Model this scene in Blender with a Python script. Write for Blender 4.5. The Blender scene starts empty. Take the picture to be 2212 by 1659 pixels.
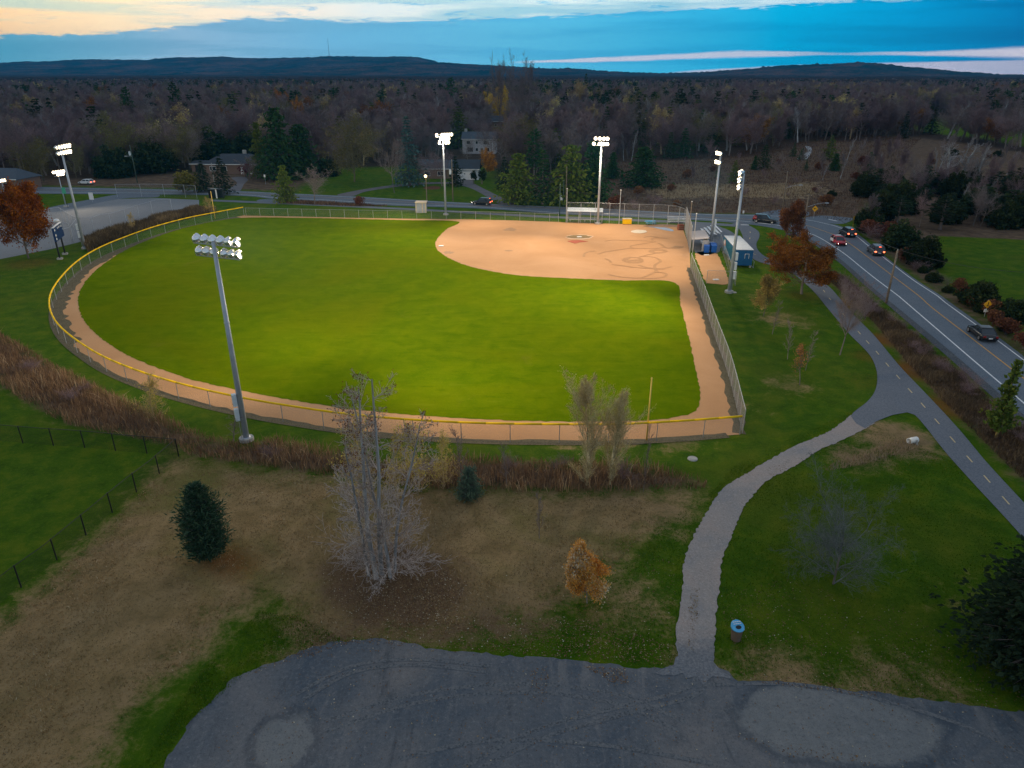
import bpy, math, random
import numpy as np
from mathutils import Vector, Matrix
from mathutils.geometry import tessellate_polygon

R = math.radians
SC = bpy.context.scene
COL = SC.collection
random.seed(7)

# ------------------------------------------------------------------ camera
HC = 29.0
FPX, CX, CY, HORZ = 1534.0, 1106.0, 829.5, 157.0
PIT = math.atan((CY - HORZ) / FPX)
CP, SP = math.cos(PIT), math.sin(PIT)
cam_d = bpy.data.cameras.new("camera")
cam = bpy.data.objects.new("camera", cam_d)
COL.objects.link(cam)
cam.location = (0, 0, HC)
cam.rotation_euler = (math.pi / 2 - PIT, 0, 0)
cam_d.sensor_width = 36
cam_d.lens = 36 * FPX / 2212
cam_d.clip_start = 0.5
cam_d.clip_end = 40000
SC.camera = cam


def G(x, y, z=0.0):
    """reference pixel -> point on the level z"""
    k = (CY - y) / FPX
    q = HC - z
    Y = q * (CP + k * SP) / (SP - k * CP)
    X = (x - CX) / FPX * (Y * CP + q * SP)
    return Vector((X, Y, z))


def ZT(Y, y):
    """height of what shows at row y, at distance Y"""
    k = (CY - y) / FPX
    return HC - Y * (SP - k * CP) / (CP + k * SP)


def MPP(Y, z=0.0):
    return (Y * CP + (HC - z) * SP) / FPX


def GP(pts, z=0.0):
    return [G(a, b, z) for a, b in pts]


# ------------------------------------------------------------------ objects
def tag(o, label=None, cat=None, group=None, kind=None):
    if label: o['label'] = label
    if cat: o['category'] = cat
    if group: o['group'] = group
    if kind: o['kind'] = kind
    return o


def empty(name, loc=(0, 0, 0), rz=0.0, label=None, cat=None, group=None):
    o = bpy.data.objects.new(name, None)
    COL.objects.link(o)
    o.location = loc
    o.rotation_euler = (0, 0, rz)
    o.empty_display_size = 0.3
    return tag(o, label, cat, group)


def link(name, me, parent=None):
    o = bpy.data.objects.new(name, me)
    COL.objects.link(o)
    if parent: o.parent = parent
    return o


def copy_tree(o, parent=None):
    c = o.copy()
    COL.objects.link(c)
    c.parent = parent
    for ch in list(o.children):
        copy_tree(ch, c)
    return c


class MB:
    """collects simple solids, then links them as one mesh"""
    def __init__(self):
        self.v, self.f, self.m = [], [], []

    def add(self, vs, fs, mi=0):
        b = len(self.v)
        self.v += [tuple(v) for v in vs]
        self.f += [tuple(b + i for i in f) for f in fs]
        self.m += [mi] * len(fs)
        return self

    def box(self, c, s, rz=0.0, mi=0, top=(1, 1), M=None):
        hx, hy, hz = s[0] / 2, s[1] / 2, s[2] / 2
        vs = []
        for z, (tx, ty) in ((-hz, (1, 1)), (hz, top)):
            for x, y in ((-1, -1), (1, -1), (1, 1), (-1, 1)):
                vs.append(Vector((x * hx * tx, y * hy * ty, z)))
        r = Matrix.Rotation(rz, 3, 'Z')
        vs = [r @ v + Vector(c) for v in vs]
        if M: vs = [M @ v for v in vs]
        return self.add(vs, [(3, 2, 1, 0), (4, 5, 6, 7), (0, 1, 5, 4), (1, 2, 6, 5), (2, 3, 7, 6), (3, 0, 4, 7)], mi)

    def tube(self, p0, p1, r0, r1=None, n=8, mi=0, cap=True):
        r1 = r0 if r1 is None else r1
        p0, p1 = Vector(p0), Vector(p1)
        d = (p1 - p0).normalized()
        a = d.orthogonal().normalized()
        b = d.cross(a)
        vs = []
        for p, r in ((p0, r0), (p1, r1)):
            for i in range(n):
                t = 2 * math.pi * i / n
                vs.append(p + (a * math.cos(t) + b * math.sin(t)) * r)
        fs = [(i, (i + 1) % n, n + (i + 1) % n, n + i) for i in range(n)]
        if cap: fs += [tuple(range(n - 1, -1, -1)), tuple(range(n, 2 * n))]
        return self.add(vs, fs, mi)

    def path(self, pts, r, n=6, mi=0):
        for a, b in zip(pts[:-1], pts[1:]): self.tube(a, b, r, r, n, mi)
        return self

    def lathe(self, prof, n=16, M=None, mi=0, closed=False):
        vs, fs = [], []
        for r, z in prof:
            for i in range(n):
                t = 2 * math.pi * i / n
                vs.append(Vector((r * math.cos(t), r * math.sin(t), z)))
        for k in range(len(prof) - 1):
            for i in range(n):
                j = (i + 1) % n
                fs.append((k * n + i, k * n + j, (k + 1) * n + j, (k + 1) * n + i))
        if closed:
            fs.append(tuple(range(n - 1, -1, -1)))
            fs.append(tuple((len(prof) - 1) * n + i for i in range(n)))
        if M: vs = [M @ v for v in vs]
        return self.add(vs, fs, mi)

    def prism(self, poly, z0, z1, mi=0):
        n = len(poly)
        vs = [(p[0], p[1], z0) for p in poly] + [(p[0], p[1], z1) for p in poly]
        fs = [(i, (i + 1) % n, n + (i + 1) % n, n + i) for i in range(n)]
        fs += [tuple(range(n - 1, -1, -1)), tuple(range(n, 2 * n))]
        return self.add(vs, fs, mi)

    def mesh(self, name, mats, smooth=False, bevel=0):
        me = bpy.data.meshes.new(name)
        me.from_pydata(self.v, [], self.f)
        for m in (mats if isinstance(mats, (list, tuple)) else [mats]): me.materials.append(m)
        me.polygons.foreach_set('material_index', self.m)
        if smooth: me.polygons.foreach_set('use_smooth', [True] * len(self.f))
        me.update()
        return me

    def build(self, name, mats, parent=None, smooth=False):
        return link(name, self.mesh(name, mats, smooth), parent)


def npmesh(name, V, quads=None, tris=None, mats=(), midx=None, attrs=None, smooth=False):
    """mesh straight from arrays; attrs: name -> per-vertex or per-face float array"""
    me = bpy.data.meshes.new(name)
    V = np.asarray(V, dtype=np.float32).reshape(-1, 3)
    q = np.zeros((0, 4), np.int32) if quads is None else np.asarray(quads, np.int32).reshape(-1, 4)
    t = np.zeros((0, 3), np.int32) if tris is None else np.asarray(tris, np.int32).reshape(-1, 3)
    nf = len(q) + len(t)
    loops = np.concatenate([q.ravel(), t.ravel()])
    tot = np.concatenate([np.full(len(q), 4, np.int32), np.full(len(t), 3, np.int32)])
    start = np.concatenate([[0], np.cumsum(tot)[:-1]]).astype(np.int32) if nf else np.zeros(0, np.int32)
    me.vertices.add(len(V)); me.vertices.foreach_set('co', V.ravel())
    me.loops.add(len(loops)); me.loops.foreach_set('vertex_index', loops)
    me.polygons.add(nf)
    me.polygons.foreach_set('loop_start', start)
    me.polygons.foreach_set('loop_total', tot)
    for m in mats: me.materials.append(m)
    if midx is not None: me.polygons.foreach_set('material_index', np.asarray(midx, np.int32))
    if smooth: me.polygons.foreach_set('use_smooth', np.ones(nf, bool))
    me.update(calc_edges=True)
    for k, a in (attrs or {}).items():
        dom = 'FACE' if len(a) == nf and len(a) != len(V) else 'POINT'
        at = me.attributes.new(k, 'FLOAT', dom)
        at.data.foreach_set('value', np.asarray(a, np.float32))
    me.validate()
    return me


# ------------------------------------------------------------------ materials
class NT:
    def __init__(self, tree):
        self.t = tree
        tree.nodes.clear()

    def n(self, kind, **kw):
        nd = self.t.nodes.new(kind)
        for k, v in kw.items():
            if k.startswith('i_'):
                s = nd.inputs[int(k[2:])] if k[2:].isdigit() else nd.inputs[k[2:].replace('_', ' ')]
                self.put(s, v)
            else:
                setattr(nd, k, v)
        return nd

    def put(self, s, v):
        if isinstance(v, bpy.types.NodeSocket): self.t.links.new(v, s)
        elif isinstance(v, bpy.types.Node): self.t.links.new(v.outputs[0], s)
        else:
            if s.type == 'RGBA' and len(v) == 3: v = (*v, 1)
            s.default_value = v

    def math(self, op, a, b=None, c=None, clamp=False):
        nd = self.n('ShaderNodeMath', operation=op, use_clamp=clamp)
        self.put(nd.inputs[0], a)
        if b is not None: self.put(nd.inputs[1], b)
        if c is not None: self.put(nd.inputs[2], c)
        return nd.outputs[0]

    def step(self, x, lo, hi):
        nd = self.n('ShaderNodeMapRange', interpolation_type='SMOOTHSTEP')
        for i, v in enumerate((x, lo, hi, 0.0, 1.0)): self.put(nd.inputs[i], v)
        return nd.outputs[0]

    def mix(self, f, a, b, blend='MIX'):
        nd = self.n('ShaderNodeMix', data_type='RGBA', blend_type=blend)
        self.put(nd.inputs[0], f); self.put(nd.inputs[6], a); self.put(nd.inputs[7], b)
        return nd.outputs[2]

    def ramp(self, x, stops, interp='LINEAR'):
        nd = self.n('ShaderNodeValToRGB')
        cr = nd.color_ramp
        cr.interpolation = interp
        while len(cr.elements) > 1: cr.elements.remove(cr.elements[-1])
        for i, (p, c) in enumerate(stops):
            e = cr.elements[0] if i == 0 else cr.elements.new(p)
            e.position = p
            e.color = (c, c, c, 1) if isinstance(c, (int, float)) else (*c, 1)
        self.put(nd.inputs[0], x)
        return nd.outputs[0]

    def noise(self, vec, scale, detail=3, rough=0.55, dist=0.0):
        nd = self.n('ShaderNodeTexNoise')
        if vec is not None: self.put(nd.inputs['Vector'], vec)
        nd.inputs['Scale'].default_value = scale
        nd.inputs['Detail'].default_value = detail
        nd.inputs['Roughness'].default_value = rough
        nd.inputs['Distortion'].default_value = dist
        return nd.outputs[0]


def newmat(name):
    m = bpy.data.materials.new(name)
    m.use_nodes = True
    return m, NT(m.node_tree)


def lin(r, g, b):
    f = lambda c: (c / 255 / 12.92) if c <= 10 else ((c / 255 + .055) / 1.055) ** 2.4
    return (f(r), f(g), f(b))


def finish(nt, col, rough=0.8, metal=0.0, spec=0.3, bump=None, bdist=0.05, emit=None, estr=0.0):
    b = nt.n('ShaderNodeBsdfPrincipled')
    nt.put(b.inputs['Base Color'], col)
    nt.put(b.inputs['Roughness'], rough)
    nt.put(b.inputs['Metallic'], metal)
    nt.put(b.inputs['Specular IOR Level'], spec)
    if emit is not None:
        nt.put(b.inputs['Emission Color'], emit)
        nt.put(b.inputs['Emission Strength'], estr)
    if bump is not None:
        bn = nt.n('ShaderNodeBump')
        bn.inputs['Strength'].default_value = 1.0
        bn.inputs['Distance'].default_value = bdist
        nt.put(bn.inputs['Height'], bump)
        nt.put(b.inputs['Normal'], bn.outputs[0])
    o = nt.n('ShaderNodeOutputMaterial')
    nt.put(o.inputs[0], b.outputs[0])


def M_plain(name, col, rough=0.6, metal=0.0, spec=0.4, var=0.12, scale=3.0, bump=0.0):
    """one paint with slight wear: noise shifts its value a little"""
    m, nt = newmat(name)
    pos = nt.n('ShaderNodeTexCoord').outputs['Object']
    n = nt.noise(pos, scale, 5, 0.6)
    lo = tuple(c * (1 - var) for c in col); hi = tuple(min(1, c * (1 + var)) for c in col)
    c = nt.ramp(n, [(0.3, lo), (0.7, hi)])
    rg = nt.math('MULTIPLY_ADD', n, 0.25, rough - 0.12, clamp=True)
    finish(nt, c, rg, metal, spec, n if bump else None, bump)
    return m


def M_world(name, stops, scale=1.0, detail=6, rough=0.9, fine=None, bump=0.0, spec=0.2, dist=0.0, fs=8.0):
    """ground-like: a ramp over world-space noise plus a fine grain"""
    m, nt = newmat(name)
    pos = nt.n('ShaderNodeNewGeometry').outputs['Position']
    n = nt.noise(pos, scale, detail, 0.6, dist)
    c = nt.ramp(n, stops)
    g = nt.noise(pos, fs, 4, 0.7)
    if fine:
        c = nt.mix(nt.step(g, 0.35, 0.7), nt.mix(0.5, c, fine[0], 'MULTIPLY') if False else c, fine[1])
        c = nt.mix(nt.step(g, 0.5, 0.3), c, fine[0])
    finish(nt, c, rough, 0, spec, g if bump else None, bump)
    return m


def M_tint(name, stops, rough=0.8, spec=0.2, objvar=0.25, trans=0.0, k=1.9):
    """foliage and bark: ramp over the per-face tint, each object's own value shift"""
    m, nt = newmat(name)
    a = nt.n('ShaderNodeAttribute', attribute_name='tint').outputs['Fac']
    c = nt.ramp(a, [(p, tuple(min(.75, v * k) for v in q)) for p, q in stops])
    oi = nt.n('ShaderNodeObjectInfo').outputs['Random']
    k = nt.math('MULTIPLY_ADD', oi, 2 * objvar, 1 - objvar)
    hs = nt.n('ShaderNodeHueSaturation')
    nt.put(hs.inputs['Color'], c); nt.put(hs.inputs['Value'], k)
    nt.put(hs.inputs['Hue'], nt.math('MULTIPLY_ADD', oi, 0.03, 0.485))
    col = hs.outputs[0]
    if trans:
        d = nt.n('ShaderNodeBsdfDiffuse'); nt.put(d.inputs[0], col)
        t = nt.n('ShaderNodeBsdfTranslucent'); nt.put(t.inputs[0], col)
        x = nt.n('ShaderNodeMixShader'); nt.put(x.inputs[0], trans)
        nt.put(x.inputs[1], d.outputs[0]); nt.put(x.inputs[2], t.outputs[0])
        o = nt.n('ShaderNodeOutputMaterial'); nt.put(o.inputs[0], x.outputs[0])
    else:
        finish(nt, col, rough, 0, spec)
    return m


def M_emit(name, col, strength):
    m, nt = newmat(name)
    finish(nt, (0.8, 0.8, 0.8), 0.4, 0, 0.3, emit=col, estr=strength)
    m.cycles.emission_sampling = 'NONE'
    return m


def M_link(name, wire, cell=0.055, w=0.075):
    """chain link: woven wire diamonds, open between"""
    m, nt = newmat(name)
    uv = nt.n('ShaderNodeUVMap').outputs[0]
    sp = nt.n('ShaderNodeSeparateXYZ'); nt.put(sp.inputs[0], uv)
    u, v = sp.outputs[0], sp.outputs[1]
    ms = []
    for op in ('ADD', 'SUBTRACT'):
        s = nt.math('DIVIDE', nt.math(op, u, v), cell)
        fr = nt.math('FRACT', s)
        ms.append(nt.math('LESS_THAN', fr, w))
    a = nt.math('MAXIMUM', ms[0], ms[1])
    b = nt.n('ShaderNodeBsdfPrincipled'); nt.put(b.inputs['Base Color'], wire)
    nt.put(b.inputs['Roughness'], 0.5); nt.put(b.inputs['Metallic'], 0.3)
    t = nt.n('ShaderNodeBsdfTransparent')
    x = nt.n('ShaderNodeMixShader')
    nt.put(x.inputs[0], a); nt.put(x.inputs[1], t.outputs[0]); nt.put(x.inputs[2], b.outputs[0])
    o = nt.n('ShaderNodeOutputMaterial'); nt.put(o.inputs[0], x.outputs[0])
    return m


M = {}
M['galv'] = M_plain('galvanised', (0.42, 0.44, 0.46), 0.45, 0.5, var=0.15)
M['pole'] = M_plain('pole_steel', (0.42, 0.46, 0.52), 0.5, 0.25, var=0.12, scale=1.5)
M['concrete'] = M_plain('concrete', (0.38, 0.37, 0.35), 0.9, var=0.2)
M['alu'] = M_plain('aluminium', (0.78, 0.79, 0.80), 0.4, 0.35, var=0.06)
M['lampback'] = M_plain('lamp_housing', (0.80, 0.82, 0.84), 0.22, 0.85, var=0.05)
M['boxgrey'] = M_plain('control_box_paint', (0.62, 0.68, 0.72), 0.5, var=0.06)
M['black'] = M_plain('black_paint', (0.012, 0.013, 0.014), 0.5)
M['yellow'] = M_plain('yellow_plastic', (0.95, 0.58, 0.008), 0.6, var=0.04, spec=.1)
M['yellowpost'] = M_plain('yellow_post_paint', (0.75, 0.5, 0.10), 0.5, var=0.1)
M['white'] = M_plain('white_paint', (0.78, 0.78, 0.76), 0.6, var=0.08)
M['wood'] = M_plain('weathered_timber', (0.22, 0.17, 0.12), 0.9, var=0.3, scale=5)
M['greenpole'] = M_plain('green_pole', (0.06, 0.10, 0.08), 0.7)
M['cable'] = M_plain('cable', (0.03, 0.03, 0.03), 0.8)
M['blue'] = M_plain('blue_paint', (0.012, 0.10, 0.26), 0.5, var=0.12)
M['scoreblue'] = M_plain('scoreboard_blue', (0.006, 0.035, 0.12), 0.5, var=0.1)
M['binblue'] = M_plain('bin_blue', (0.01, 0.10, 0.42), 0.45)
M['lightblue'] = M_plain('light_blue_paint', (0.10, 0.42, 0.70), 0.5)
M['red'] = M_plain('red_paint', (0.5, 0.02, 0.02), 0.4)
M['salmon'] = M_plain('salmon_paint', (0.7, 0.22, 0.14), 0.5)
M['roofgrey'] = M_plain('dugout_roofing', (0.52, 0.47, 0.45), 0.8, var=0.1)
M['controof'] = M_plain('container_roof', (0.48, 0.52, 0.55), 0.6, var=0.12, scale=1.2)
M['shingle'] = M_plain('dark_shingles', (0.045, 0.055, 0.07), 0.9, var=0.3, scale=6)
M['shingle2'] = M_plain('blue_grey_shingles', (0.07, 0.09, 0.115), 0.9, var=0.25, scale=6)
M['brick'] = M_plain('brown_brick', (0.20, 0.13, 0.10), 0.9, var=0.25, scale=8)
M['siding'] = M_plain('white_siding', (0.60, 0.62, 0.64), 0.7, var=0.15, scale=4)
M['stonewall'] = M_plain('whitewashed_stone', (0.50, 0.50, 0.52), 0.9, var=0.35, scale=2.5)
M['glass'] = M_plain('dark_glass', (0.02, 0.03, 0.04), 0.08, spec=0.6)
M['tyre'] = M_plain('tyre_rubber', (0.015, 0.015, 0.015), 0.85)
M['rim'] = M_plain('wheel_rim', (0.45, 0.46, 0.48), 0.35, 0.8)
M['carblack'] = M_plain('black_car_paint', (0.012, 0.014, 0.018), 0.15, spec=0.6)
M['cargrey'] = M_plain('grey_car_paint', (0.06, 0.065, 0.075), 0.2, 0.2, spec=0.6)
M['carred'] = M_plain('red_car_paint', (0.42, 0.012, 0.025), 0.2, spec=0.6)
M['carwhite'] = M_plain('white_car_paint', (0.75, 0.77, 0.78), 0.2, spec=0.6)
M['tail'] = M_emit('tail_lamp', (1.0, 0.10, 0.02), 6)
M['tailoff'] = M_plain('tail_lamp_dark', (0.25, 0.01, 0.01), 0.3)
M['head'] = M_emit('head_lamp', (1.0, 0.85, 0.75), 12)
M['flood'] = M_emit('flood_lens', (1.0, 0.78, 0.50), 8)
M['lampwarm'] = M_emit('lamp_warm', (1.0, 0.75, 0.35), 10)
M['plate'] = M_plain('number_plate', (0.7, 0.72, 0.75), 0.5)
M['signyellow'] = M_plain('sign_yellow', (0.85, 0.42, 0.01), 0.5, var=0.05)
M['signgreen'] = M_plain('sign_green', (0.05, 0.35, 0.22), 0.5, var=0.05)
M['shedgrey'] = M_plain('shed_grey', (0.40, 0.42, 0.46), 0.6)
M['cream'] = M_plain('cream_board', (0.62, 0.52, 0.38), 0.8)
M['brownbox'] = M_plain('brown_box', (0.20, 0.06, 0.03), 0.8)
M['binbrown'] = M_plain('bin_brown', (0.16, 0.11, 0.08), 0.8)
M['paintwhite'] = M_plain('road_paint_white', (0.75, 0.76, 0.76), 0.8, var=0.2)
M['paintyellow'] = M_plain('road_paint_yellow', (0.62, 0.32, 0.06), 0.8, var=0.25)
M['pathyellow'] = M_plain('path_paint_yellow', (0.62, 0.48, 0.26), 0.8, var=0.2)
M['link'] = M_link('chain_link', (0.20, 0.215, 0.235), w=.065)
M['linkwind'] = M_link('chain_link_slats', (0.27, 0.28, 0.31), w=0.30)
M['linkblack'] = M_link('black_chain_link', (0.012, 0.014, 0.014), w=0.11)

# bark, twigs, leaves
M['bark'] = M_tint('bark_grey', [(0, (0.05, 0.042, 0.038)), (1, (0.12, 0.10, 0.09))])
M['twig'] = M_tint('twigs_grey', [(0, (0.080, 0.064, 0.063)), (1, (0.175, 0.138, 0.132))])
M['twigpurple'] = M_tint('twigs_purple_brown', [(0, (0.080, 0.054, 0.058)), (1, (0.165, 0.112, 0.114))])
M['barkpale'] = M_tint('bark_pale', [(0, (0.22, 0.22, 0.22)), (1, (0.42, 0.42, 0.42))], k=1.1)
M['twigpale'] = M_tint('twigs_pale', [(0, (0.16, 0.15, 0.155)), (1, (0.30, 0.28, 0.28))], k=1.35)
M['twigtan'] = M_tint('twigs_tan', [(0, (0.17, 0.125, 0.07)), (1, (0.34, 0.26, 0.15))])
M['twigolive'] = M_tint('twigs_olive', [(0, (0.075, 0.07, 0.04)), (1, (0.14, 0.125, 0.07))])
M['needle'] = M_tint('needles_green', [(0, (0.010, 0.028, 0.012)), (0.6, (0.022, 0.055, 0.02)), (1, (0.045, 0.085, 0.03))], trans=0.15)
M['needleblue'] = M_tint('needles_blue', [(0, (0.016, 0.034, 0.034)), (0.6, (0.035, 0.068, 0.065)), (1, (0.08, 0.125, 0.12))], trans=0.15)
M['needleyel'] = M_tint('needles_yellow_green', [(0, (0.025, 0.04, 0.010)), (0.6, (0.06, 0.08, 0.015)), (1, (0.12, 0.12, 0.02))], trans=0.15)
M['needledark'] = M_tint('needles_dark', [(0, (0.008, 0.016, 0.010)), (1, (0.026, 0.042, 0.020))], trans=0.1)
M['leaforange'] = M_tint('leaves_orange', [(0, (0.58, 0.22, 0.03)), (0.45, (0.82, 0.42, 0.07)), (0.75, (0.85, 0.52, 0.20)), (1, (0.85, 0.68, 0.52))], trans=0.35, k=1.0, objvar=0.0)
M['leafrust'] = M_tint('leaves_rust', [(0, (0.10, 0.036, 0.010)), (0.6, (0.23, 0.088, 0.020)), (1, (0.38, 0.17, 0.035))], trans=0.25, k=1.1)
M['leafbrown'] = M_tint('leaves_brown', [(0, (0.045, 0.018, 0.012)), (0.7, (0.10, 0.042, 0.022)), (1, (0.16, 0.07, 0.03))], trans=0.2)
M['leafyellow'] = M_tint('leaves_yellow', [(0, (0.22, 0.12, 0.01)), (0.6, (0.42, 0.24, 0.015)), (1, (0.55, 0.36, 0.05))], trans=0.25)
M['leafolive'] = M_tint('leaves_olive', [(0, (0.05, 0.05, 0.012)), (0.6, (0.10, 0.09, 0.02)), (1, (0.20, 0.17, 0.04))], trans=0.25)
M['leaftan'] = M_tint('leaves_tan', [(0, (0.18, 0.13, 0.05)), (0.6, (0.30, 0.23, 0.10)), (1, (0.42, 0.35, 0.18))], trans=0.25)
M['leafdark'] = M_tint('leaves_dark_green', [(0, (0.010, 0.018, 0.008)), (0.6, (0.028, 0.042, 0.016)), (1, (0.068, 0.070, 0.028))], trans=0.1, k=1.25)
M['leafred'] = M_tint('leaves_dark_red', [(0, (0.05, 0.008, 0.010)), (1, (0.13, 0.02, 0.02))], trans=0.2)
M['reed'] = M_tint('dry_reeds', [(0, (0.080, 0.045, 0.027)), (0.4, (0.20, 0.118, 0.064)), (0.75, (0.36, 0.23, 0.12)), (1, (0.62, 0.47, 0.28))], trans=0.25, k=1.12, objvar=0.0)
M['brush'] = M_tint('brown_brush', [(0, (0.065, 0.045, 0.032)), (0.6, (0.16, 0.108, 0.066)), (1, (0.34, 0.24, 0.14))], trans=0.15, k=1.0, objvar=0.0)
M['litter'] = M_tint('fallen_leaf', [(0, (0.10, 0.045, 0.02)), (0.7, (0.22, 0.13, 0.06)), (0.92, (0.34, 0.26, 0.14)), (1, (0.60, 0.55, 0.42))], k=1.0)
# ================================================================== sky
def elev(px, py):
    """elevation and azimuth (degrees) of a reference direction, 2500-wide pixels"""
    f = FPX * 2500 / 2212
    u = (CY * 2500 / 2212 - py) / f
    r = (px - 1250) / f
    z = -SP + u * CP; y = CP + u * SP
    return math.degrees(math.atan2(z, math.hypot(y, r))), math.degrees(math.atan2(r, y))


W = bpy.data.worlds.new("World")
SC.world = W
W.use_nodes = True
SUN_EL, SUN_AZ = 3.0, -38.0
nt = NT(W.node_tree)
tc = nt.n('ShaderNodeTexCoord').outputs['Generated']
sx = nt.n('ShaderNodeSeparateXYZ'); nt.put(sx.inputs[0], tc)
X_, Y_, Z_ = sx.outputs
el = nt.math('MULTIPLY', nt.math('ARCSINE', Z_), 57.29578)
az = nt.math('MULTIPLY', nt.math('ARCTAN2', X_, Y_), 57.29578)
u = nt.math('MULTIPLY_ADD', az, 1 / 100.0, 0.5, clamp=True)     # -50..50 deg


def azramp(pairs, val=False):
    st = []
    for px, v in pairs:
        a = elev(px, 90)[1]
        st.append((min(1, max(0, a / 100 + .5)), v))
    return nt.ramp(u, st)


def elramp(pairs, lo=-2.0, hi=8.0):
    """pixel line -> elevation over azimuth, as a number"""
    st = []
    for px, py in pairs:
        e, a = elev(px, py)
        st.append((min(1, max(0, a / 100 + .5)), (e - lo) / (hi - lo)))
    c = nt.n('ShaderNodeSeparateColor'); nt.put(c.inputs[0], nt.ramp(u, st))
    return nt.math('MULTIPLY_ADD', c.outputs[0], hi - lo, lo)


cv = nt.n('ShaderNodeCombineXYZ')
nt.put(cv.inputs[0], nt.math('MULTIPLY', az, 0.22)); nt.put(cv.inputs[1], nt.math('MULTIPLY', el, 1.5))
n1 = nt.noise(cv.outputs[0], 1.7, 9, 0.68, 0.25)
cv2 = nt.n('ShaderNodeCombineXYZ')
nt.put(cv2.inputs[0], nt.math('MULTIPLY', az, 0.05)); nt.put(cv2.inputs[1], nt.math('MULTIPLY', el, 0.9)); nt.put(cv2.inputs[2], 3.7)
n2 = nt.noise(cv2.outputs[0], 1.3, 5, 0.55, 0.2)
eln = nt.math('ADD', el, nt.math('MULTIPLY', nt.math('SUBTRACT', n1, 0.5), 1.35))

base = azramp([(-150, lin(72, 145, 175)), (100, lin(104, 174, 202)), (450, lin(142, 185, 215)), (800, lin(112, 182, 222)),
               (1250, lin(92, 184, 224)), (1600, lin(62, 176, 222)), (1900, lin(0, 164, 216)), (2200, lin(0, 144, 202)), (2500, lin(0, 112, 172)), (2650, lin(0, 90, 145))])
basedk = azramp([(0, lin(84, 158, 188)), (450, lin(122, 172, 205)), (1250, lin(80, 172, 216)), (1900, lin(0, 154, 208)), (2500, lin(0, 100, 158))])
base = nt.mix(nt.step(n2, 0.42, 0.62), base, basedk)
upcol = azramp([(-100, lin(250, 205, 140)), (60, lin(253, 220, 165)), (300, lin(254, 232, 188)), (620, lin(248, 234, 210)),
                (900, lin(216, 230, 232)), (1300, lin(208, 230, 236)), (1900, lin(196, 222, 234)), (2500, lin(150, 190, 215))])
upteal = azramp([(0, lin(188, 208, 190)), (300, lin(214, 220, 196)), (620, lin(190, 214, 218)), (1250, lin(150, 200, 218)), (2500, lin(110, 170, 205))])
upcol = nt.mix(nt.step(nt.math('ADD', nt.math('MULTIPLY', n2, 0.9), nt.math('MULTIPLY', el, 0.06)), 0.62, 0.82), upcol, upteal)
thr = elramp([(-100, 92), (0, 88), (250, 84), (420, 66), (600, 46), (800, 52), (1000, 54), (1250, 44), (1500, 36), (1700, 22), (1850, 20), (2050, 6), (2300, -2), (2500, -12)])
mk = nt.step(eln, nt.math('SUBTRACT', thr, 0.05), nt.math('ADD', thr, 0.14))
holes = nt.math('MULTIPLY', nt.step(n1, 0.54, 0.66), azramp([(0, 0.22), (400, 0.30), (800, 0.75), (2000, 0.85)]))
mk = nt.math('MULTIPLY', mk, nt.math('SUBTRACT', 1.0, holes))
sky = nt.mix(mk, base, upcol)
# pale slits between the layers, low on the right
s1 = elramp([(1200, 154), (1330, 150), (1520, 144), (1800, 132), (2050, 131), (2270, 131), (2500, 128), (2650, 127)])
w1 = elramp([(1250, 172), (1330, 171), (1500, 165), (1800, 161), (2050, 171), (2250, 166), (2500, 148), (2650, 140)], -2, 8)
w1 = nt.math('MULTIPLY', nt.math('MAXIMUM', nt.math('SUBTRACT', w1, 0.02), 0.0), 0.62)
d1 = nt.math('ABSOLUTE', nt.math('SUBTRACT', nt.math('ADD', el, nt.math('MULTIPLY', nt.math('SUBTRACT', n1, 0.5), 0.22)), s1))
m1 = nt.math('SUBTRACT', 1.0, nt.step(d1, nt.math('MULTIPLY', w1, 0.35), nt.math('ADD', w1, 0.03)))
m1 = nt.math('MULTIPLY', m1, azramp([(1240, 0.0), (1340, 0.85), (1900, 0.75), (2060, 0.30), (2250, 0.75), (2500, 1.0)]))
sky = nt.mix(m1, sky, lin(205, 206, 222))
s2 = elramp([(1200, 190), (1600, 180), (1700, 170), (1900, 160), (2120, 153), (2300, 149), (2500, 145), (2650, 143)])
m2 = nt.math('SUBTRACT', 1.0, nt.step(nt.math('ADD', el, nt.math('MULTIPLY', nt.math('SUBTRACT', n1, 0.5), 0.15)), nt.math('SUBTRACT', s2, 0.10), nt.math('ADD', s2, 0.04)))
m2 = nt.math('MULTIPLY', m2, azramp([(1550, 0.0), (1720, 0.8), (2300, 0.9), (2500, 0.8)]))
sky = nt.mix(m2, sky, lin(186, 188, 208))
# overhead: dusk sky under broken grey cloud
st = nt.n('ShaderNodeTexSky', sky_type='NISHITA')
st.sun_disc = False
st.sun_elevation = R(SUN_EL); st.sun_rotation = R(SUN_AZ)
st.altitude = 100; st.air_density = 1.0; st.dust_density = 1.0; st.ozone_density = 2.0
nsk = nt.mix(1.0, st.outputs[0], (0.10, 0.10, 0.10), 'MULTIPLY')
dir3 = nt.noise(tc, 2.2, 6, 0.6, 0.4)
over = nt.mix(0.62, nsk, nt.ramp(dir3, [(0.3, (0.40, 0.49, 0.61)), (0.7, (0.66, 0.74, 0.85))]))
sky = nt.mix(nt.step(el, 5.5, 16.0), sky, over)
bg = nt.n('ShaderNodeBackground'); nt.put(bg.inputs[0], sky); bg.inputs[1].default_value = 1.0
sky = nt.mix(nt.step(el, 5.0, 12.0), nt.mix(1.0, sky, (1.70, 1.56, 1.44), 'MULTIPLY'), sky); nt.put(bg.inputs[0], sky)
wo = nt.n('ShaderNodeOutputWorld'); nt.put(wo.inputs[0], bg.outputs[0])
W.cycles.sampling_method = 'MANUAL'
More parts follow.
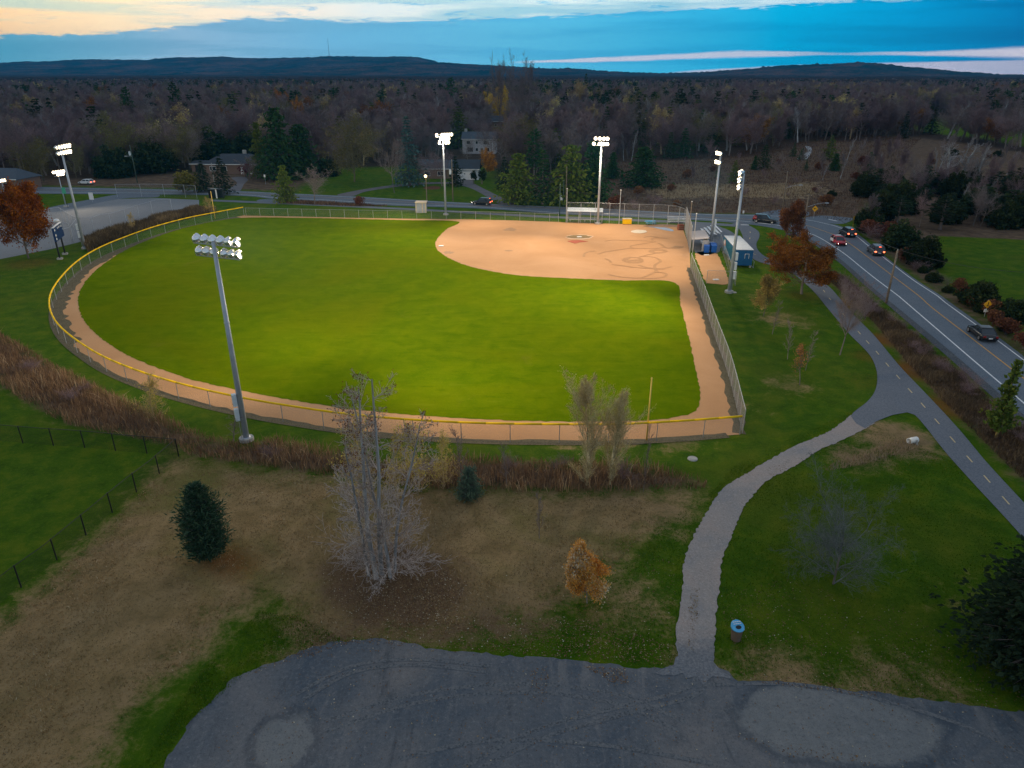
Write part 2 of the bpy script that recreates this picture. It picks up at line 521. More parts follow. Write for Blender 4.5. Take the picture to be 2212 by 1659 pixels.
W.cycles.sample_map_resolution = 1024

sd = bpy.data.lights.new("sun", 'SUN'); sd.energy = 0.12; sd.angle = R(14); sd.color = (1.0, 0.78, 0.52)
so = bpy.data.objects.new("sun", sd); COL.objects.link(so)
v = Vector((math.sin(R(SUN_AZ)) * math.cos(R(8)), math.cos(R(SUN_AZ)) * math.cos(R(8)), math.sin(R(8))))
so.rotation_euler = (-v).to_track_quat('-Z', 'Y').to_euler()

# ================================================================== outlines
def catmull(P, closed=False, step=1.0):
    P = [Vector((p[0], p[1])) for p in P]
    n = len(P); out = []
    rng = range(n if closed else n - 1)
    for i in rng:
        if closed:
            a, b, c, d = P[(i - 1) % n], P[i], P[(i + 1) % n], P[(i + 2) % n]
        else:
            b, c = P[i], P[i + 1]
            a = P[i - 1] if i else b * 2 - c
            d = P[i + 2] if i + 2 < n else c * 2 - b
        k = max(1, int((c - b).length / step))
        for j in range(k):
            t = j / k
            out.append(0.5 * ((2 * b) + (c - a) * t + (2 * a - 5 * b + 4 * c - d) * t * t + (3 * b - a - 3 * c + d) * t ** 3))
    if not closed: out.append(P[-1])
    return out


def jag(P, amp, rng=random.Random(3)):
    return [p + Vector((rng.uniform(-amp, amp), rng.uniform(-amp, amp))) for p in P]


def sheet(name, P, z, m, kind='structure', label=None, cat=None):
    vs = [Vector((p[0], p[1], z)) for p in P]
    tri = tessellate_polygon([vs])
    me = bpy.data.meshes.new(name)
    fs = []
    for t in tri:
        a, b, c = (vs[i] for i in t)
        fs.append(t if (b - a).cross(c - a).z > 0 else (t[0], t[2], t[1]))
    me.from_pydata([tuple(v) for v in vs], [], fs)
    me.materials.append(m)
    return tag(link(name, me), label, cat, kind=kind)


def strip(name, P, w, z, m, kind='structure', dash=None, label=None, cat=None):
    """painted line along P (world), width w; dash = (on, off)"""
    mb = MB()
    P = [Vector((p[0], p[1])) for p in P]
    acc = 0.0
    for i, (a, b) in enumerate(zip(P[:-1], P[1:])):
        t = (b - a)
        if t.length < 1e-4: continue
        if dash:
            k = acc % (dash[0] + dash[1]); acc += t.length
            if k > dash[0]: continue
        n0 = (P[i + 1] - P[max(0, i - 1)]).normalized(); n1 = (P[min(len(P) - 1, i + 2)] - P[i]).normalized()
        n0 = Vector((-n0.y, n0.x)) * w / 2; n1 = Vector((-n1.y, n1.x)) * w / 2
        mb.add([(*(a - n0), z), (*(b - n1), z), (*(b + n1), z), (*(a + n0), z)], [(0, 1, 2, 3)])
    return tag(mb.build(name, m), label, cat, kind=kind)


def inpoly(px, py, poly):
    x = np.array([p[0] for p in poly]); y = np.array([p[1] for p in poly])
    ins = np.zeros(px.shape, bool)
    j = len(x) - 1
    for i in range(len(x)):
        c = ((y[i] > py) != (y[j] > py)) & (px < (x[j] - x[i]) * (py - y[i]) / (y[j] - y[i] + 1e-12) + x[i])
        ins ^= c
        j = i
    return ins


def sdist(px, py, poly):
    """signed distance: positive inside"""
    d = np.full(px.shape, 1e9)
    n = len(poly)
    for i in range(n):
        ax, ay = poly[i][0], poly[i][1]; bx, by = poly[(i + 1) % n][0], poly[(i + 1) % n][1]
        dx, dy = bx - ax, by - ay
        t = np.clip(((px - ax) * dx + (py - ay) * dy) / (dx * dx + dy * dy + 1e-9), 0, 1)
        d = np.minimum(d, np.hypot(px - ax - t * dx, py - ay - t * dy))
    return np.where(inpoly(px, py, poly), d, -d)


# outlines in reference pixels
FENCE_TOP = [(525, 448), (470, 458), (400, 472), (330, 491), (270, 512), (215, 535), (170, 562), (135, 595), (112, 628), (106, 655), (113, 682), (130, 706),
             (165, 735), (220, 769), (300, 802), (400, 832), (530, 861), (650, 881), (760, 896), (900, 908), (1050, 915), (1200, 917), (1340, 917), (1400, 914), (1500, 908), (1603, 900)]
OUTF = catmull(GP(FENCE_TOP, 1.75), False, 1.0)
SIDE_TOP = [(1611, 885), (1580, 770), (1550, 692), (1520, 612), (1494, 548)]
SIDEF = [Vector(p[:2]) for p in GP(SIDE_TOP, 2.3)]
FARF = [Vector(p[:2]) for p in GP([(532, 466), (640, 468), (760, 470.5), (870, 472.5), (990, 473.5), (1100, 476), (1206, 479.5)])]
BACKF = [Vector(p[:2]) for p in GP([(1223, 480.5), (1338, 484), (1431, 487), (1459, 490), (1476, 497), (1485, 522), (1490, 546)])]
GRASS_IN = [(1455, 610), (1470, 660), (1488, 730), (1503, 800), (1511, 842), (1511, 868), (1497, 891), (1440, 905), (1340, 910), (1200, 911), (1000, 904), (800, 889), (650, 868), (500, 840),
            (400, 816), (300, 779), (230, 740), (187, 700), (171, 668), (169, 645), (180, 615), (215, 578), (270, 541), (330, 515), (400, 492), (470, 477), (530, 470.5), (640, 470.5), (760, 473), (870, 475.5), (988, 478.5),
            (965, 495), (947, 513), (940.5, 527), (946, 541), (965, 555), (1000, 571), (1050, 584), (1120, 595), (1220, 601), (1340, 606)]

grassP = jag(catmull(GP(GRASS_IN), True, 0.5), 0.10)
dirtP = [Vector(p[:2]) for p in OUTF] + SIDEF + list(reversed(BACKF)) + list(reversed(FARF))
RD_TOP = [(-250, 398), (0, 402), (482, 412), (598, 417), (758, 424), (841, 429), (980, 437), (1110, 443), (1283, 450), (1495, 461), (1600, 463.5), (1660, 464), (1700, 466), (1745, 473), (1785, 481), (1822, 491), (1854, 507), (1884, 531), (1918, 559), (1978, 604), (2034, 640), (2050, 652), (2162, 733), (2260, 808)]
WH_UP = [(-250, 401), (0, 405), (482, 414), (758, 426), (980, 438.5), (1283, 451.5), (1495, 462.5), (1600, 465), (1680, 467.5), (1740, 474.7), (1780, 482.7), (1816, 492.7), (1848, 509.7), (1876, 531.7), (1910, 557.7), (1970, 603.7), (2026, 640.7), (2041, 653.5), (2152.6, 734.7), (2250, 808)]
YEL = [(-250, 405), (0, 409), (482, 417), (758, 429.5), (980, 442.5), (1283, 453.7), (1495, 468), (1600, 473), (1680, 479), (1738, 486.7), (1780, 499.7), (1808, 510.7), (1840, 529.7), (1868, 551), (1900, 575), (1930, 598), (1986, 640.7), (2012.6, 664.7), (2110, 740), (2212, 818.7), (2270, 864)]
WH_LO = [(-250, 410), (0, 414), (478, 419.7), (598, 427.7), (698, 432), (841, 440.7), (1041, 447.7), (1194, 459), (1374, 466), (1534, 474), (1614, 479), (1680, 487), (1736, 500.7), (1770, 513.7), (1820, 545.7), (1860, 577.7), (1890, 601.7), (1942, 641), (1956.6, 653.5), (2096.6, 774), (2212, 872), (2280, 930)]
RD_LO = [(-250, 414), (0, 418), (478, 422), (598, 431), (698, 435.5), (841, 444), (1041, 451), (1194, 462), (1374, 469.5), (1534, 478), (1610, 484), (1676, 494), (1726, 507), (1758, 521), (1806, 553), (1845, 585), (1880, 617), (1920, 650), (1990, 707), (2080, 782), (2196, 884), (2270, 945)]
roadP = catmull(GP(RD_TOP), False, 2.0) + list(reversed(catmull(GP(RD_LO), False, 2.0)))
PA_R = [(1600, 478), (1619, 487.7), (1638, 500), (1640, 513), (1634, 526), (1637, 540), (1652, 554), (1680, 566), (1718, 579), (1744, 594.7), (1772, 605.9), (1794, 622.7), (1814, 645), (1844.6, 681.5), (1886.6, 723.5), (1942.6, 790.7), (1998.6, 849.5), (2068.6, 925), (2124.6, 992), (2166.6, 1038.5), (2212, 1087), (2300, 1180)]
PA_L = [(2300, 1280), (2212, 1165), (2096.6, 1038.5), (2040.6, 975.5), (1998.6, 922), (1976, 897), (1959.4, 891.5), (1928.6, 897), (1886.6, 914), (1868, 926), (1838, 900), (1872.6, 869), (1889.4, 846.7), (1895, 821.5), (1892, 796), (1881, 771), (1861.4, 748.7), (1833.4, 720.7), (1788.6, 667.5), (1766, 639.5), (1743.8, 617), (1710, 590), (1680, 578), (1656, 570.7), (1630, 562), (1616, 545), (1607, 525), (1603, 507), (1594, 492), (1580, 484)]
pathP = catmull(GP(PA_R), False, 1.0) + catmull(GP(PA_L), False, 1.0)
GR_L = [(1842, 896), (1788.6, 930.7), (1718.6, 964.3), (1648.6, 1003.5), (1592.6, 1034), (1560, 1060), (1530, 1096), (1502, 1148), (1481, 1205), (1469, 1262), (1463, 1320), (1459, 1380), (1455, 1420), (1440, 1443), (1415, 1452), (1448, 1462), (1470, 1458), (1488, 1470)]
GR_R = [(1502, 1464), (1520, 1476), (1545, 1466), (1580, 1466), (1556, 1448), (1544, 1430), (1541, 1400), (1547, 1335), (1550, 1270), (1558, 1212), (1575, 1160), (1600, 1110), (1625, 1075), (1663, 1038.5), (1713, 1009), (1760.6, 978), (1844.6, 939), (1886, 914)]
gravelP = jag(catmull(jag(catmull(GP(GR_L), False, 2.6), 0.16), False, 0.22), 0.07) + jag(catmull(jag(catmull(GP(GR_R), False, 2.6), 0.16), False, 0.22), 0.07)
LOT = [(180, 1900), (345, 1659), (400, 1572), (450, 1522), (520, 1466), (600, 1426), (690, 1389), (800, 1386), (950, 1400), (1150, 1420), (1300, 1433), (1450, 1441), (1500, 1446), (1545, 1443), (1600, 1463), (1750, 1476), (1900, 1500), (2050, 1521), (2212, 1540), (2500, 1575), (2600, 1900)]
lotP = jag(catmull(jag(catmull(GP(LOT[1:-1]), False, 1.6), 0.22), False, 0.3), 0.11)
lotP = [Vector(G(*LOT[0])[:2])] + lotP + [Vector(G(*LOT[-1])[:2])]
lotP = [Vector((lotP[0].x - 4, 12))] + lotP[1:-1] + [Vector((60, 12))]
DRY = [(380, 985), (560, 1012), (760, 1042), (940, 1062), (1200, 1064), (1500, 1062), (1480, 1120), (1400, 1150), (1320, 1230), (1180, 1330), (1000, 1370), (760, 1385), (640, 1400), (600, 1290), (480, 1330), (430, 1420), (330, 1480), (250, 1590), (150, 1720), (-200, 1720), (-150, 1450), (50, 1300), (200, 1170), (300, 1070)]
LIT1 = [(690, 1230), (740, 1190), (850, 1180), (960, 1200), (1010, 1260), (990, 1320), (900, 1360), (780, 1350), (710, 1300)]
LIT2 = [(440, 1200), (470, 1180), (520, 1185), (560, 1215), (540, 1245), (470, 1240)]
REED_U = [(-60, 690), (0, 722), (60, 755), (120, 790), (200, 832), (260, 862), (330, 890), (400, 925), (470, 948), (520, 960), (600, 952), (700, 972), (760, 984), (900, 1003), (1000, 990), (1200, 998), (1350, 1004), (1480, 1022), (1528, 1042)]
REED_L = [(1524, 1056), (1400, 1062), (1200, 1064), (1060, 1062), (950, 1060), (850, 1050), (720, 1032), (620, 1017), (520, 1002), (410, 985), (380, 966), (270, 943), (150, 918), (80, 885), (0, 832), (-60, 790)]
reedP = catmull(GP(REED_U), False, 2.0) + catmull(GP(REED_L), False, 2.0)
MEADOW = [(1300, 452), (1500, 461), (1640, 462), (1740, 470), (1830, 478), (1860, 470), (1900, 400), (1960, 330), (1990, 300), (1860, 290), (1760, 300), (1640, 322), (1540, 335), (1420, 345), (1320, 350), (1290, 400)]
MEADTAN = [(1390, 405), (1480, 398), (1600, 400), (1760, 396), (1780, 415), (1700, 428), (1560, 424), (1440, 428)]
BRUSHR = [(1880, 515), (1860, 470), (1900, 440), (2212, 440), (2500, 470), (2500, 640), (2212, 520), (2040, 512), (2020, 560), (2030, 610), (2120, 680), (2250, 790), (2500, 960), (2300, 840), (2170, 735), (2050, 648), (1990, 604), (1930, 560)]
DITCH = [(1770, 590), (1800, 590), (1830, 605), (1870, 640), (1930, 690), (2000, 745), (2100, 830), (2212, 925), (2320, 1010), (2320, 1130), (2212, 1040), (2120, 950), (2040, 870), (1960, 785), (1890, 700), (1840, 650), (1800, 615)]
GREENFAR = [(1955, 240), (2010, 243), (2080, 262), (2212, 285), (2300, 300), (2300, 325), (2212, 318), (2100, 294), (2020, 292), (1965, 275)]
GREENR = [(2028, 512), (2212, 520), (2500, 535), (2500, 900), (2212, 668), (2120, 640), (2040, 580), (2022, 540)]
WOODF = [(-500, 392), (0, 387), (250, 387), (420, 372), (450, 350), (600, 350), (690, 366), (740, 362), (850, 360), (950, 352), (1030, 352), (1070, 372), (1095, 415), (1180, 428), (1290, 420), (1312, 385), (1330, 352), (1400, 348), (1550, 342), (1650, 335), (1760, 305), (1860, 306), (1950, 296), (2010, 300), (2100, 312), (2212, 330), (2700, 360)]
woodF = [Vector(p[:2]) for p in GP(WOODF)]
woodP = woodF + [Vector((9000, 9000)), Vector((-9000, 9000))]
HARD = [(-100, 470), (60, 458), (120, 455), (256, 430), (340, 428), (430, 432), (430, 450), (370, 462), (300, 484), (230, 502), (184, 510), (176, 522), (112, 538), (0, 560), (-120, 570)]

# ================================================================== ground
def axis(lo, hi, step, far_lo, far_hi, k):
    a = np.arange(lo, hi + step, step)
    b = lo - (np.geomspace(1, 1 + lo - far_lo, k) - 1)[1:][::-1]
    c = hi + (np.geomspace(1, 1 + far_hi - hi, k) - 1)[1:]
    return np.concatenate([b, a, c])


gx = axis(-130, 190, 0.9, -9000, 9000, 26)
gy = axis(8, 260, 0.9, -250, 7800, 30)
GX, GY = np.meshgrid(gx, gy)
px, py = GX.ravel(), GY.ravel()
soft = lambda poly, w: np.clip(sdist(px, py, [(p[0], p[1]) for p in poly]) / w * 0.5 + 0.5, 0, 1)
a_dry = np.maximum.reduce([soft(GP(DRY), 4.0), 0.55 * soft(GP([(1180, 940), (1500, 930), (1560, 950), (1500, 985), (1180, 985)]), 3), 0.6 * soft(reedP, 4)])
for (x, y, r, s) in ((1700, 830, 5, .45), (1600, 880, 4, .4), (1690, 690, 6, .5), (1640, 640, 5, .35), (1940, 950, 5, .75), (1850, 985, 4, .6), (690, 1400, 3, .6), (1350, 1300, 5, .5), (1500, 1435, 3, .5), (1700, 1462, 4, .6), (1950, 1495, 5, .55), (2100, 1300, 7, .3), (1460, 1160, 2.5, .4)):
    c = G(x, y); a_dry = np.maximum(a_dry, s * np.clip(1.3 - np.hypot(px - c.x, py - c.y) / r, 0, 1))
a_lit = np.maximum(soft(GP(LIT1), 3.0), 0.8 * soft(GP([(640, 1385), (900, 1300), (1250, 1330), (1290, 1350), (1000, 1395)]), 4))
a_rust = soft(GP(LIT2), 2.0)
for (x, y, r, s) in ((1830, 655, 4, .7), (1925, 735, 3.5, .8), (1985, 800, 4, .8), (2060, 880, 4, .7), (1880, 770, 3, .5), (1860, 820, 4, .35), (1690, 1300, 5, .12), (1270, 1320, 2.2, .35), (65, 570, 6, .5), (1735, 640, 4, .45)):
    c = G(x, y); a_rust = np.maximum(a_rust, s * np.clip(1.4 - np.hypot(px - c.x, py - c.y) / r, 0, 1))
HOMEDRY = [(-200, 380), (0, 378), (250, 380), (420, 372), (452, 372), (600, 360), (690, 380), (640, 412), (600, 413), (480, 409), (-200, 396)]
SCRUB = [(1860, 290), (1965, 290), (2020, 296), (2100, 300), (2212, 325), (2500, 370), (2500, 480), (2212, 450), (1880, 450), (1830, 400)]
a_mead = np.maximum.reduce([soft(GP(SCRUB), 6.0), soft(GP(MEADOW), 5.0), 0.9 * soft(GP(HOMEDRY), 6.0), soft(GP(BRUSHR), 3.0), 0.95 * soft(GP(DITCH), 2.5), 0.8 * soft(reedP, 2.0)])
a_tan = soft(GP(MEADTAN), 8.0)
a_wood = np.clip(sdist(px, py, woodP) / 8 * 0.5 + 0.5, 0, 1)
grn = np.maximum(soft(GP(GREENFAR), 6.0), soft(GP(GREENR), 2.0))
a_wood = a_wood * (1 - grn); a_mead = a_mead * (1 - grn)
ny, nx = GX.shape
idx = np.arange(nx * ny).reshape(ny, nx)
quads = np.stack([idx[:-1, :-1], idx[:-1, 1:], idx[1:, 1:], idx[1:, :-1]], -1).reshape(-1, 4)

m, nt = newmat('park_ground')
pos = nt.n('ShaderNodeNewGeometry').outputs['Position']
at = lambda s: nt.n('ShaderNodeAttribute', attribute_name=s).outputs['Fac']
nb = nt.noise(pos, 0.07, 4, 0.6, 0.5); nm = nt.noise(pos, 0.5, 5, 0.65, 0.3); nf = nt.noise(pos, 4.0, 5, 0.75); nff = nt.noise(pos, 16.0, 3, 0.8)
grass = nt.ramp(nm, [(0.28, (0.027, 0.087, 0.0030)), (0.5, (0.062, 0.137, 0.0040)), (0.72, (0.135, 0.174, 0.0080))])
grass = nt.mix(nt.math('MULTIPLY', nt.step(nb, 0.45, 0.7), 0.6), grass, (0.115, 0.137, 0.0100))
grass = nt.mix(nt.math('MULTIPLY', nt.step(nf, 0.45, 0.75), 0.45), grass, (0.175, 0.218, 0.0200))
grass = nt.mix(nt.math('MULTIPLY', nt.step(nff, 0.5, 0.3), 0.6), grass, (0.015, 0.045, 0.0020))
dry = nt.ramp(nm, [(0.25, (0.21, 0.146, 0.062)), (0.5, (0.34, 0.232, 0.108)), (0.75, (0.43, 0.295, 0.15))])
dry = nt.mix(nt.math('MULTIPLY', nt.step(nb, 0.50, 0.68), 0.75), dry, (0.150, 0.158, 0.032))
dry = nt.mix(nt.math('MULTIPLY', nt.step(nb, 0.48, 0.34), 0.5), dry, (0.20, 0.145, 0.085))
dry = nt.mix(nt.math('MULTIPLY', nt.step(nf, 0.5, 0.3), 0.6), dry, (0.085, 0.072, 0.030))
dry = nt.mix(nt.math('MULTIPLY', nt.step(nff, 0.55, 0.75), 0.5), dry, (0.50, 0.42, 0.27))
edge = lambda a, k=0.9: nt.step(nt.math('ADD', a, nt.math('ADD', nt.math('MULTIPLY', nt.math('SUBTRACT', nm, 0.5), k), nt.math('MULTIPLY', nt.math('SUBTRACT', nf, 0.5), 0.5))), 0.3, 0.7)
c = nt.mix(edge(at('dry')), grass, dry)
lit = nt.mix(nt.step(nff, 0.4, 0.65), (0.108, 0.069, 0.045), nt.ramp(nf, [(0.3, (0.150, 0.090, 0.054)), (0.7, (0.300, 0.195, 0.128))]))
c = nt.mix(nt.math('MULTIPLY', edge(at('litter'), 0.7), 0.85), c, lit)
rust = nt.mix(nt.step(nff, 0.4, 0.65), (0.180, 0.063, 0.021), (0.360, 0.128, 0.033))
c = nt.mix(nt.math('MULTIPLY', nt.step(nt.math('ADD', at('rust'), nt.math('MULTIPLY', nt.math('SUBTRACT', nf, 0.5), 0.9)), 0.25, 0.9), 0.85), c, rust)
mead = nt.ramp(nm, [(0.25, (0.072, 0.049, 0.034)), (0.5, (0.148, 0.099, 0.065)), (0.75, (0.228, 0.156, 0.095))])
mead = nt.mix(nt.math('MULTIPLY', edge(at('tan'), 1.4), 0.8), mead, (0.456, 0.332, 0.190))
c = nt.mix(edge(at('meadow'), 0.6), c, mead)
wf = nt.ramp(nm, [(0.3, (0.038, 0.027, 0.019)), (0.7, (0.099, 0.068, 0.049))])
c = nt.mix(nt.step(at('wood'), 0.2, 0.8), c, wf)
finish(nt, c, 1.0, 0, 0.05, nt.math('ADD', nf, nt.math('MULTIPLY', nff, 0.5)), 0.12)
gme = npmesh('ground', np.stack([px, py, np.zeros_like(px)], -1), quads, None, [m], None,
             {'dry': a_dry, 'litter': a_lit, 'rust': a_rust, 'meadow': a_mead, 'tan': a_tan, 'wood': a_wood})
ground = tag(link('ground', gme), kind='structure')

# ballfield
m, nt = newmat('infield_clay')
pos = nt.n('ShaderNodeNewGeometry').outputs['Position']
nb = nt.noise(pos, 0.10, 5, 0.6, 0.6); nm = nt.noise(pos, 0.7, 5, 0.65, 0.4); nf = nt.noise(pos, 9.0, 4, 0.75)
c = nt.ramp(nb, [(0.3, (0.49, 0.265, 0.125)), (0.5, (0.54, 0.300, 0.145)), (0.7, (0.58, 0.330, 0.170))])
c = nt.mix(nt.math('MULTIPLY', nt.step(nm, 0.55, 0.78), 0.3), c, (0.40, 0.20, 0.09))
c = nt.mix(nt.math('MULTIPLY', nt.step(nf, 0.55, 0.3), 0.28), c, (0.33, 0.19, 0.11))
finish(nt, c, 0.95, 0, 0.1, nf, 0.03)
M['clay'] = m
sheet('infield_dirt', dirtP, 0.02, m)
m, nt = newmat('outfield_turf')
pos = nt.n('ShaderNodeNewGeometry').outputs['Position']
nb = nt.noise(pos, 0.035, 3, 0.6, 0.8); nm = nt.noise(pos, 0.35, 5, 0.65, 0.5); nf = nt.noise(pos, 3.0, 5, 0.75); nff = nt.noise(pos, 14.0, 3, 0.8)
c = nt.ramp(nm, [(0.25, (0.069, 0.132, 0.0008)), (0.5, (0.099, 0.159, 0.001)), (0.75, (0.136, 0.183, 0.0015))])
c = nt.mix(nt.math('MULTIPLY', nt.step(nb, 0.45, 0.68), 0.55), c, (0.136, 0.161, 0.001))
c = nt.mix(nt.math('MULTIPLY', nt.step(nf, 0.5, 0.75), 0.40), c, (0.178, 0.207, 0.006))
c = nt.mix(nt.math('MULTIPLY', nt.step(nff, 0.5, 0.3), 0.45), c, (0.040, 0.085, 0.001))
mp = nt.n('ShaderNodeMapping'); mp.inputs['Scale'].default_value = (0.35, 1.6, 1); nt.put(mp.inputs[0], pos)
nst = nt.noise(mp.outputs[0], 0.8, 6, 0.72, 0.4)
c = nt.mix(nt.math('MULTIPLY', nt.step(nst, 0.53, 0.70), 0.40), c, (0.162, 0.200, 0.010))
c = nt.mix(nt.math('MULTIPLY', nt.step(nst, 0.46, 0.30), 0.45), c, (0.047, 0.098, 0.001))
c = nt.mix(nt.math('MULTIPLY', nt.step(nt.noise(pos, 0.11, 5, 0.7, 0.6), 0.62, 0.74), 0.35), c, (0.180, 0.165, 0.03))
finish(nt, c, 1.0, 0, 0.0, nt.math('ADD', nf, nt.math('MULTIPLY', nff, 0.5)), 0.06)
sheet('outfield_grass', grassP, 0.035, m)
# rim of weeds inside the outfield fence
M['weeds'] = M_world('fence_weeds', [(0.3, (0.05, 0.05, 0.022)), (0.6, (0.12, 0.10, 0.055)), (0.8, (0.16, 0.12, 0.07))], 0.9, fine=((0.04, 0.04, 0.02), (0.16, 0.13, 0.08)))
def offset_strip(P, d0, d1):
    P = [Vector(p[:2]) for p in P]; a, b = [], []
    for i, p in enumerate(P):
        t = (P[min(i + 1, len(P) - 1)] - P[max(i - 1, 0)]).normalized(); n = Vector((-t.y, t.x))
        a.append(p + n * d0); b.append(p + n * d1)
    return a + list(reversed(b))
rw = random.Random(5)
ring = OUTF[2:-1]
a_, b_ = [], []
for i, p in enumerate(ring):
    t = (ring[min(i + 1, len(ring) - 1)] - ring[max(i - 1, 0)]).normalized(); n = Vector((-t.y, t.x))
    w_ = 1.5 if p.x < -52 else .42; a_.append(p - n * 0.45); b_.append(p + n * (w_ + rw.uniform(-.35, .4) * min(1, w_)))
sheet('fence_verge', a_ + b_[::-1], 0.028, M['weeds'])
sheet('side_verge', jag(offset_strip(catmull(SIDEF, False, 1.0), -0.35, 0.75), 0.22), 0.028, M['weeds'])

# marks on the clay
CLAYDARK = M_world('raked_clay', [(0.3, (0.30, 0.17, 0.09)), (0.7, (0.40, 0.24, 0.13))], 1.5, fine=((0.24, 0.13, 0.07), (0.42, 0.26, 0.14)))
def zz(x0, y0, s):
    return lambda zx, zy: G((x0 + zx * s) * .8848, (y0 + zy * s) * .8848)
R8 = zz(1390, 480, 300 / 2212); R7 = zz(950, 280, 500 / 2212); R9 = zz(1350, 380, 500 / 2212)
def blob(name, f, cx, cy, rx, ry, z, m, seed, n=28, amp=.1):
    r = random.Random(seed)
    P = []
    for i in range(n):
        t = -2 * math.pi * i / n; k = 1 + r.uniform(-amp, amp)
        P.append(f(cx + rx * k * math.cos(t), cy + ry * k * math.sin(t)))
    return sheet(name, catmull(P, True, .3), z, m)
TURFTAN = M_world('worn_patch', [(0.3, (0.20, 0.13, 0.05)), (0.7, (0.28, 0.20, 0.08))], 2.0, fine=((0.14, 0.10, 0.04), (0.3, 0.2, 0.1)))
blob('mound_ring', R7, 2055, 1322, 150, 26, 0.030, M_world('pale_clay', [(0.3, (0.60, 0.40, 0.26)), (0.7, (0.66, 0.46, 0.32))], 1.0), 1)
blob('mound_patch', R7, 2050, 1320, 128, 19, 0.040, TURFTAN, 2)
blob('worn_clay', R7, 1310, 1240, 70, 16, 0.030, CLAYDARK, 4, amp=.3)
blob('worn_clay', R7, 1290, 1470, 40, 7, 0.030, CLAYDARK, 6, amp=.3)
blob('worn_clay', R7, 640, 1490, 60, 14, 0.030, CLAYDARK, 8, amp=.3)
TR = M_world('tyre_rut_clay', [(0.3, (0.36, 0.195, 0.09)), (0.7, (0.45, 0.255, 0.125))], 2.5)
TZ = [0.034]
def track(pts, w=0.35):
    TZ[0] += 0.0012
    P = [p[:2] for p in (R8(*q) for q in pts)]
    strip('tyre_track', catmull(P, False, .4), w * 1.25, TZ[0], TR)
def circ(cx, cy, rx, ry, a0=0, a1=360, w=.35, wob=0.06, seed=0):
    r = random.Random(seed)
    track([(cx + rx * (1 + r.uniform(-wob, wob)) * math.cos(R(a)), cy + ry * (1 + r.uniform(-wob, wob)) * math.sin(R(a))) for a in range(a0, a1 + 1, 20)], w)
circ(1140, 1145, 165, 48, 0, 360, .5, .05, 1); circ(1155, 1130, 120, 36, 0, 360, .5, .2, 2); circ(1190, 1170, 115, 26, 0, 360, .55, .12, 3)
circ(1600, 985, 135, 30, 0, 360, .6, .05, 4); circ(1610, 990, 110, 24, 0, 360, .4, .1, 5)
track([(1260, 1085), (1400, 1080), (1540, 1100), (1620, 1140), (1640, 1170), (1590, 1205), (1540, 1240), (1545, 1300), (1580, 1360)], .4)
track([(1250, 1235), (1330, 1262), (1440, 1285), (1640, 1300), (1780, 1280), (1840, 1265)], .4)
track([(520, 1040), (640, 1000), (860, 965), (1080, 935), (1300, 935), (1500, 940), (1720, 920)], .35)
track([(260, 1085), (270, 1040), (330, 1000), (460, 980)], .35)
track([(640, 805), (780, 785), (1000, 790), (1300, 795), (1500, 810)], .35)
track([(1110, 925), (1115, 890), (1240, 865), (1420, 835), (1560, 815)], .3)
track([(1500, 790), (1490, 765), (1540, 745), (1640, 745), (1760, 755)], .3)
track([(1340, 745), (1400, 722), (1520, 725), (1600, 735)], .3)
track([(1600, 840), (1660, 870), (1740, 925), (1860, 925), (2040, 905)], .4)
track([(760, 1225), (900, 1240), (1200, 1280), (1540, 1300), (1720, 1310)], .3)
track([(640, 1120), (720, 1150), (750, 1190)], .3)
track([(1260, 1090), (1420, 1050), (1560, 1020)], .3)
track([(700, 1400), (860, 1440), (1060, 1462), (1260, 1468), (1400, 1430), (1560, 1350)], .35)
track([(1560, 1360), (1700, 1375), (1750, 1410), (1700, 1450), (1500, 1478), (1280, 1472)], .35)
blob('damp_clay', R8, 1950, 915, 110, 26, 0.030, CLAYDARK, 11, amp=.2)
blob('damp_clay', R8, 1660, 530, 330, 30, 0.030, M_world('wet_clay', [(0.3, (0.28, 0.15, 0.07)), (0.7, (0.36, 0.20, 0.09))], 1.0, rough=.5), 12, amp=.08)
mw, nt = newmat('puddle_water_sky_tint')
finish(nt, (0.36, 0.37, 0.41), 0.03, 0, 0.9)  # pale base colour paints the reflected sky into the water
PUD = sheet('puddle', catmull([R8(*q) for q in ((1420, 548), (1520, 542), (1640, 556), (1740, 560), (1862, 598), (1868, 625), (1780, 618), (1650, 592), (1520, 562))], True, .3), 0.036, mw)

# paved things
M['asphalt'] = M_world('road_asphalt', [(0.3, (0.078, 0.108, 0.145)), (0.55, (0.102, 0.136, 0.175)), (0.75, (0.125, 0.155, 0.19))], 0.25, fine=((0.075, 0.09, 0.11), (0.15, 0.175, 0.205)), bump=0.008, spec=0.35, rough=.75)
M['bike'] = M_world('path_asphalt', [(0.3, (0.118, 0.135, 0.165)), (0.7, (0.150, 0.168, 0.195))], 0.35, fine=((0.11, 0.12, 0.14), (0.18, 0.195, 0.22)), bump=0.006, rough=.85)
m, nt = newmat('gravel')
pos = nt.n('ShaderNodeNewGeometry').outputs['Position']
nb = nt.noise(pos, 0.22, 5, 0.65, 0.6); nm = nt.noise(pos, 1.4, 6, 0.7, 0.4); nf = nt.noise(pos, 7.0, 5, 0.78); nff = nt.noise(pos, 17.0, 2, 0.8)
c = nt.ramp(nb, [(0.3, (0.237, 0.239, 0.250)), (0.48, (0.323, 0.289, 0.270)), (0.62, (0.359, 0.299, 0.270)), (0.75, (0.309, 0.300, 0.300))])
c = nt.mix(nt.math('MULTIPLY', nt.step(nm, 0.42, 0.28), 0.6), c, (0.187, 0.161, 0.142))
c = nt.mix(nt.math('MULTIPLY', nt.step(nm, 0.58, 0.75), 0.5), c, (0.416, 0.389, 0.365))
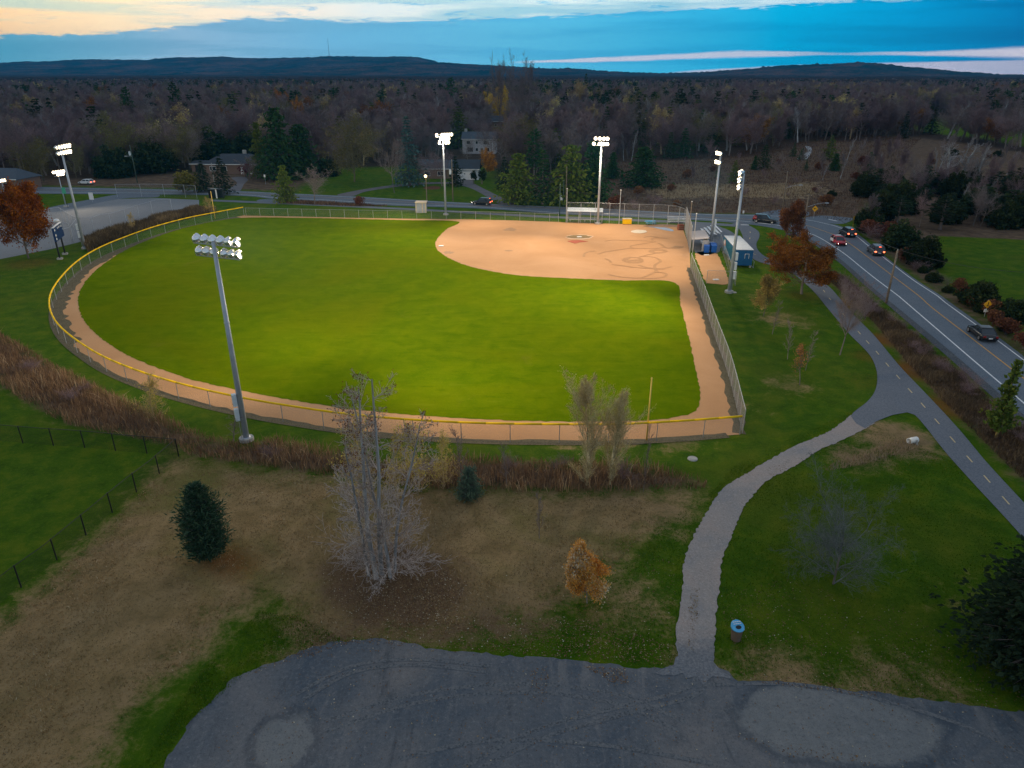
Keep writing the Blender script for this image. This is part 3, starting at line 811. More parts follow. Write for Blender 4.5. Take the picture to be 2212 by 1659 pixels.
c = nt.mix(nt.math('MULTIPLY', nt.step(nf, 0.52, 0.72), 0.75), c, (0.532, 0.486, 0.459))
c = nt.mix(nt.math('MULTIPLY', nt.step(nf, 0.47, 0.3), 0.65), c, (0.166, 0.148, 0.132))
c = nt.mix(nt.math('MULTIPLY', nt.step(nff, 0.5, 0.3), 0.4), c, (0.144, 0.132, 0.122))
sy_ = nt.n('ShaderNodeSeparateXYZ'); nt.put(sy_.inputs[0], pos)
yl = G(1500, 1440).y
k_ = nt.step(nt.math('ADD', sy_.outputs[1], nt.math('MULTIPLY', nt.math('SUBTRACT', nm, 0.5), 2.5)), yl + 3.2, yl + 0.2)
c = nt.mix(nt.math('MULTIPLY', k_, 0.85), c, nt.mix(nt.step(nf, 0.40, 0.65), (0.098, 0.117, 0.140), (0.201, 0.211, 0.227)))
finish(nt, c, 0.95, 0, 0.15, nf, 0.03)
M['gravel'] = m
M['courtpad'] = M_world('court_concrete', [(0.3, (0.17, 0.185, 0.20)), (0.7, (0.24, 0.25, 0.265))], 0.12, fine=((0.16, 0.17, 0.18), (0.26, 0.27, 0.28)))
m, nt = newmat('lot_wet_gravel')
pos = nt.n('ShaderNodeNewGeometry').outputs['Position']
mp = nt.n('ShaderNodeMapping'); mp.inputs['Rotation'].default_value = (0, 0, R(-62)); mp.inputs['Scale'].default_value = (1, 0.20, 1); nt.put(mp.inputs[0], pos)
nb = nt.noise(pos, 0.14, 5, 0.62, 0.8); ns = nt.noise(mp.outputs[0], 0.9, 6, 0.72, 0.8); nm = nt.noise(pos, 1.6, 6, 0.7, 0.4); nf = nt.noise(pos, 5.0, 6, 0.8); nff = nt.noise(pos, 16.0, 2, 0.8)
c = nt.ramp(nb, [(0.32, (0.044, 0.068, 0.098)), (0.44, (0.086, 0.104, 0.126)), (0.55, (0.122, 0.130, 0.142)), (0.68, (0.170, 0.164, 0.165))])
c = nt.mix(nt.math('MULTIPLY', nt.step(ns, 0.52, 0.64), 0.7), c, (0.161, 0.164, 0.170))
c = nt.mix(nt.math('MULTIPLY', nt.step(ns, 0.45, 0.30), 0.65), c, (0.041, 0.054, 0.070))
c = nt.mix(nt.math('MULTIPLY', nt.step(nm, 0.54, 0.68), 0.6), c, (0.149, 0.154, 0.166))
c = nt.mix(nt.math('MULTIPLY', nt.step(nm, 0.42, 0.26), 0.6), c, (0.057, 0.066, 0.077))
sp_ = nt.n('ShaderNodeSeparateXYZ'); nt.put(sp_.inputs[0], pos)
def patch(pts):
    P = GP(pts); cx_ = sum(p.x for p in P) / len(P); cy_ = sum(p.y for p in P) / len(P)
    rx_ = (max(p.x for p in P) - min(p.x for p in P)) / 2; ry_ = (max(p.y for p in P) - min(p.y for p in P)) / 2
    dx = nt.math('DIVIDE', nt.math('SUBTRACT', sp_.outputs[0], cx_), rx_); dy = nt.math('DIVIDE', nt.math('SUBTRACT', sp_.outputs[1], cy_), ry_)
    d2 = nt.math('SQRT', nt.math('ADD', nt.math('MULTIPLY', dx, dx), nt.math('MULTIPLY', dy, dy)))
    d2 = nt.math('ADD', d2, nt.math('ADD', nt.math('MULTIPLY', nt.math('SUBTRACT', nb, 0.5), 1.5), nt.math('MULTIPLY', nt.math('SUBTRACT', nm, 0.5), 0.55)))
    return d2
d1_ = patch([(1566, 1560), (1800, 1484), (2010, 1600), (1800, 1650)]); d2_ = patch([(515, 1620), (620, 1548), (690, 1570), (600, 1700)])
dm = nt.math('MINIMUM', d1_, d2_)
pale = nt.ramp(nm, [(0.3, (0.175, 0.180, 0.176)), (0.7, (0.235, 0.235, 0.226))])
c = nt.mix(nt.math('MULTIPLY', nt.math('MULTIPLY', nt.step(dm, 1.28, 1.06), nt.step(dm, 0.86, 1.0)), 0.4), c, (0.034, 0.047, 0.062))
c = nt.mix(nt.math('MULTIPLY', nt.step(dm, 1.06, 0.78), 0.75), c, pale)
c = nt.mix(nt.math('MULTIPLY', nt.step(nf, 0.52, 0.72), 0.75), c, (0.236, 0.240, 0.246))
c = nt.mix(nt.math('MULTIPLY', nt.step(nf, 0.47, 0.3), 0.65), c, (0.034, 0.042, 0.053))
c = nt.mix(nt.math('MULTIPLY', nt.step(nff, 0.5, 0.3), 0.4), c, (0.039, 0.047, 0.058))
finish(nt, c, nt.math('MULTIPLY_ADD', nb, 0.5, 0.5, clamp=True), 0, 0.3, nf, 0.03)
sheet('parking_lot', lotP, 0.020, m)
LT = M_world('lot_tyre_mark', [(0.35, (0.078, 0.090, 0.106)), (0.7, (0.125, 0.134, 0.146))], 1.2, fine=((0.05, 0.058, 0.068), (0.17, 0.175, 0.18)))
for i_, P_ in enumerate(([(700, 1560), (900, 1500), (1120, 1478), (1330, 1500), (1480, 1560)], [(705, 1580), (900, 1519), (1120, 1496), (1320, 1518), (1470, 1580)], [(1000, 1659), (1150, 1580), (1330, 1530), (1480, 1490), (1510, 1450)], [(1040, 1659), (1180, 1592), (1350, 1543), (1500, 1503), (1530, 1460)],
                         [(860, 1640), (1060, 1600), (1300, 1610), (1540, 1650)], [(1540, 1480), (1700, 1478), (1850, 1500), (2060, 1560), (2212, 1630)], [(640, 1500), (760, 1440), (900, 1425), (1060, 1440)], [(655, 1512), (765, 1452), (900, 1437), (1050, 1452)])):
    strip('lot_tyre_mark', catmull(GP(P_), False, .4), .24, 0.0235 + i_ * .0011, LT)
sheet('gravel_path', gravelP, 0.034, M['gravel'])
sheet('bike_path', pathP, 0.045, M['bike'])
strip('road_shoulder', catmull(GP([(1700, 505), (1740, 512), (1780, 534), (1825, 566), (1862, 598), (1900, 630), (1960, 680), (2060, 764), (2150, 842), (2240, 922)]), False, 1.5), 2.2, 0.030, M_world('shoulder_gravel', [(0.3, (0.045, 0.055, 0.066)), (0.7, (0.085, 0.095, 0.105))], 0.8, fine=((0.035, 0.04, 0.05), (0.13, 0.135, 0.14))))
sheet('road', roadP, 0.040, M['asphalt'])
SW1 = [(456, 431), (600, 437), (760, 444), (841, 448), (925, 452), (1040, 459), (1121, 463), (1221, 468), (1375, 473.5), (1500, 479), (1592, 485)]
SW2 = [(1588, 490), (1500, 484), (1375, 478.5), (1221, 472.5), (1121, 467.5), (1040, 463), (925, 456), (841, 452), (760, 448), (600, 441), (456, 435)]
sheet('sidewalk', catmull(GP(SW1), False, 2) + catmull(GP(SW2), False, 2), 0.032, M['bike'])
plazaP = GP([(1497, 484), (1540, 486), (1560, 492), (1582, 502), (1598, 520), (1600, 540), (1575, 545), (1558, 534), (1550, 546), (1502, 546)])
sheet('plaza', catmull(plazaP, True, 1), 0.026, M['bike'])
sheet('bullpen_dirt', jag(catmull(GP([(1503, 547), (1545, 547), (1562, 575), (1574, 612), (1540, 613), (1526, 612), (1512, 580)]), True, .5), .15), 0.026, M['clay'])
sheet('court_pad', GP(HARD), 0.022, M['courtpad'])
sheet('court_lane', catmull(GP([(100, 450), (200, 430), (256, 420), (330, 415), (340, 426), (256, 430), (120, 458)]), True, 2), 0.026, M['asphalt'])
DRV = M_world('driveway_asphalt', [(0.3, (0.13, 0.12, 0.13)), (0.7, (0.19, 0.175, 0.18))], 0.4)
sheet('driveway', catmull(GP([(490, 412), (512, 396), (500, 384), (525, 382), (536, 388), (527, 398), (517, 413)]), True, 1.5), 0.024, DRV)
sheet('driveway', catmull(GP([(1080, 441), (1060, 430), (1020, 408), (975, 394), (985, 388), (1020, 388), (1024, 396), (1060, 415), (1095, 432), (1112, 443)]), True, 1.5), 0.024, DRV)
sheet('garden_path', catmull(GP([(728, 421), (780, 410), (840, 401), (920, 394), (980, 394), (980, 397), (920, 398), (850, 404.5), (790, 414), (760, 424)]), True, 1.5), 0.024, DRV)
sheet('driveway', catmull(GP([(560, 431), (588, 431), (640, 437), (632, 441), (560, 437)]), True, 1.5), 0.028, M['asphalt'])
sheet('side_road', catmull(GP([(1736, 473), (1770, 466), (1830, 470), (1842, 474), (1820, 484), (1790, 482)]), True, 1.0), 0.030, M['asphalt'])
sheet('side_road', catmull(GP([(1640, 462), (1670, 455), (1700, 452), (1740, 455), (1745, 466), (1700, 468)]), True, 1.0), 0.030, M['asphalt'])
sheet('forest_trail', catmull(GP([(1722, 345), (1728, 338), (1745, 326), (1738, 316), (1748, 316), (1754, 322), (1752, 330), (1742, 344)]), True, 1.5), 0.03, M_world('trail_gravel', [(0.3, (0.3, 0.3, 0.3)), (0.7, (0.4, 0.4, 0.4))], .5))
sheet('flower_bed', catmull(GP([(915, 405), (935, 402), (952, 404), (945, 409), (920, 409)]), True, 1), 0.02, M_world('rust_bed', [(0.3, (0.10, 0.04, 0.02)), (0.7, (0.20, 0.08, 0.03))], .8))
strip('road_edge_line', catmull(GP(WH_UP), False, 1.5), 0.16, 0.050, M['paintwhite'])
strip('road_edge_line', catmull(GP(WH_LO), False, 1.5), 0.18, 0.050, M['paintwhite'])
strip('road_centre_line', catmull(GP(YEL), False, 1.5), 0.15, 0.050, M['paintyellow'])
strip('crosswalk_bar', GP([(1600, 486), (1618, 486.5)]), 0.5, 0.055, M['paintwhite'])
strip('crosswalk_bar', GP([(1637, 482), (1665, 485)]), 0.5, 0.055, M['paintwhite'])
strip('stop_bar', GP([(1790, 474), (1808, 478)]), 0.4, 0.050, M['paintwhite'])
R3 = zz(1800, 650, 700 / 2212)
mb = MB()
dc = [(540, 88), (620, 142), (670, 195), (715, 255), (820, 375), (940, 515), (1005, 588), (1080, 670), (1157, 762), (1240, 857), (1332, 962), (1432, 1075), (1540, 1200), (1660, 1340), (1790, 1490), (1925, 1645), (2070, 1810)]
for i, q in enumerate(dc):
    a = R3(*q); b = R3(*dc[min(i + 1, len(dc) - 1)]) if i + 1 < len(dc) else a * 2 - R3(*dc[i - 1])
    t = (b - a).normalized(); n = Vector((-t.y, t.x, 0)) * .055
    for z in (0.052,):
        p, q2 = a - t * .55, a + t * .55
        mb.add([(*(p - n)[:2], z), (*(q2 - n)[:2], z), (*(q2 + n)[:2], z), (*(p + n)[:2], z)], [(0, 1, 2, 3)])
R1z = zz(1650, 350, 500 / 2212)
for q, q2 in (((800, 955), (805, 970)), ((800, 1020), (798, 1035)), ((835, 1195), (855, 1203)), ((1400, 1440), (1430, 1455)), ((950, 1250), (985, 1268))):
    a, b = R1z(*q), R1z(*q2); t = (b - a).normalized() * .6; n = Vector((-t.y, t.x, 0)) * .12
    c = (a + b) / 2
    mb.add([(*(c - t - n)[:2], .052), (*(c + t - n)[:2], .052), (*(c + t + n)[:2], .052), (*(c - t + n)[:2], .052)], [(0, 1, 2, 3)])
tag(mb.build('path_centre_line', M['pathyellow']), kind='structure')

# ================================================================== hills beyond
def fbm(x, y, seed, oct=4):
    r = np.random.RandomState(seed); s = np.zeros_like(x); a = 1.0
    for k in range(oct):
        for _ in range(3):
            th = r.rand() * 6.283; ph = r.rand() * 6.283; f = (2 ** k) * (0.7 + .6 * r.rand())
            s += a * np.sin(f * (x * math.cos(th) + y * math.sin(th)) + ph)
        a *= 0.5
    return s / 3


def ridge(name, prof, Y0, depth, seed, m, back=0.6):
    prof = sorted(prof)
    xs_px = np.array([p[0] for p in prof]); ys_px = np.array([p[1] for p in prof])
    X0 = np.linspace(-1.2, 1.2, 900) * Y0 * .82
    c = Y0 * CP + HC * SP
    pxx = CX + X0 / c * FPX
    ypx = np.interp(pxx, xs_px, ys_px)
    top = np.array([ZT(Y0, y) for y in ypx]) - 9
    vy = np.linspace(-1, 1, 44)
    XX, VV = np.meshgrid(X0, vy)
    YY = Y0 + VV * depth
    fall = np.where(VV < 0, np.clip(1 - np.abs(VV) ** 1.3, 0, 1), np.clip(1 - (VV * back) ** 2, 0, 1))
    ZZ = top[None, :] * fall + fbm(XX / 420, YY / 420, seed) * 16 * fall + fbm(XX / 130, YY / 130, seed + 1) * 6 * fall + np.abs(np.random.RandomState(seed).randn(*XX.shape)) * 3.2
    ZZ = np.where(VV <= -.999, -0.6, ZZ)
    idx = np.arange(XX.size).reshape(XX.shape)
    q = np.stack([idx[:-1, :-1], idx[:-1, 1:], idx[1:, 1:], idx[1:, :-1]], -1).reshape(-1, 4)
    me = npmesh(name, np.stack([XX.ravel(), YY.ravel(), ZZ.ravel()], -1), q, None, [m])
    return tag(link(name, me), kind='structure')


m, nt = newmat('hill_forest')
pos = nt.n('ShaderNodeNewGeometry').outputs['Position']
nb = nt.noise(pos, 0.004, 5, 0.65, 0.5); nf = nt.noise(pos, 0.05, 5, 0.75)
c = nt.ramp(nb, [(0.38, (0.010, 0.028, 0.022)), (0.5, (0.050, 0.044, 0.036)), (0.62, (0.13, 0.070, 0.050))])
c = nt.mix(nt.math('MULTIPLY', nt.step(nf, 0.5, 0.3), 0.7), c, (0.012, 0.018, 0.010))
finish(nt, c, 1.0, 0, 0.0, nf, 6.0)
ridge('hill', [(-600, 136), (0, 134.5), (60, 132), (120, 131), (170, 128.5), (330, 128), (390, 121.5), (430, 121), (480, 118.5), (540, 121), (700, 122), (800, 123), (860, 124.5), (905, 128), (930, 134), (960, 142), (1010, 152), (1060, 160), (3000, 170)], 6400, 1300, 3, m)
ridge('hill', [(-600, 150), (500, 150), (760, 140), (860, 134), (920, 134), (1043, 138.5), (1124, 141.5), (1227, 144.5), (1331, 150), (1396, 153.5), (1487, 153), (1560, 153.5), (1600, 158), (1700, 162), (3000, 165)], 5200, 1200, 5, m)
ridge('hill', [(-600, 170), (1480, 160), (1560, 153), (1637, 148.5), (1715, 142), (1780, 140.5), (1835, 138), (1897, 142.5), (1975, 151), (2079, 158.5), (2209, 162), (3000, 166)], 4300, 1100, 9, m)

# canopy of the wood too far to tell its trees apart
Xc = np.linspace(-3600, 3600, 620); Yc = np.concatenate([np.linspace(1180, 2400, 150), np.geomspace(2420, 5200, 60)])
XX, YY = np.meshgrid(Xc, Yc)
rs = np.random.RandomState(4)
ZZ = 13 + fbm(XX / 90, YY / 90, 8) * 1.6 + rs.rand(*XX.shape) ** 2 * 5.0
ZZ[0] = 0; ZZ[-1] = 0
idx = np.arange(XX.size).reshape(XX.shape)
q = np.stack([idx[:-1, :-1], idx[:-1, 1:], idx[1:, 1:], idx[1:, :-1]], -1).reshape(-1, 4)
m, nt = newmat('far_canopy')
pos = nt.n('ShaderNodeNewGeometry').outputs['Position']
nb = nt.noise(pos, 0.012, 5, 0.7, 0.5); nf = nt.noise(pos, 0.12, 4, 0.75)
c = nt.ramp(nb, [(0.35, (0.012, 0.024, 0.012)), (0.48, (0.05, 0.036, 0.032)), (0.6, (0.066, 0.046, 0.040)), (0.72, (0.085, 0.05, 0.03))])
c = nt.mix(nt.math('MULTIPLY', nt.step(nf, 0.5, 0.3), 0.7), c, (0.015, 0.018, 0.012))
finish(nt, c, 1.0, 0, 0.0, nf, 2.5)
tag(link('far_woods', npmesh('far_woods', np.stack([XX.ravel(), YY.ravel(), ZZ.ravel()], -1), q, None, [m])), 'dark autumn wood receding to the foot of the hills', 'wood', kind='stuff')

# air
mb = MB(); mb.box((0, 3800, 199), (22000, 8200, 400))
m, nt = newmat('haze_air')
pv = nt.n('ShaderNodeVolumePrincipled')
pv.inputs['Color'].default_value = (0.04, 0.50, 1.0, 1); pv.inputs['Density'].default_value = 7.5e-5; pv.inputs['Anisotropy'].default_value = 0.0
o = nt.n('ShaderNodeOutputMaterial'); nt.put(o.inputs['Volume'], pv.outputs[0])
HAZE = True
if HAZE:
    hz = tag(mb.build('haze', m), kind='stuff')
# ================================================================== floodlights
LIGHTS = []


def lamp_head(parent, loc, yaw, pitch, lit=True, s=1.0, side=0.0):
    """spun aluminium bowl on a yoke, glowing lens in its mouth"""
    Mx = Matrix.Translation(loc) @ Matrix.Rotation(yaw, 4, 'Z') @ Matrix.Rotation(R(90) - pitch, 4, 'Y')
    # local +Z of the bowl looks outwards along (yaw, pitch down)
    mb = MB()
    prof = [(0.02, -0.36), (0.13, -0.34), (0.24, -0.24), (0.31, -0.10), (0.335, 0.02), (0.345, 0.06), (0.325, 0.055), (0.30, -0.04)]
    mb.lathe([(r * s, z * s) for r, z in prof], 18, Mx)
    mb.add([Mx @ Vector((0.02 * s * math.cos(t * .349), 0.02 * s * math.sin(t * .349), -0.36 * s)) for t in range(18)], [tuple(range(18))])
    h = mb.build('lamp_head', M['lampback'], parent, True)
    l = MB(); l.lathe([(0.30 * s, -0.02 * s), (0.2 * s, 0.015 * s), (0.02 * s, 0.03 * s)], 18, Mx)
    l.build('lens', M['flood'] if lit else M['glass'], h, True)
    v = MB()
    for k in range(7):      # short visor over the upper rim
        a0, a1 = R(90 + -75 + k * 150 / 7), R(90 + -75 + (k + 1) * 150 / 7)
        # upper side of the bowl is local -X after the tilt
        p = [(0.345 * s * -math.sin(a), 0.345 * s * math.cos(a)) for a in (a0, a1)]
        v.add([Mx @ Vector((p[0][0], p[0][1], .05 * s)), Mx @ Vector((p[1][0], p[1][1], .05 * s)), Mx @ Vector((p[1][0], p[1][1], .22 * s)), Mx @ Vector((p[0][0], p[0][1], .22 * s))], [(0, 1, 2, 3)])
    v.build('visor', M['lampback'], h)
    return h


def flood_pole(base, top_y, aim, rows, label, power, boxes=0, boxside=0.0, r0=0.26, r1=0.15, twist=None, foot=True, pitch=R(32), name='floodlight_pole', gap=0.78, rowgap=0.95, light_pitch=None, s=1.0, group='floodlight poles round the ballfield', spotdeg=118):
    b = G(*base)
    H = ZT(b.y, top_y)
    t = empty(name, b, 0, label, 'floodlight', group)
    mb = MB(); mb.tube((0, 0, 0.25), (0, 0, H), r0, r1, 14); mb.tube((0, 0, H * .62), (0, 0, H * .62 + .1), r0 * .86, r0 * .86, 14)
    mb.tube((0, 0, .2), (0, 0, .34), r0 + .12, r0 + .12, 10)
    mb.build('pole', M['pole'], t, True)
    if foot:
        mb = MB(); mb.tube((0, 0, -0.2), (0, 0, 0.3), 0.62, 0.60, 18); mb.build('footing', M['concrete'], t)
    d = Vector((aim[0] - b.x, aim[1] - b.y, 0)); yaw = math.atan2(d.y, d.x)
    perp = Vector((-math.sin(yaw), math.cos(yaw), 0))      # to the left of the aim
    for ri, offs in enumerate(rows):
        z = H - 0.25 - ri * rowgap
        w = max(abs(o) for o in offs) * gap + .2
        mb = MB(); c = Vector((math.cos(yaw), math.sin(yaw), 0)) * (r1 + .06)
        mb.tube(perp * -w + c + Vector((0, 0, z)), perp * w + c + Vector((0, 0, z)), 0.05, 0.05, 6)
        mb.build('crossarm', M['galv'], t)
        for o in offs:
            tw = twist(o, ri) if twist else -o * R(7)
            lamp_head(t, perp * (o * gap) + c * 1.8 + Vector((0, 0, z + .30 * s)), yaw + tw, pitch, True, s)
    if boxes:
        mb = MB()
        sd = Vector((math.cos(boxside), math.sin(boxside), 0))
        for k in range(boxes):
            z = 2.2 + k * 1.35
            cb = MB()
            for j in range(3):
                cb.box((*(sd * (r0 + .17))[:2], z + j * .36), (0.34, 0.42, 0.35), boxside)
            cb.box((*(sd * (r0 + .35))[:2], z + .02), (.02, .2, .06), boxside, 1)
            cb.build('control_box', [M['boxgrey'], M['black']], t)
        mb.tube((*(sd * (r0 + .1))[:2], .3), (*(sd * (r0 + .1))[:2], 2.2), .03, .03, 6)
        mb.build('conduit', M['galv'], t)
    for pw, ax, ay, deg in power:
        ld = bpy.data.lights.new('flood_beam', 'SPOT')
        ld.energy = pw * BEAM; ld.color = (1.0, 0.80, 0.56); ld.spot_size = R(deg); ld.spot_blend = 0.95; ld.shadow_soft_size = 1.2
        lo = bpy.data.objects.new('flood_beam', ld); COL.objects.link(lo)
        lo.parent = t
        lo.location = Vector((math.cos(yaw), math.sin(yaw), 0)) * 1.2 + Vector((0, 0, H - .4))
        v = Vector((ax - b.x, ay - b.y, -H)).normalized()
        lo.rotation_euler = v.to_track_quat('-Z', 'Y').to_euler()
    return t


BEAM = 39478.0
INF = (16, 138, 0)
OFC = (-6, 108, 0)
six = (2.5, 1.5, .5, -.5, -1.5, -2.5)
flood_pole((533, 951), 524, (5, 125, 0), [six, (2.4, 1.45, .5, -.75, -1.7, -2.45)], 'tall steel floodlight pole in front of the outfield fence, lamps seen from behind', [(0.51, -58, 145, 138), (1.32, -22, 175, 86), (1.41, 50, 102, 103)], 2, R(-150),
           twist=lambda o, r: (-R(12) if o > -1 else -R(55 + 15 * (o < -2))), gap=.78, rowgap=.95, pitch=R(24), s=1.08)
flood_pole((184, 537), 318, (-5, 128, 0), [six, (2.3, 1.4, .5, -.5, -1.4, -2.3)], 'leftmost big floodlight pole beside the blue scoreboard, lamps glaring', [(0.33, 12, 94, 125), (0.51, -32, 175, 100)], 2, R(200), pitch=R(24))
flood_pole((963, 464), 292, (6, 130, 0), [(2.6, 1.8, 1, .2, -.6, -2.4), (1.6, .8, -.1, -1.1), (1.5, .7, -1.6)], 'floodlight pole standing by the small grey shed, three uneven lamp rows', [(0.91, 34, 87, 143), (1.63, -52, 55, 86), (0.85, -84, 150, 143)], pitch=R(24), rowgap=.8, gap=.72)
flood_pole((1291, 484), 300, (10, 122, 0), [(1.6, .7, -.4, -1.5), (1.6, .7, -.4, -1.9)], 'floodlight pole behind the open dugout with two rows of four lamps', [(2.04, -51, 55, 86), (0.35, 24, 148, 143)], 0, rowgap=1.0, pitch=R(24))
flood_pole((1535, 526), 332, (16, 124, 0), [(.9, .3, -.3, -.9), (.9, .3, -.3, -.9)], 'floodlight pole beside the aluminium bleachers, lamp bank seen edge on', [(0.37, 6, 129, 94), (0.47, 4, 58, 131)], 2, R(10), rowgap=1.5, pitch=R(24), gap=.6)
flood_pole((1574.5, 632), 375, (8, 112, 0), [(1.2, .6, 0, -.6, -1.2), (1, .4, -.2, -.8), (.6, 0, -.6)], 'floodlight pole in the grass by the blue container, three lamp tiers', [(1.8, -48, 55, 118), (0.65, -28, 169, 143)], 3, R(0), rowgap=.95, pitch=R(24), gap=.55, twist=lambda o, r: R(48) - o * R(5))
flood_pole((143, 447), 372, (-60, 150, 0), [(1.6, .8, 0, -.8, -1.6), (1.2, .4, -.4)], 'thin dark floodlight pole by the court behind the scoreboard', [(.12, -62, 140, 120)], 0, r0=.14, r1=.08, rowgap=.6, name='court_floodlight', group='lights at the courts')
flood_pole((20, 452), 391, (-90, 160, 0), [(.8, 0, -.8)], 'court floodlight glowing above the orange oak at the left edge', [(.08, -90, 150, 120)], 0, r0=.14, r1=.08, name='court_floodlight', group='lights at the courts')

# ================================================================== fences
def ribbon(name, P, z0, z1, m, parent, uvs=1.0):
    """upright mesh panel along P with its UV in metres; z0, z1 numbers or lists"""
    n = len(P); V = []; L = [0.0]
    f = lambda z, i: z[i] if isinstance(z, (list, tuple)) else z
    for i, p in enumerate(P):
        if i: L.append(L[-1] + (Vector(p[:2]) - Vector(P[i - 1][:2])).length)
        V += [(p[0], p[1], f(z0, i)), (p[0], p[1], f(z1, i))]
    Q = [(2 * i, 2 * i + 2, 2 * i + 3, 2 * i + 1) for i in range(n - 1)]
    me = npmesh(name, V, Q, None, [m])
    uv = me.uv_layers.new(name='UVMap')
    a = []
    for i in range(n - 1):
        a += [L[i], f(z0, i), L[i + 1], f(z0, i + 1), L[i + 1], f(z1, i + 1), L[i], f(z1, i)]
    uv.data.foreach_set('uv', a)
    return link(name, me, parent)


def fence(name, P, h, label, mlink='link', post='galv', step=3.0, cap=None, r=.035, mid=False, cat='fence', z0=0.03, group=None, top=True):
    P = [Vector(p[:2]) for p in P]
    o = P[0]
    t = empty(name, (o.x, o.y, 0), 0, label, cat, group)
    L = [(p - o) for p in P]
    ribbon('mesh_panel', L, z0, h, M[mlink], t)
    # posts at even steps
    acc = 0.0; nxt = 0.0; spots = []
    for a, b in zip(L[:-1], L[1:]):
        d = (b - a).length
        while nxt <= acc + d + 1e-6:
            spots.append(a + (b - a) * ((nxt - acc) / max(d, 1e-6))); nxt += step
        acc += d
    if (spots[-1] - L[-1]).length > .5: spots.append(L[-1])
    mb = MB(); mb.tube((0, 0, 0), (0, 0, h + .05), r, r, 7)
    me = mb.mesh('post', M[post])
    for s in spots[:100]:
        c = link('post', me, t); c.location = (s.x, s.y, 0)
    if top:
        mb = MB(); mb.path([(p.x, p.y, h) for p in L], .025, 6); mb.build('top_rail', M[post], t)
    if mid:
        mb = MB(); mb.path([(p.x, p.y, h * .5) for p in L], .02, 6); mb.build('middle_rail', M[post], t)
    if cap:
        mb = MB(); mb.path([(p.x, p.y, h + .04) for p in L], .10, 8); mb.build('top_cap', M[cap], t, True)
    return t


fence('outfield_fence', OUTF[::2] + [OUTF[-1]], 1.75, 'long curved chain-link outfield fence with a bright yellow top cap', step=4.2, cap='yellow')
fence('side_fence', catmull(SIDEF, False, 2.0), 2.3, 'tall grey slatted fence along the right side of the diamond', 'linkwind', step=2.6)
fence('far_fence', FARF, 1.7, 'low chain-link fence along the far side before the sidewalk', step=3.2)
BKP = [Vector(p) for p in BACKF]
t = fence('backstop', BKP[:5], 4.2, 'tall chain-link backstop behind home plate with a kinked top hood', step=3.0, mid=True, r=.05)
o = BKP[0]
# hood: panels leaning in over the plate
hood = [BKP[2], BKP[3], BKP[4]]
inn = Vector(G(1420, 515)[:2])
mb = MB()
for a, b in zip(hood[:-1], hood[1:]):
    pa = a + (inn - a).normalized() * 1.2; pb = b + (inn - b).normalized() * 1.2
    mb.tube((a.x - o.x, a.y - o.y, 4.2), (pa.x - o.x, pa.y - o.y, 5.0), .05, .05, 6)
    mb.tube((pa.x - o.x, pa.y - o.y, 5.0), (pb.x - o.x, pb.y - o.y, 5.0), .09, .09, 6)
    mb.tube((b.x - o.x, b.y - o.y, 4.2), (pb.x - o.x, pb.y - o.y, 5.0), .05, .05, 6)
mb.build('hood_frame', M['cable'], t)
fence('backstop_wing', [BKP[4] + Vector((.2, -.3)), BKP[5], BKP[6]], 4.6, 'tall grey slatted screen running from the backstop to the side fence', 'linkwind', step=2.2, r=.06)
# tall net masts
NM = [((1223, 480.5), 408), ((1337, 484), 411), ((1486, 437 + 87), 436), ((1496, 546), 462)]
netm = []
for (bx, by), ty in NM:
    b = G(bx, by); H = ZT(b.y, ty)
    t = empty('net_mast', b, 0, ['slim net mast at the corner of the open dugout', 'slim net mast next to the yellow box', 'timber net mast behind the backstop corner', 'thick net mast at the slatted screen by the right dugout'][len(netm)], 'mast', 'net masts along the backstop')
    mb = MB(); mb.tube((0, 0, 0), (0, 0, H), .09, .07, 8); mb.build('mast', M['galv' if len(netm) != 2 else 'wood'], t)
    mb = MB(); mb.tube((0, 0, H), (0, 0, H + .12), .11, .11, 8); mb.build('cap', M['white'], t)
    netm.append(Vector((b.x, b.y, H)))


def wire(pts, sag, label, r=.018, name='overhead_wire', group='overhead wires'):
    mb = MB()
    for a, b in zip(pts[:-1], pts[1:]):
        a, b = Vector(a), Vector(b); P = []
        for i in range(13):
            k = i / 12; p = a.lerp(b, k); p.z -= sag * 4 * k * (1 - k); P.append(p)
        mb.path(P, r, 4)
    return tag(mb.build(name, M['cable']), label, 'wire', group)


wire([netm[0], netm[1], netm[2]], .8, 'thin net cable strung between the backstop masts', .015)
# courts at the left
Z5 = zz(0, 320, 500 / 2212)
fence('court_fence', [Z5(*q) for q in ((825, 1088), (1008, 1105), (1120, 1060), (1225, 1050), (1320, 1020), (1430, 980), (1520, 950), (1615, 920), (1705, 890), (1780, 885), (1865, 880))], 3.0, 'tall chain-link fence on the near side of the concrete court', 'link', 'pole', 5, r=.04)
fence('court_fence', [Z5(*q) for q in ((1270, 715), (1480, 712), (1700, 712), (1930, 718), (2130, 730))], 3.2, 'tall chain-link fence on the far side of the concrete court', 'link', 'pole', 6, r=.04)
fence('court_fence', [Z5(*q) for q in ((560, 1000), (665, 975), (825, 1085))], 3.0, 'chain-link fence at the court corner behind the floodlight pole', 'link', 'pole', 5, r=.04)
fence('court_fence', [Z5(*q) for q in ((560, 1270), (700, 1235), (790, 1210), (860, 1110))], 2.9, 'chain-link fence at the court right behind the scoreboard', 'link', 'pole', 6, r=.04)
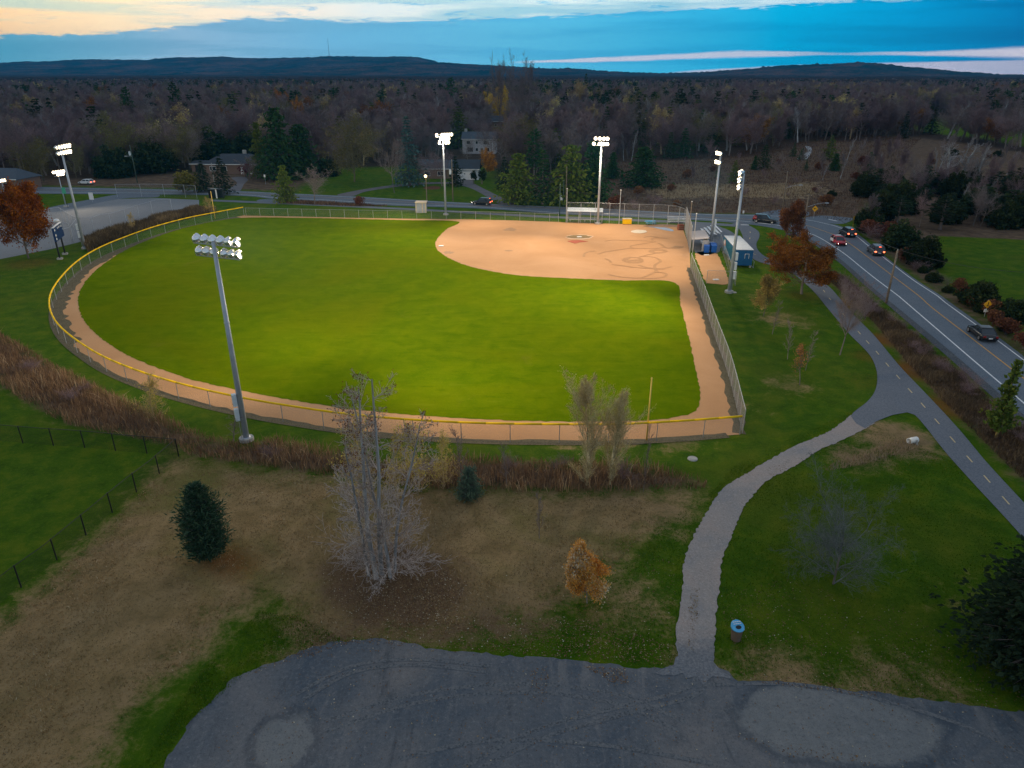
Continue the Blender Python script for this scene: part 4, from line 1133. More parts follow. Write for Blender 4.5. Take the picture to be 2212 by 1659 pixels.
# black fence, bottom left
Z4 = zz(0, 700, 700 / 2212); Zb = zz(0, 900, 700 / 2212)
fb1 = [Z4(*q) for q in ((1380, 1310), (1170, 1290), (975, 1275), (800, 1255), (558, 1235), (328, 1220), (95, 1200), (-140, 1180), (-400, 1160))]
fence('black_fence', fb1, 1.62, 'black chain-link fence running left beside the dry reed ditch', 'linkblack', 'black', 2.9, r=.045)
fb2 = [Z4(1380, 1310), Z4(1187, 1480), Z4(1003, 1625), Zb(815, 1155), Zb(605, 1335), Zb(378, 1530), Zb(120, 1720), Zb(-160, 1950)]
fence('black_fence', fb2, 1.62, 'black chain-link fence coming towards the camera down the lower left slope', 'linkblack', 'black', 2.75, r=.045, mid=False)
# bullpen by the container
fence('bullpen_fence', [G(1555, 530), G(1566, 565), G(1578, 600), G(1588, 617)], 2.0, 'chain-link bullpen fence beside the blue container', step=2.2)
fence('bullpen_fence', [G(1526, 612), G(1550, 613), G(1588, 615)], 2.0, 'low chain-link fence closing the near end of the bullpen', step=3.5)
for base, top, lab in (((465, 472.5), 413.5, 'thin yellow foul pole at the far left corner of the outfield fence'), ((1396.6, 951.5), 817.5, 'tall yellow foul pole on the near outfield fence')):
    b = G(*base); H = ZT(b.y, top)
    t = empty('foul_pole', b, 0, lab, 'foul pole', 'yellow foul poles')
    mb = MB(); mb.tube((0, 0, 0), (0, 0, H), .075, .06, 10); mb.build('pole', M['yellowpost'], t, True)
    mb = MB(); mb.tube((0, 0, H), (0, 0, H + .08), .085, .05, 10); mb.build('cap', M['yellowpost'], t)

# ================================================================== scoreboard
A, B = G(130, 560), G(141, 549.5)
d = (B - A); d.z = 0; un = d.normalized()
L0 = 5.6; c0 = (A + B) / 2; yaw = math.atan2(un.y, un.x)
t = empty('scoreboard', c0, yaw, 'dark blue scoreboard with white figures on two black posts', 'scoreboard')
half = d.length / 2
for s in (-1, 1):
    mb = MB(); mb.box((s * half, 0, 2.4), (.22, .22, 4.8)); mb.build('post', M['black'], t)
    mb = MB(); mb.box((s * half, 0, .12), (.8, .8, .3)); mb.build('footing', M['concrete'], t)
mb = MB(); mb.box((0, -.25, 4.25), (L0, .28, 2.25)); mb.build('panel', M['scoreblue'], t)
mb = MB(); mb.box((0, -.25, 5.41), (L0 + .06, .34, .07)); mb.build('top_edge', M['alu'], t)
def text(s, parent, loc, rot, size, m, name='lettering', ext=.004):
    cu = bpy.data.curves.new(name, 'FONT'); cu.body = s; cu.size = size; cu.extrude = ext; cu.align_x = 'CENTER'; cu.align_y = 'CENTER'
    ob = bpy.data.objects.new(name, cu)
    dg = bpy.data.objects.new('tmp', cu)
    me = bpy.data.meshes.new_from_object(ob)
    bpy.data.objects.remove(ob); bpy.data.objects.remove(dg)
    me.materials.clear(); me.materials.append(m)
    o = link(name, me, parent); o.location = loc; o.rotation_euler = rot
    return o
mb = MB()
for x, z, w, h in ((-2.3, 4.95, .5, .3), (-.4, 5.0, .35, .26), (.5, 5.0, .45, .28), (1.5, 4.95, .4, .26), (2.2, 4.9, .3, .36), (-2.3, 4.1, .5, .34), (-2.3, 3.5, .5, .34), (2.35, 4.3, .2, .16), (2.2, 5.2, .5, .1)):
    for k in range(3):
        mb.box((x + (k - 1) * w * .36, -.402, z + (.04 if k == 1 else 0)), (w * .28, .02, h))
mb.build('white_figures', M['white'], t)

# ================================================================== sheds, dugouts, bleachers
def rot_box(mb, c, s, yaw, mi=0, top=(1, 1)): mb.box(c, s, yaw, mi, top)

b = G(912, 463); b2 = G(923.6, 461.5)
t = empty('utility_shed', G(911, 458), 0, 'small grey shed with cream corners beside a floodlight pole', 'shed')
mb = MB(); mb.box((0, 0, 1.1), (2.2, 2.2, 2.2)); mb.build('wall', M['shedgrey'], t)
mb = MB(); mb.box((0, 0, 2.28), (2.6, 2.6, .16)); mb.build('roof', M['cream'], t)
mb = MB()
for x in (-1.08, .35, 1.08): mb.box((x, -1.11, 1.1), (.28, .06, 2.18))
mb.build('corner_board', M['cream'], t)
mb = MB(); mb.box((-.3, -1.12, .95), (.8, .05, 1.8)); mb.build('door', M['shedgrey'], t)

def dugout(loc, yaw, w, dp, h, label, walled=False):
    t = empty('dugout', loc, yaw, label, 'dugout')
    mb = MB()
    M4 = Matrix.Identity(4)
    mb.add([(-w / 2, -dp / 2, h), (w / 2, -dp / 2, h), (w / 2, dp / 2, h + .35), (-w / 2, dp / 2, h + .35), (-w / 2, -dp / 2, h + .08), (w / 2, -dp / 2, h + .08), (w / 2, dp / 2, h + .43), (-w / 2, dp / 2, h + .43)],
           [(3, 2, 1, 0), (4, 5, 6, 7), (0, 1, 5, 4), (1, 2, 6, 5), (2, 3, 7, 6), (3, 0, 4, 7)])
    mb.build('roof', M['roofgrey' if walled else 'controof'], t)
    n = max(3, int(w / 2.2) + 1)
    pm = MB(); pm.tube((0, 0, 0), (0, 0, h + .05), .05, .05, 7); me = pm.mesh('post', M['galv'])
    for k in range(n):
        for y in (-dp / 2 + .12, dp / 2 - .12):
            c = link('post', me, t); c.location = (-w / 2 + .1 + k * (w - .2) / (n - 1), y, 0)
    ribbon('mesh_panel', [Vector((-w / 2 + .1, -dp / 2 + .12)), Vector((w / 2 - .1, -dp / 2 + .12))], .05, 1.5 if not walled else 1.1, M['link'], t)
    mb = MB(); mb.box((0, dp / 2 - .5, .48), (w - .8, .32, .06))
    for x in (-w / 2 + .6, 0, w / 2 - .6): mb.box((x, dp / 2 - .5, .225), (.08, .25, .45))
    mb.build('bench', M['alu'], t)
    if walled:
        mb = MB(); mb.box((0, dp / 2 - .04, h / 2), (w, .08, h)); mb.build('back_wall', M['galv'], t)
        mb = MB(); mb.box((w / 2 - .03, dp * .3, h / 2), (.06, dp * .36, h)); mb.build('side_wall', M['galv'], t)
    return t

p0, p1 = G(1226, 483), G(1303, 485)
dugout((p0 + p1) / 2 + Vector((0, 1.6, 0)), math.atan2((p1 - p0).y, (p1 - p0).x), (p1 - p0).length, 2.6, 2.45, 'long open dugout with a thin white roof on the far side of the field')
q0, q1 = G(1526, 544), G(1503, 545.5)
far = G(1499, 510)
dv = Vector((G(1497, 517)[0] - G(1503, 546)[0], G(1497, 517)[1] - G(1503, 546)[1], 0))
dyaw = math.atan2(SIDEF[-1].y - SIDEF[-2].y, SIDEF[-1].x - SIDEF[-2].x)
cd = G(1512.5, 542) + Vector((.3, 3.3, 0))
dugout(cd, dyaw - math.pi, 7.0, 2.9, 1.95, 'walled dugout with a flat pinkish grey roof right of the backstop', True).rotation_euler.z = dyaw + math.pi

def bleachers(loc, yaw, w, rows, label):
    t = empty('bleachers', loc, yaw, label, 'bleachers', 'aluminium bleachers')
    for k in range(rows):
        mb = MB(); mb.box((0, k * .62, .45 + k * .22), (w, .28, .05)); mb.build('seat_plank', M['alu'], t)
        if k: 
            mb = MB(); mb.box((0, k * .62 - .30, .13 + k * .22), (w, .26, .045)); mb.build('foot_plank', M['alu'], t)
    mb = MB()
    for x in (-w / 2 + .3, 0, w / 2 - .3):
        mb.tube((x, -.1, .1), (x, (rows - 1) * .62 + .1, .1), .04, .04, 6)
        mb.tube((x, -.1, .38), (x, (rows - 1) * .62, .38 + (rows - 1) * .22), .035, .035, 6)
        for k in range(rows): mb.tube((x, k * .62, .1), (x, k * .62, .42 + k * .22), .03, .03, 6)
    mb.build('frame', M['galv'], t)
    return t

bleachers(G(1521, 507), R(-94), 7.5, 5, 'aluminium bleachers between the pinkish dugout roof and a floodlight pole')
bleachers(G(1466, 483), R(-5), 4.5, 4, 'small aluminium bleachers behind the backstop near the road')

# yellow box, picnic table, brown box
t = empty('storage_box', G(1354, 484.2), R(3), 'bright yellow storage box with a pale lid at the backstop', 'box')
mb = MB(); mb.box((0, 0, .62), (1.75, 1.0, 1.0)); mb.build('body', M['yellow'], t)
mb = MB(); mb.box((0, 0, 1.17), (1.85, 1.1, .1)); mb.build('lid', M['cream'], t)
mb = MB()
for x in (-.7, .7): mb.box((x, 0, .06), (.14, .9, .12))
mb.build('skid', M['brownbox'], t)
t = empty('picnic_table', G(1404.5, 485), R(4), 'pale blue picnic table behind the backstop fence', 'table')
mb = MB(); mb.box((0, 0, .75), (2.1, .8, .06)); mb.build('tabletop', M['lightblue'], t)
for y in (-.72, .72):
    mb = MB(); mb.box((0, y, .45), (2.1, .28, .05)); mb.build('bench', M['lightblue'], t)
for x in (-.75, .75):
    mb = MB(); mb.tube((x, -.75, 0), (x, -.2, .74), .035, .035, 6); mb.tube((x, .75, 0), (x, .2, .74), .035, .035, 6); mb.tube((x, -.75, .42), (x, .75, .42), .03, .03, 6)
    mb.build('leg', M['galv'], t)
t = empty('ball_crate', G(1470, 496.5), R(10), 'reddish brown crate at the foot of the backstop corner', 'crate')
mb = MB(); mb.box((0, 0, .55), (1.2, .8, 1.0)); mb.build('body', M['brownbox'], t)
mb = MB(); mb.box((0, 0, 1.08), (1.26, .86, .06)); mb.build('lid', M['brownbox'], t)
mb = MB()
for z in (.3, .7): mb.box((0, -.415, z), (1.2, .03, .1))
mb.build('batten', M['wood'], t)

# home plate cover, mound cover, bases
c = R8(1250, 633)
t = MB(); r_ = random.Random(2)
P = [R8(1250 + 142 * math.cos(a) * (1 + r_.uniform(-.05, .05)), 633 + 30 * math.sin(a) * (1 + r_.uniform(-.08, .08))) for a in [-2 * math.pi * i / 24 for i in range(24)]]
mbp = MB(); mbp.prism([p[:2] for p in reversed(P)], .03, .075); tag(mbp.build('plate_cover', M_plain('canvas_cover', (.68, .58, .44), .9, bump=.05)), 'round cream tarp laid over home plate', 'tarp')
mbp = MB(); P = [R8(q[0], q[1]) for q in ((0, 795), (110, 785), (335, 810), (230, 825), (95, 848), (-20, 815))]
P = [R7(*q) for q in ((1925, 1368), (1975, 1360), (2060, 1358), (2145, 1372), (2060, 1380), (2008, 1393))]
mbp.prism([p[:2] for p in reversed(P)], .03, .07); tag(mbp.build('mound_tarp', M_plain('red_tarp', (.42, .085, .035), .8, bump=.03)), 'red triangular tarp in front of the pitching mound', 'tarp')
for f, q, lab, cat, nm in ((R7, (2055, 1322), 'white slab on the worn pitching mound', 'pitching slab', 'pitching_slab'), (R7, (562, 1421), 'white base at the tip of the clay infield', 'base', 'base'), (R9, (1660, 1077), 'flat pale plate in the bullpen near the dugout', 'plate', 'bullpen_plate'), (R9, (1760, 1343), 'white plate at the near end of the bullpen', 'plate', 'bullpen_plate')):
    p = f(*q); mbp = MB(); mbp.box((p.x, p.y, .085), (.9, .5, .09), R(8), 0, (.92, .92)); tag(mbp.build(nm, M['white']), lab, cat)
p = G(1496, 991.5); mbp = MB(); mbp.tube((p.x, p.y, 0), (p.x, p.y, .07), .42, .40, 18); mbp.tube((p.x, p.y, .07), (p.x, p.y, .085), .3, .3, 16)
tag(mbp.build('manhole_cover', M['concrete']), 'round concrete manhole cover in the grass near the gravel path', 'manhole cover')
p = G(1586, 632); mbp = MB(); mbp.tube((p.x, p.y, 0), (p.x, p.y, .06), .35, .33, 16); mbp.tube((p.x, p.y, .06), (p.x, p.y, .075), .2, .2, 16)
tag(mbp.build('manhole_cover', M['concrete']), 'small concrete cover beside the floodlight pole by the container', 'manhole cover')

# container
a, b = G(1586.5, 578), G(1620.5, 577)
ux = (b - a).normalized(); wyaw = math.atan2(ux.y, ux.x)
bk = G(1564.5, 509, 2.95); a3 = Vector((a.x, a.y, 0))
ln = (Vector((bk.x, bk.y, 0)) - a3).length
dirb = (Vector((bk.x, bk.y, 0)) - a3).normalized()
wyaw = math.atan2(dirb.y, dirb.x) - math.pi / 2
ux = Vector((math.cos(wyaw), math.sin(wyaw), 0))
W_ = max(2.3, min(2.9, (b - a).length))
cc = a3 + ux * W_ / 2 + dirb * ln / 2
t = empty('shipping_container', cc, wyaw, 'blue shipping container with a pale roof beside the bullpen', 'container')
mb = MB(); mb.box((0, 0, 1.64), (W_, ln, 2.5)); mb.build('body', M['blue'], t)
mb = MB(); mb.box((0, 0, 2.93), (W_ + .06, ln + .06, .08)); mb.build('roof', M['controof'], t)
mb = MB()
for x in (-W_ / 2 + .15, W_ / 2 - .15):
    for y in (-ln / 2 + .3, 0, ln / 2 - .3): mb.box((x, y, .19), (.25, .4, .4))
mb.build('block', M['concrete'], t)
mb = MB()
for x in (-.02, .62): mb.box((x + .1, -ln / 2 - .03, 1.9), (.05, .05, .75))
mb.box((.42, -ln / 2 - .03, 2.27), (.70, .05, .05)); mb.build('white_bracket', M['white'], t)
mb = MB()
for k in range(int(ln / .28)): mb.box((-W_ / 2 - .015, -ln / 2 + .2 + k * .28, 1.6), (.04, .12, 2.2))
mb.build('corrugation', M_plain('teal_blue_paint', (0.02, 0.16, 0.24), .5, var=.2), t)
mb = MB()
for j, (mi, dy, dz, r) in enumerate(((0, .0, .15, .75), (1, .1, .35, .5), (2, -.3, -.55, .55))):
    n = 14
    vs = [(-W_ / 2 - .045 - j * .004, ln / 2 - 1.4 + dy + r * math.cos(2 * math.pi * i / n), 1.8 + dz + r * .8 * math.sin(2 * math.pi * i / n)) for i in range(n)]
    mb.add(vs, [tuple(range(n))], mi)
mb.build('painted_emblem', [M['salmon'], M['white'], M['lightblue']], t)
mb = MB()
for z in (.9, 1.0): mb.tube((W_ / 2 + .3, -ln / 2 - .1, z - .9), (W_ / 2 + .3, -ln / 2 + 1.6, z - .9 + .02), .03, .03, 6)
mb.tube((W_ / 2 + .3, -ln / 2 - .1, 0), (W_ / 2 + .3, -ln / 2 - .1, 1.1), .035, .035, 6); mb.tube((W_ / 2 + .3, -ln / 2 + 1.6, 0), (W_ / 2 + .3, -ln / 2 + 1.6, 1.1), .035, .035, 6)
mb.tube((W_ / 2 + .3, -ln / 2 - .1, 1.1), (W_ / 2 + .3, -ln / 2 + 1.6, 1.1), .035, .035, 6)
mb.build('hand_rail', M['galv'], t)

# wheeled bins
for i, (x, y, lab, sc) in enumerate(((1525.5, 545, 'blue wheeled bin against the dugout wall', 1.0), (1540.5, 544.5, 'blue wheeled bin nearest the bullpen fence', 1.0), (1539, 540.5, 'blue wheeled bin behind another, beside the floodlight pole', 1.0))):
    t = empty('wheeled_bin', G(x, y), R(-12 + 9 * i), lab, 'bin', 'blue bins by the dugout')
    mb = MB(); mb.box((0, 0, .62), (.85, .9, 1.15), 0, 0, (1.12, 1.12)); mb.build('body', M['binblue'] if i != 0 else M['binblue'], t)
    mb = MB(); mb.box((0, .02, 1.25), (1.02, 1.1, .1), 0, 0, (.9, .85)); mb.build('lid', M['binblue'], t)
    for sx_ in (-1, 1):
        mb = MB(); mb.tube((sx_ * .36, .38, .12), (sx_ * .44, .38, .12), .12, .12, 10); mb.build('wheel', M['tyre'], t)
# park litter bin
b = G(1589, 1381); H = ZT(b.y, 1349)
t = empty('litter_bin', b, R(10), 'brown park litter bin with a blue slanted top beside the gravel path', 'bin')
mb = MB(); mb.lathe([(.25, 0), (.27, .04), (.33, .82), (.33, .84)], 20, closed=True); mb.build('body', M['binbrown'], t, False)
mb = MB()
n = 24; V = []
for r, z, k in ((.345, .80, 0), (.37, .86, 0), (.37, .95, .12), (.30, 1.0, .15)):
    for i in range(n):
        a_ = 2 * math.pi * i / n; V.append((r * math.cos(a_), r * math.sin(a_), z + k * math.sin(a_) ))
F = [(q * n + i, q * n + (i + 1) % n, (q + 1) * n + (i + 1) % n, (q + 1) * n + i) for q in range(3) for i in range(n)] + [tuple(3 * n + i for i in range(n))]
mb.add(V, F); mb.build('hood', M['lightblue'], t)
mb = MB(); mb.add([(.17 * math.cos(2 * math.pi * i / 16), -.10 + .10 * math.sin(2 * math.pi * i / 16), 1.012 + .5 * (-.10 + .10 * math.sin(2 * math.pi * i / 16))) for i in range(16)], [tuple(range(16))]); mb.build('opening', M['black'], t)
mb = MB()
for y in (.17, .07):
    for x in (-.18, -.06, .06, .18): mb.box((x, y, 1.022 + .5 * y), (.10, .045, .012))
mb.build('white_wording', M['white'], t)
# culvert
b = G(1968, 957); t = empty('culvert_pipe', b, R(200), 'pale concrete culvert pipe end sticking out of the grass ditch', 'pipe')
Mx = Matrix.Rotation(R(90), 4, 'Y')
mb = MB(); mb.lathe([(.42, -.9), (.42, .5), (.34, .5), (.34, -.6)], 18, Matrix.Translation((0, 0, .38)) @ Mx); mb.build('pipe', M['white'], t, True)
mb = MB(); mb.lathe([(.34, -.3), (.01, -.3)], 18, Matrix.Translation((0, 0, .38)) @ Mx); mb.build('dark_mouth', M['black'], t)
mb = MB(); mb.box((-.4, 0, .3), (.25, 1.4, .6), 0, 0, (1, .7)); mb.build('headwall', M['concrete'], t)
t.scale = (.62, .62, .62)

# bus shelter
b = G(469, 428.5); t = empty('bus_shelter', b, R(8), 'small dark bus shelter by the road at the court corner', 'bus shelter')
mb = MB(); mb.box((0, 0, 2.35), (3.6, 1.7, .12)); mb.build('roof', M['cargrey'], t)
for x in (-1.7, 1.7):
    mb = MB(); mb.box((x, 0, 1.15), (.06, 1.5, 2.3)); mb.build('side_panel', M['cargrey'], t)
mb = MB(); mb.box((0, .75, 1.15), (3.4, .06, 2.2)); mb.build('back_panel', M['glass'], t)
mb = MB(); mb.box((.15, -.72, 1.2), (.3, .1, 2.2)); mb.build('front_post', M['white'], t)

# ================================================================== houses
def gable(mb, w, d, h, rise, over=.4, hip=0.0, th=.16):
    """gable or hip roof along x"""
    x, y = w / 2 + over, d / 2 + over
    rx = w / 2 + over - hip
    vs = [(-x, -y, h), (x, -y, h), (x, y, h), (-x, y, h), (-rx, 0, h + rise), (rx, 0, h + rise)]
    vs += [(a, b_, c - th) for a, b_, c in vs]
    mb.add(vs, [(0, 1, 5, 4), (1, 2, 5), (2, 3, 4, 5), (3, 0, 4), (6, 7, 1, 0), (7, 8, 2, 1), (8, 9, 3, 2), (9, 6, 0, 3), (7, 6, 10, 11), (8, 7, 11), (9, 8, 11, 10), (6, 9, 10)])

def house(name, loc, yaw, w, d, h, rise, label, wall, roofm, wins, doors=(), hip=0.0, chim=None, garage=None, trim='white'):
    t = empty(name, loc, yaw, label, 'house')
    mb = MB(); mb.box((0, 0, h / 2), (w, d, h))
    if not hip:
        for s in (-1, 1): mb.add([(s * w / 2, -d / 2, h), (s * w / 2, d / 2, h), (s * w / 2, 0, h + rise * .92)], [(0, 1, 2) if s > 0 else (1, 0, 2)])
    mb.build('wall', M[wall], t)
    mb = MB(); gable(mb, w, d, h + .1, rise, .45, hip)
    rf = mb.build('roof', M[roofm], t)
    mb = MB(); mb.box((0, -d / 2 - .46, h + .02), (w + .9, .06, .2)); mb.box((0, d / 2 + .46, h + .02), (w + .9, .06, .2)); mb.build('fascia', M[trim], t)
    if chim:
        mb = MB(); mb.box((chim[0], chim[1], h + rise + .3), (1.0, .8, 1.7)); mb.build('chimney', M['concrete'], rf)
    for x, z, ww, hh in wins:
        mb = MB(); mb.box((x, -d / 2 - .03, z), (ww + .2, .06, hh + .2)); f = mb.build('window', M[trim], t)
        mb = MB(); mb.box((x, -d / 2 - .05, z), (ww, .05, hh)); mb.build('pane', M['glass'], f)
    for x, ww, hh, m in doors:
        mb = MB(); mb.box((x, -d / 2 - .04, hh / 2), (ww, .09, hh)); mb.build('door', M[m], t)
    if garage:
        x, ww = garage
        mb = MB(); mb.box((x, -d / 2 - .04, 1.15), (ww, .09, 2.3))
        for k in range(3): mb.box((x, -d / 2 - .09, .6 + k * .55), (ww, .012, .03))
        mb.build('garage_door', M['white'], t)
    return t

p = G(504, 376)
house('bungalow', p + Vector((0, 5, 0)), R(-2), 17.5, 10, 2.9, 2.6, 'low brick bungalow with a dark hip roof and chimney among dark trees', 'brick', 'shingle', [(-6, 1.6, 1.8, 1.2), (-2.5, 1.6, 1.6, 1.2), (7.3, 1.6, .8, 1.2)], [(5.6, 1.8, 2.2, 'white'), (3.2, 1.0, 2.1, 'white')], 4.5, (2.5, .5))
p = G(1012, 389)
house('garage_house', p + Vector((0, 4, 0)), R(-3), 6.2, 7, 3.0, 2.3, 'white garage with a dark gable roof at the head of the curving driveway', 'siding', 'shingle', [], [], 0, None, (-.2, 4.6))
p = G(945, 388)
house('house', p + Vector((0, 6, 0)), R(-3), 11, 8, 2.8, 2.2, 'brown brick house half hidden behind the spruce, beside the white garage', 'brick', 'shingle2', [(-3, 1.5, 1.6, 1.2), (1, 1.5, 1.6, 1.2)], [(3.5, 1, 2.1, 'wood')])
p = G(1036, 333)
house('white_house', p + Vector((0, 5, 0)), R(-4), 12.8, 8, 5.4, 2.4, 'two-storey whitewashed house with a blue grey roof in the wood', 'stonewall', 'shingle2', [(-4, 4.2, 1.5, 1.1), (-.8, 4.2, .8, 1.0), (2.6, 4.2, 1.4, 1.1), (-3.4, 1.6, 2.2, 1.6), (-.8, 1.6, .9, 1.1), (3.4, 1.6, 1.4, 1.3)], [(1.2, 1.0, 2.1, 'wood')], 0, (-5.5, .3))
p = G(1050, 300)
house('house', p + Vector((2, 30, 0)), R(2), 11, 8, 6.2, 2.6, 'dark roofed house just showing behind the whitewashed one', 'brick', 'shingle', [(-2, 4.5, 1.2, 1.2), (2, 4.5, 1.2, 1.2)])
p = G(1040, 262)
house('house', p + Vector((0, 8, 0)), R(5), 13, 9, 6.5, 3, 'distant pale roofed house below the yellow willow', 'siding', 'controof', [(-3, 4.5, 1.4, 1.3), (3, 4.5, 1.4, 1.3)])
p = G(8, 412)
house('house', p + Vector((0, 4, 0)), R(-10), 11, 8, 3, 2.3, 'dark blue roofed house at the left edge behind the orange oak', 'brick', 'shingle2', [(-2, 1.5, 1.4, 1.1), (2, 1.5, 1.4, 1.1)], (), 3)
p = G(430, 372)
house('carport', p + Vector((0, 4, 0)), R(-2), 5, 6, 2.4, .7, 'small dark garage beside the bungalow behind the round bush', 'brick', 'shingle', [], [(0, 2.6, 2.0, 'black')], .5)

# ================================================================== poles, lamps, signs
UTG = 'wooden utility poles along the road'
TOPS = {}
def utility(key, base, top, label, mat='wood', can=None, arm=None, cross=False, lean=True, r=.15, topx=None, group=UTG):
    b = G(*base); H = ZT(b.y, top)
    t = empty('utility_pole', b, 0, label, 'utility pole', group)
    mb = MB(); mb.tube((0, 0, 0), (0, 0, H), r, r * .7, 8); mb.build('pole', M[mat], t, True)
    if can:
        mb = MB(); mb.tube((-.45, -.1, can * H - .55), (-.45, -.1, can * H + .55), .28, .28, 12); mb.box((-.2, -.05, can * H), (.3, .1, .1)); mb.build('transformer', M['boxgrey'], t)
    if arm:
        dx, dz, z = arm
        pts = [Vector((0, 0, z * H))]
        for i in range(1, 8):
            k = i / 7; pts.append(Vector((dx * k, -.4 * k, z * H + dz * math.sin(k * math.pi / 2))))
        mb = MB(); mb.path(pts, .045, 6); mb.build('lamp_arm', M['galv'], t)
        mb = MB(); e = pts[-1]; mb.box((e.x + (.35 if dx > 0 else -.35), e.y, e.z), (.8, .28, .14), 0, 0, (.8, .7)); mb.build('lamp_head', M['galv'], t)
    if cross:
        mb = MB(); mb.box((0, 0, H - .5), (2.2, .12, .12)); mb.build('crossarm', M[mat], t)
    mb = MB(); mb.tube((0, 0, H - .02), (0, 0, H + .2), .06, .05, 6); mb.build('insulator', M['concrete'], t)
    TOPS[key] = Vector((b.x, b.y, H + .15))
    return t
utility('a', (1914, 655), 541, 'lone timber utility pole in the dry ditch beside the curving road', r=.17)
utility('b', (1736, 490), 421, 'utility pole with a long lamp arm beside the rust brown oak', arm=(3.4, .9, .62), r=.16)
utility('c', (1688, 463), 372, 'utility pole with a lamp arm at the edge of the brown meadow', arm=(2.8, .8, .62), r=.16)
utility('d', (978.6, 434.7), 346, 'utility pole with a grey transformer in front of the garage house', can=.72)
utility('e', (1222, 446), 362, 'tall brown utility pole before the fir group', r=.13)
utility('f', (1216.6, 446), 391, 'leaning green utility pole with a small can before the firs', 'greenpole', can=.35, r=.13)
utility('g', (1208.6, 467), 399, 'thin green pole in front of the fir group near the sidewalk', 'greenpole', r=.11)
utility('h', (465, 406), 353, 'grey utility pole in front of the bungalow', 'concrete', r=.13)
utility('i', (297, 395), 315, 'utility pole with a transformer before the dark hedge on the left', 'greenpole', can=.8, arm=(-1.2, .1, .72))
utility('j', (600, 381), 333, 'green utility pole under the big pine', 'greenpole', r=.13)
E1 = G(2290, 770); E1 = Vector((E1.x, E1.y, 9.5))
wire([TOPS['c'], TOPS['b']], .6, 'overhead wire between the two lamp-arm poles')
wire([TOPS['b'], TOPS['a'], E1], 1.0, 'overhead wire swooping along the curving road on the right', .03)
wire([TOPS['e'], TOPS['d'], TOPS['j'], TOPS['h']], 1.0, 'overhead wire along the far side of the straight road')
wire([TOPS['h'], TOPS['i']], .8, 'overhead wire from the bungalow pole to the left')

b = G(922.6, 441); H = ZT(b.y, 380)
t = empty('lamp_post', b, 0, 'grey lamp post with a lit yellow lamp behind the shed', 'lamp post')
mb = MB(); mb.tube((0, 0, 0), (0, 0, H), .12, .10, 8); mb.build('post', M['wood'], t)
mb = MB(); mb.box((0, -.25, H + .2), (.5, .8, .3), 0, 0, (.6, .6)); h_ = mb.build('lamp_head', M['galv'], t)
mb = MB(); mb.lathe([(.02, -.3), (.26, -.18), (.32, .05), (.2, .22), (.02, .28)], 10, Matrix.Translation((0, -.55, H + .02))); mb.build('bulb', M['lampwarm'], h_)
b = G(157, 524); H = ZT(b.y, 484)
t = empty('court_lamp', b, 0, 'unlit white globe lamp on a bent post above the scoreboard', 'lamp post')
mb = MB(); mb.tube((0, 0, 0), (0, 0, H), .09, .07, 8); mb.path([(0, 0, H), (-.9, 0, H + .5), (-1.7, 0, H + .6)], .05, 6); mb.build('post', M['galv'], t)
mb = MB(); mb.lathe([(.05, -.3), (.45, -.18), (.55, .05), (.4, .3), (.05, .42)], 14, Matrix.Translation((-2.0, 0, H + .55))); mb.build('lamp_head', M['alu'], t, True)
b = G(172, 538); H = ZT(b.y, 463)

def sign(base, top, m, label, shape='diamond', s=.75, post='galv', extra=None, cat='sign', arrow=True, yaw=0.0, group=None):
    b = G(*base); H = ZT(b.y, top)
    t = empty('road_sign', b, yaw, label, cat, group)
    mb = MB(); mb.tube((0, 0, 0), (0, 0, H), .04, .04, 6); mb.build('post', M[post], t)
    n = {'diamond': 4, 'octagon': 8, 'rect': 4}[shape]
    mb = MB()
    if shape == 'rect': mb.box((0, -.06, H - s * .7), (s * .9, .03, s * 1.4))
    else:
        ph = 0 if shape == 'diamond' else R(22.5)
        vs = [(s * .7 * math.cos(ph + 2 * math.pi * i / n), y, H - s * .7 + s * .7 * math.sin(ph + 2 * math.pi * i / n)) for y in (-.08, -.05) for i in range(n)]
        mb.add(vs, [tuple(range(n)), tuple(range(2 * n - 1, n - 1, -1))] + [(i, n + i, n + (i + 1) % n, (i + 1) % n) for i in range(n)])
    pl = mb.build('plate', M[m], t)
    if shape == 'diamond':
        mb = MB(); zc = H - s * .7
        if arrow:
            mb.box((0, -.095, zc + .02), (s * .42, .02, s * .13)); mb.add([(-s * .36, -.1, zc + .02), (-s * .12, -.1, zc + s * .2), (-s * .12, -.1, zc - s * .16)], [(0, 2, 1)])
        else:
            mb.box((0, -.095, zc - .02), (s * .1, .02, s * .45)); mb.tube((0, -.09, zc + s * .28), (0, -.11, zc + s * .28), s * .08, s * .08, 8); mb.box((0, -.095, zc - s * .25), (s * .4, .02, s * .08))
        mb.build('symbol', M['black'], pl)
    if shape == 'octagon':
        text('STOP', pl, (0, -.092, H - s * .7), (R(90), 0, 0), s * .42, M['white'])
    if extra:
        mb = MB(); mb.box((0, -.06, H - s * 1.75), (s * .75, .03, s * .5)); mb.build('tab', M[extra], t)
    return t
sign((1757, 472), 444, 'signyellow', 'yellow diamond curve sign by the road past the brown oak', s=.95)
sign((2126, 684), 648, 'signyellow', 'yellow diamond warning sign with a white tab on the right roadside', s=.8, extra='white', arrow=False)
sign((1842, 490), 467, 'signyellow', 'narrow yellow marker post at the road corner by the hedge', 'rect', .35, 'yellowpost')
sign((1629, 484), 465, 'red', 'red stop sign where the path meets the road', 'octagon', .6)
sign((1605, 464), 455, 'white', 'small white sign on the far road verge by the meadow', 'rect', .4)
sign((200, 437), 416, 'white', 'white notice board on a post beside the court', 'rect', 1.2)
sign((147, 449), 405, 'signgreen', 'tall green and white sign beside the thin court floodlight', 'rect', 1.0, 'black')
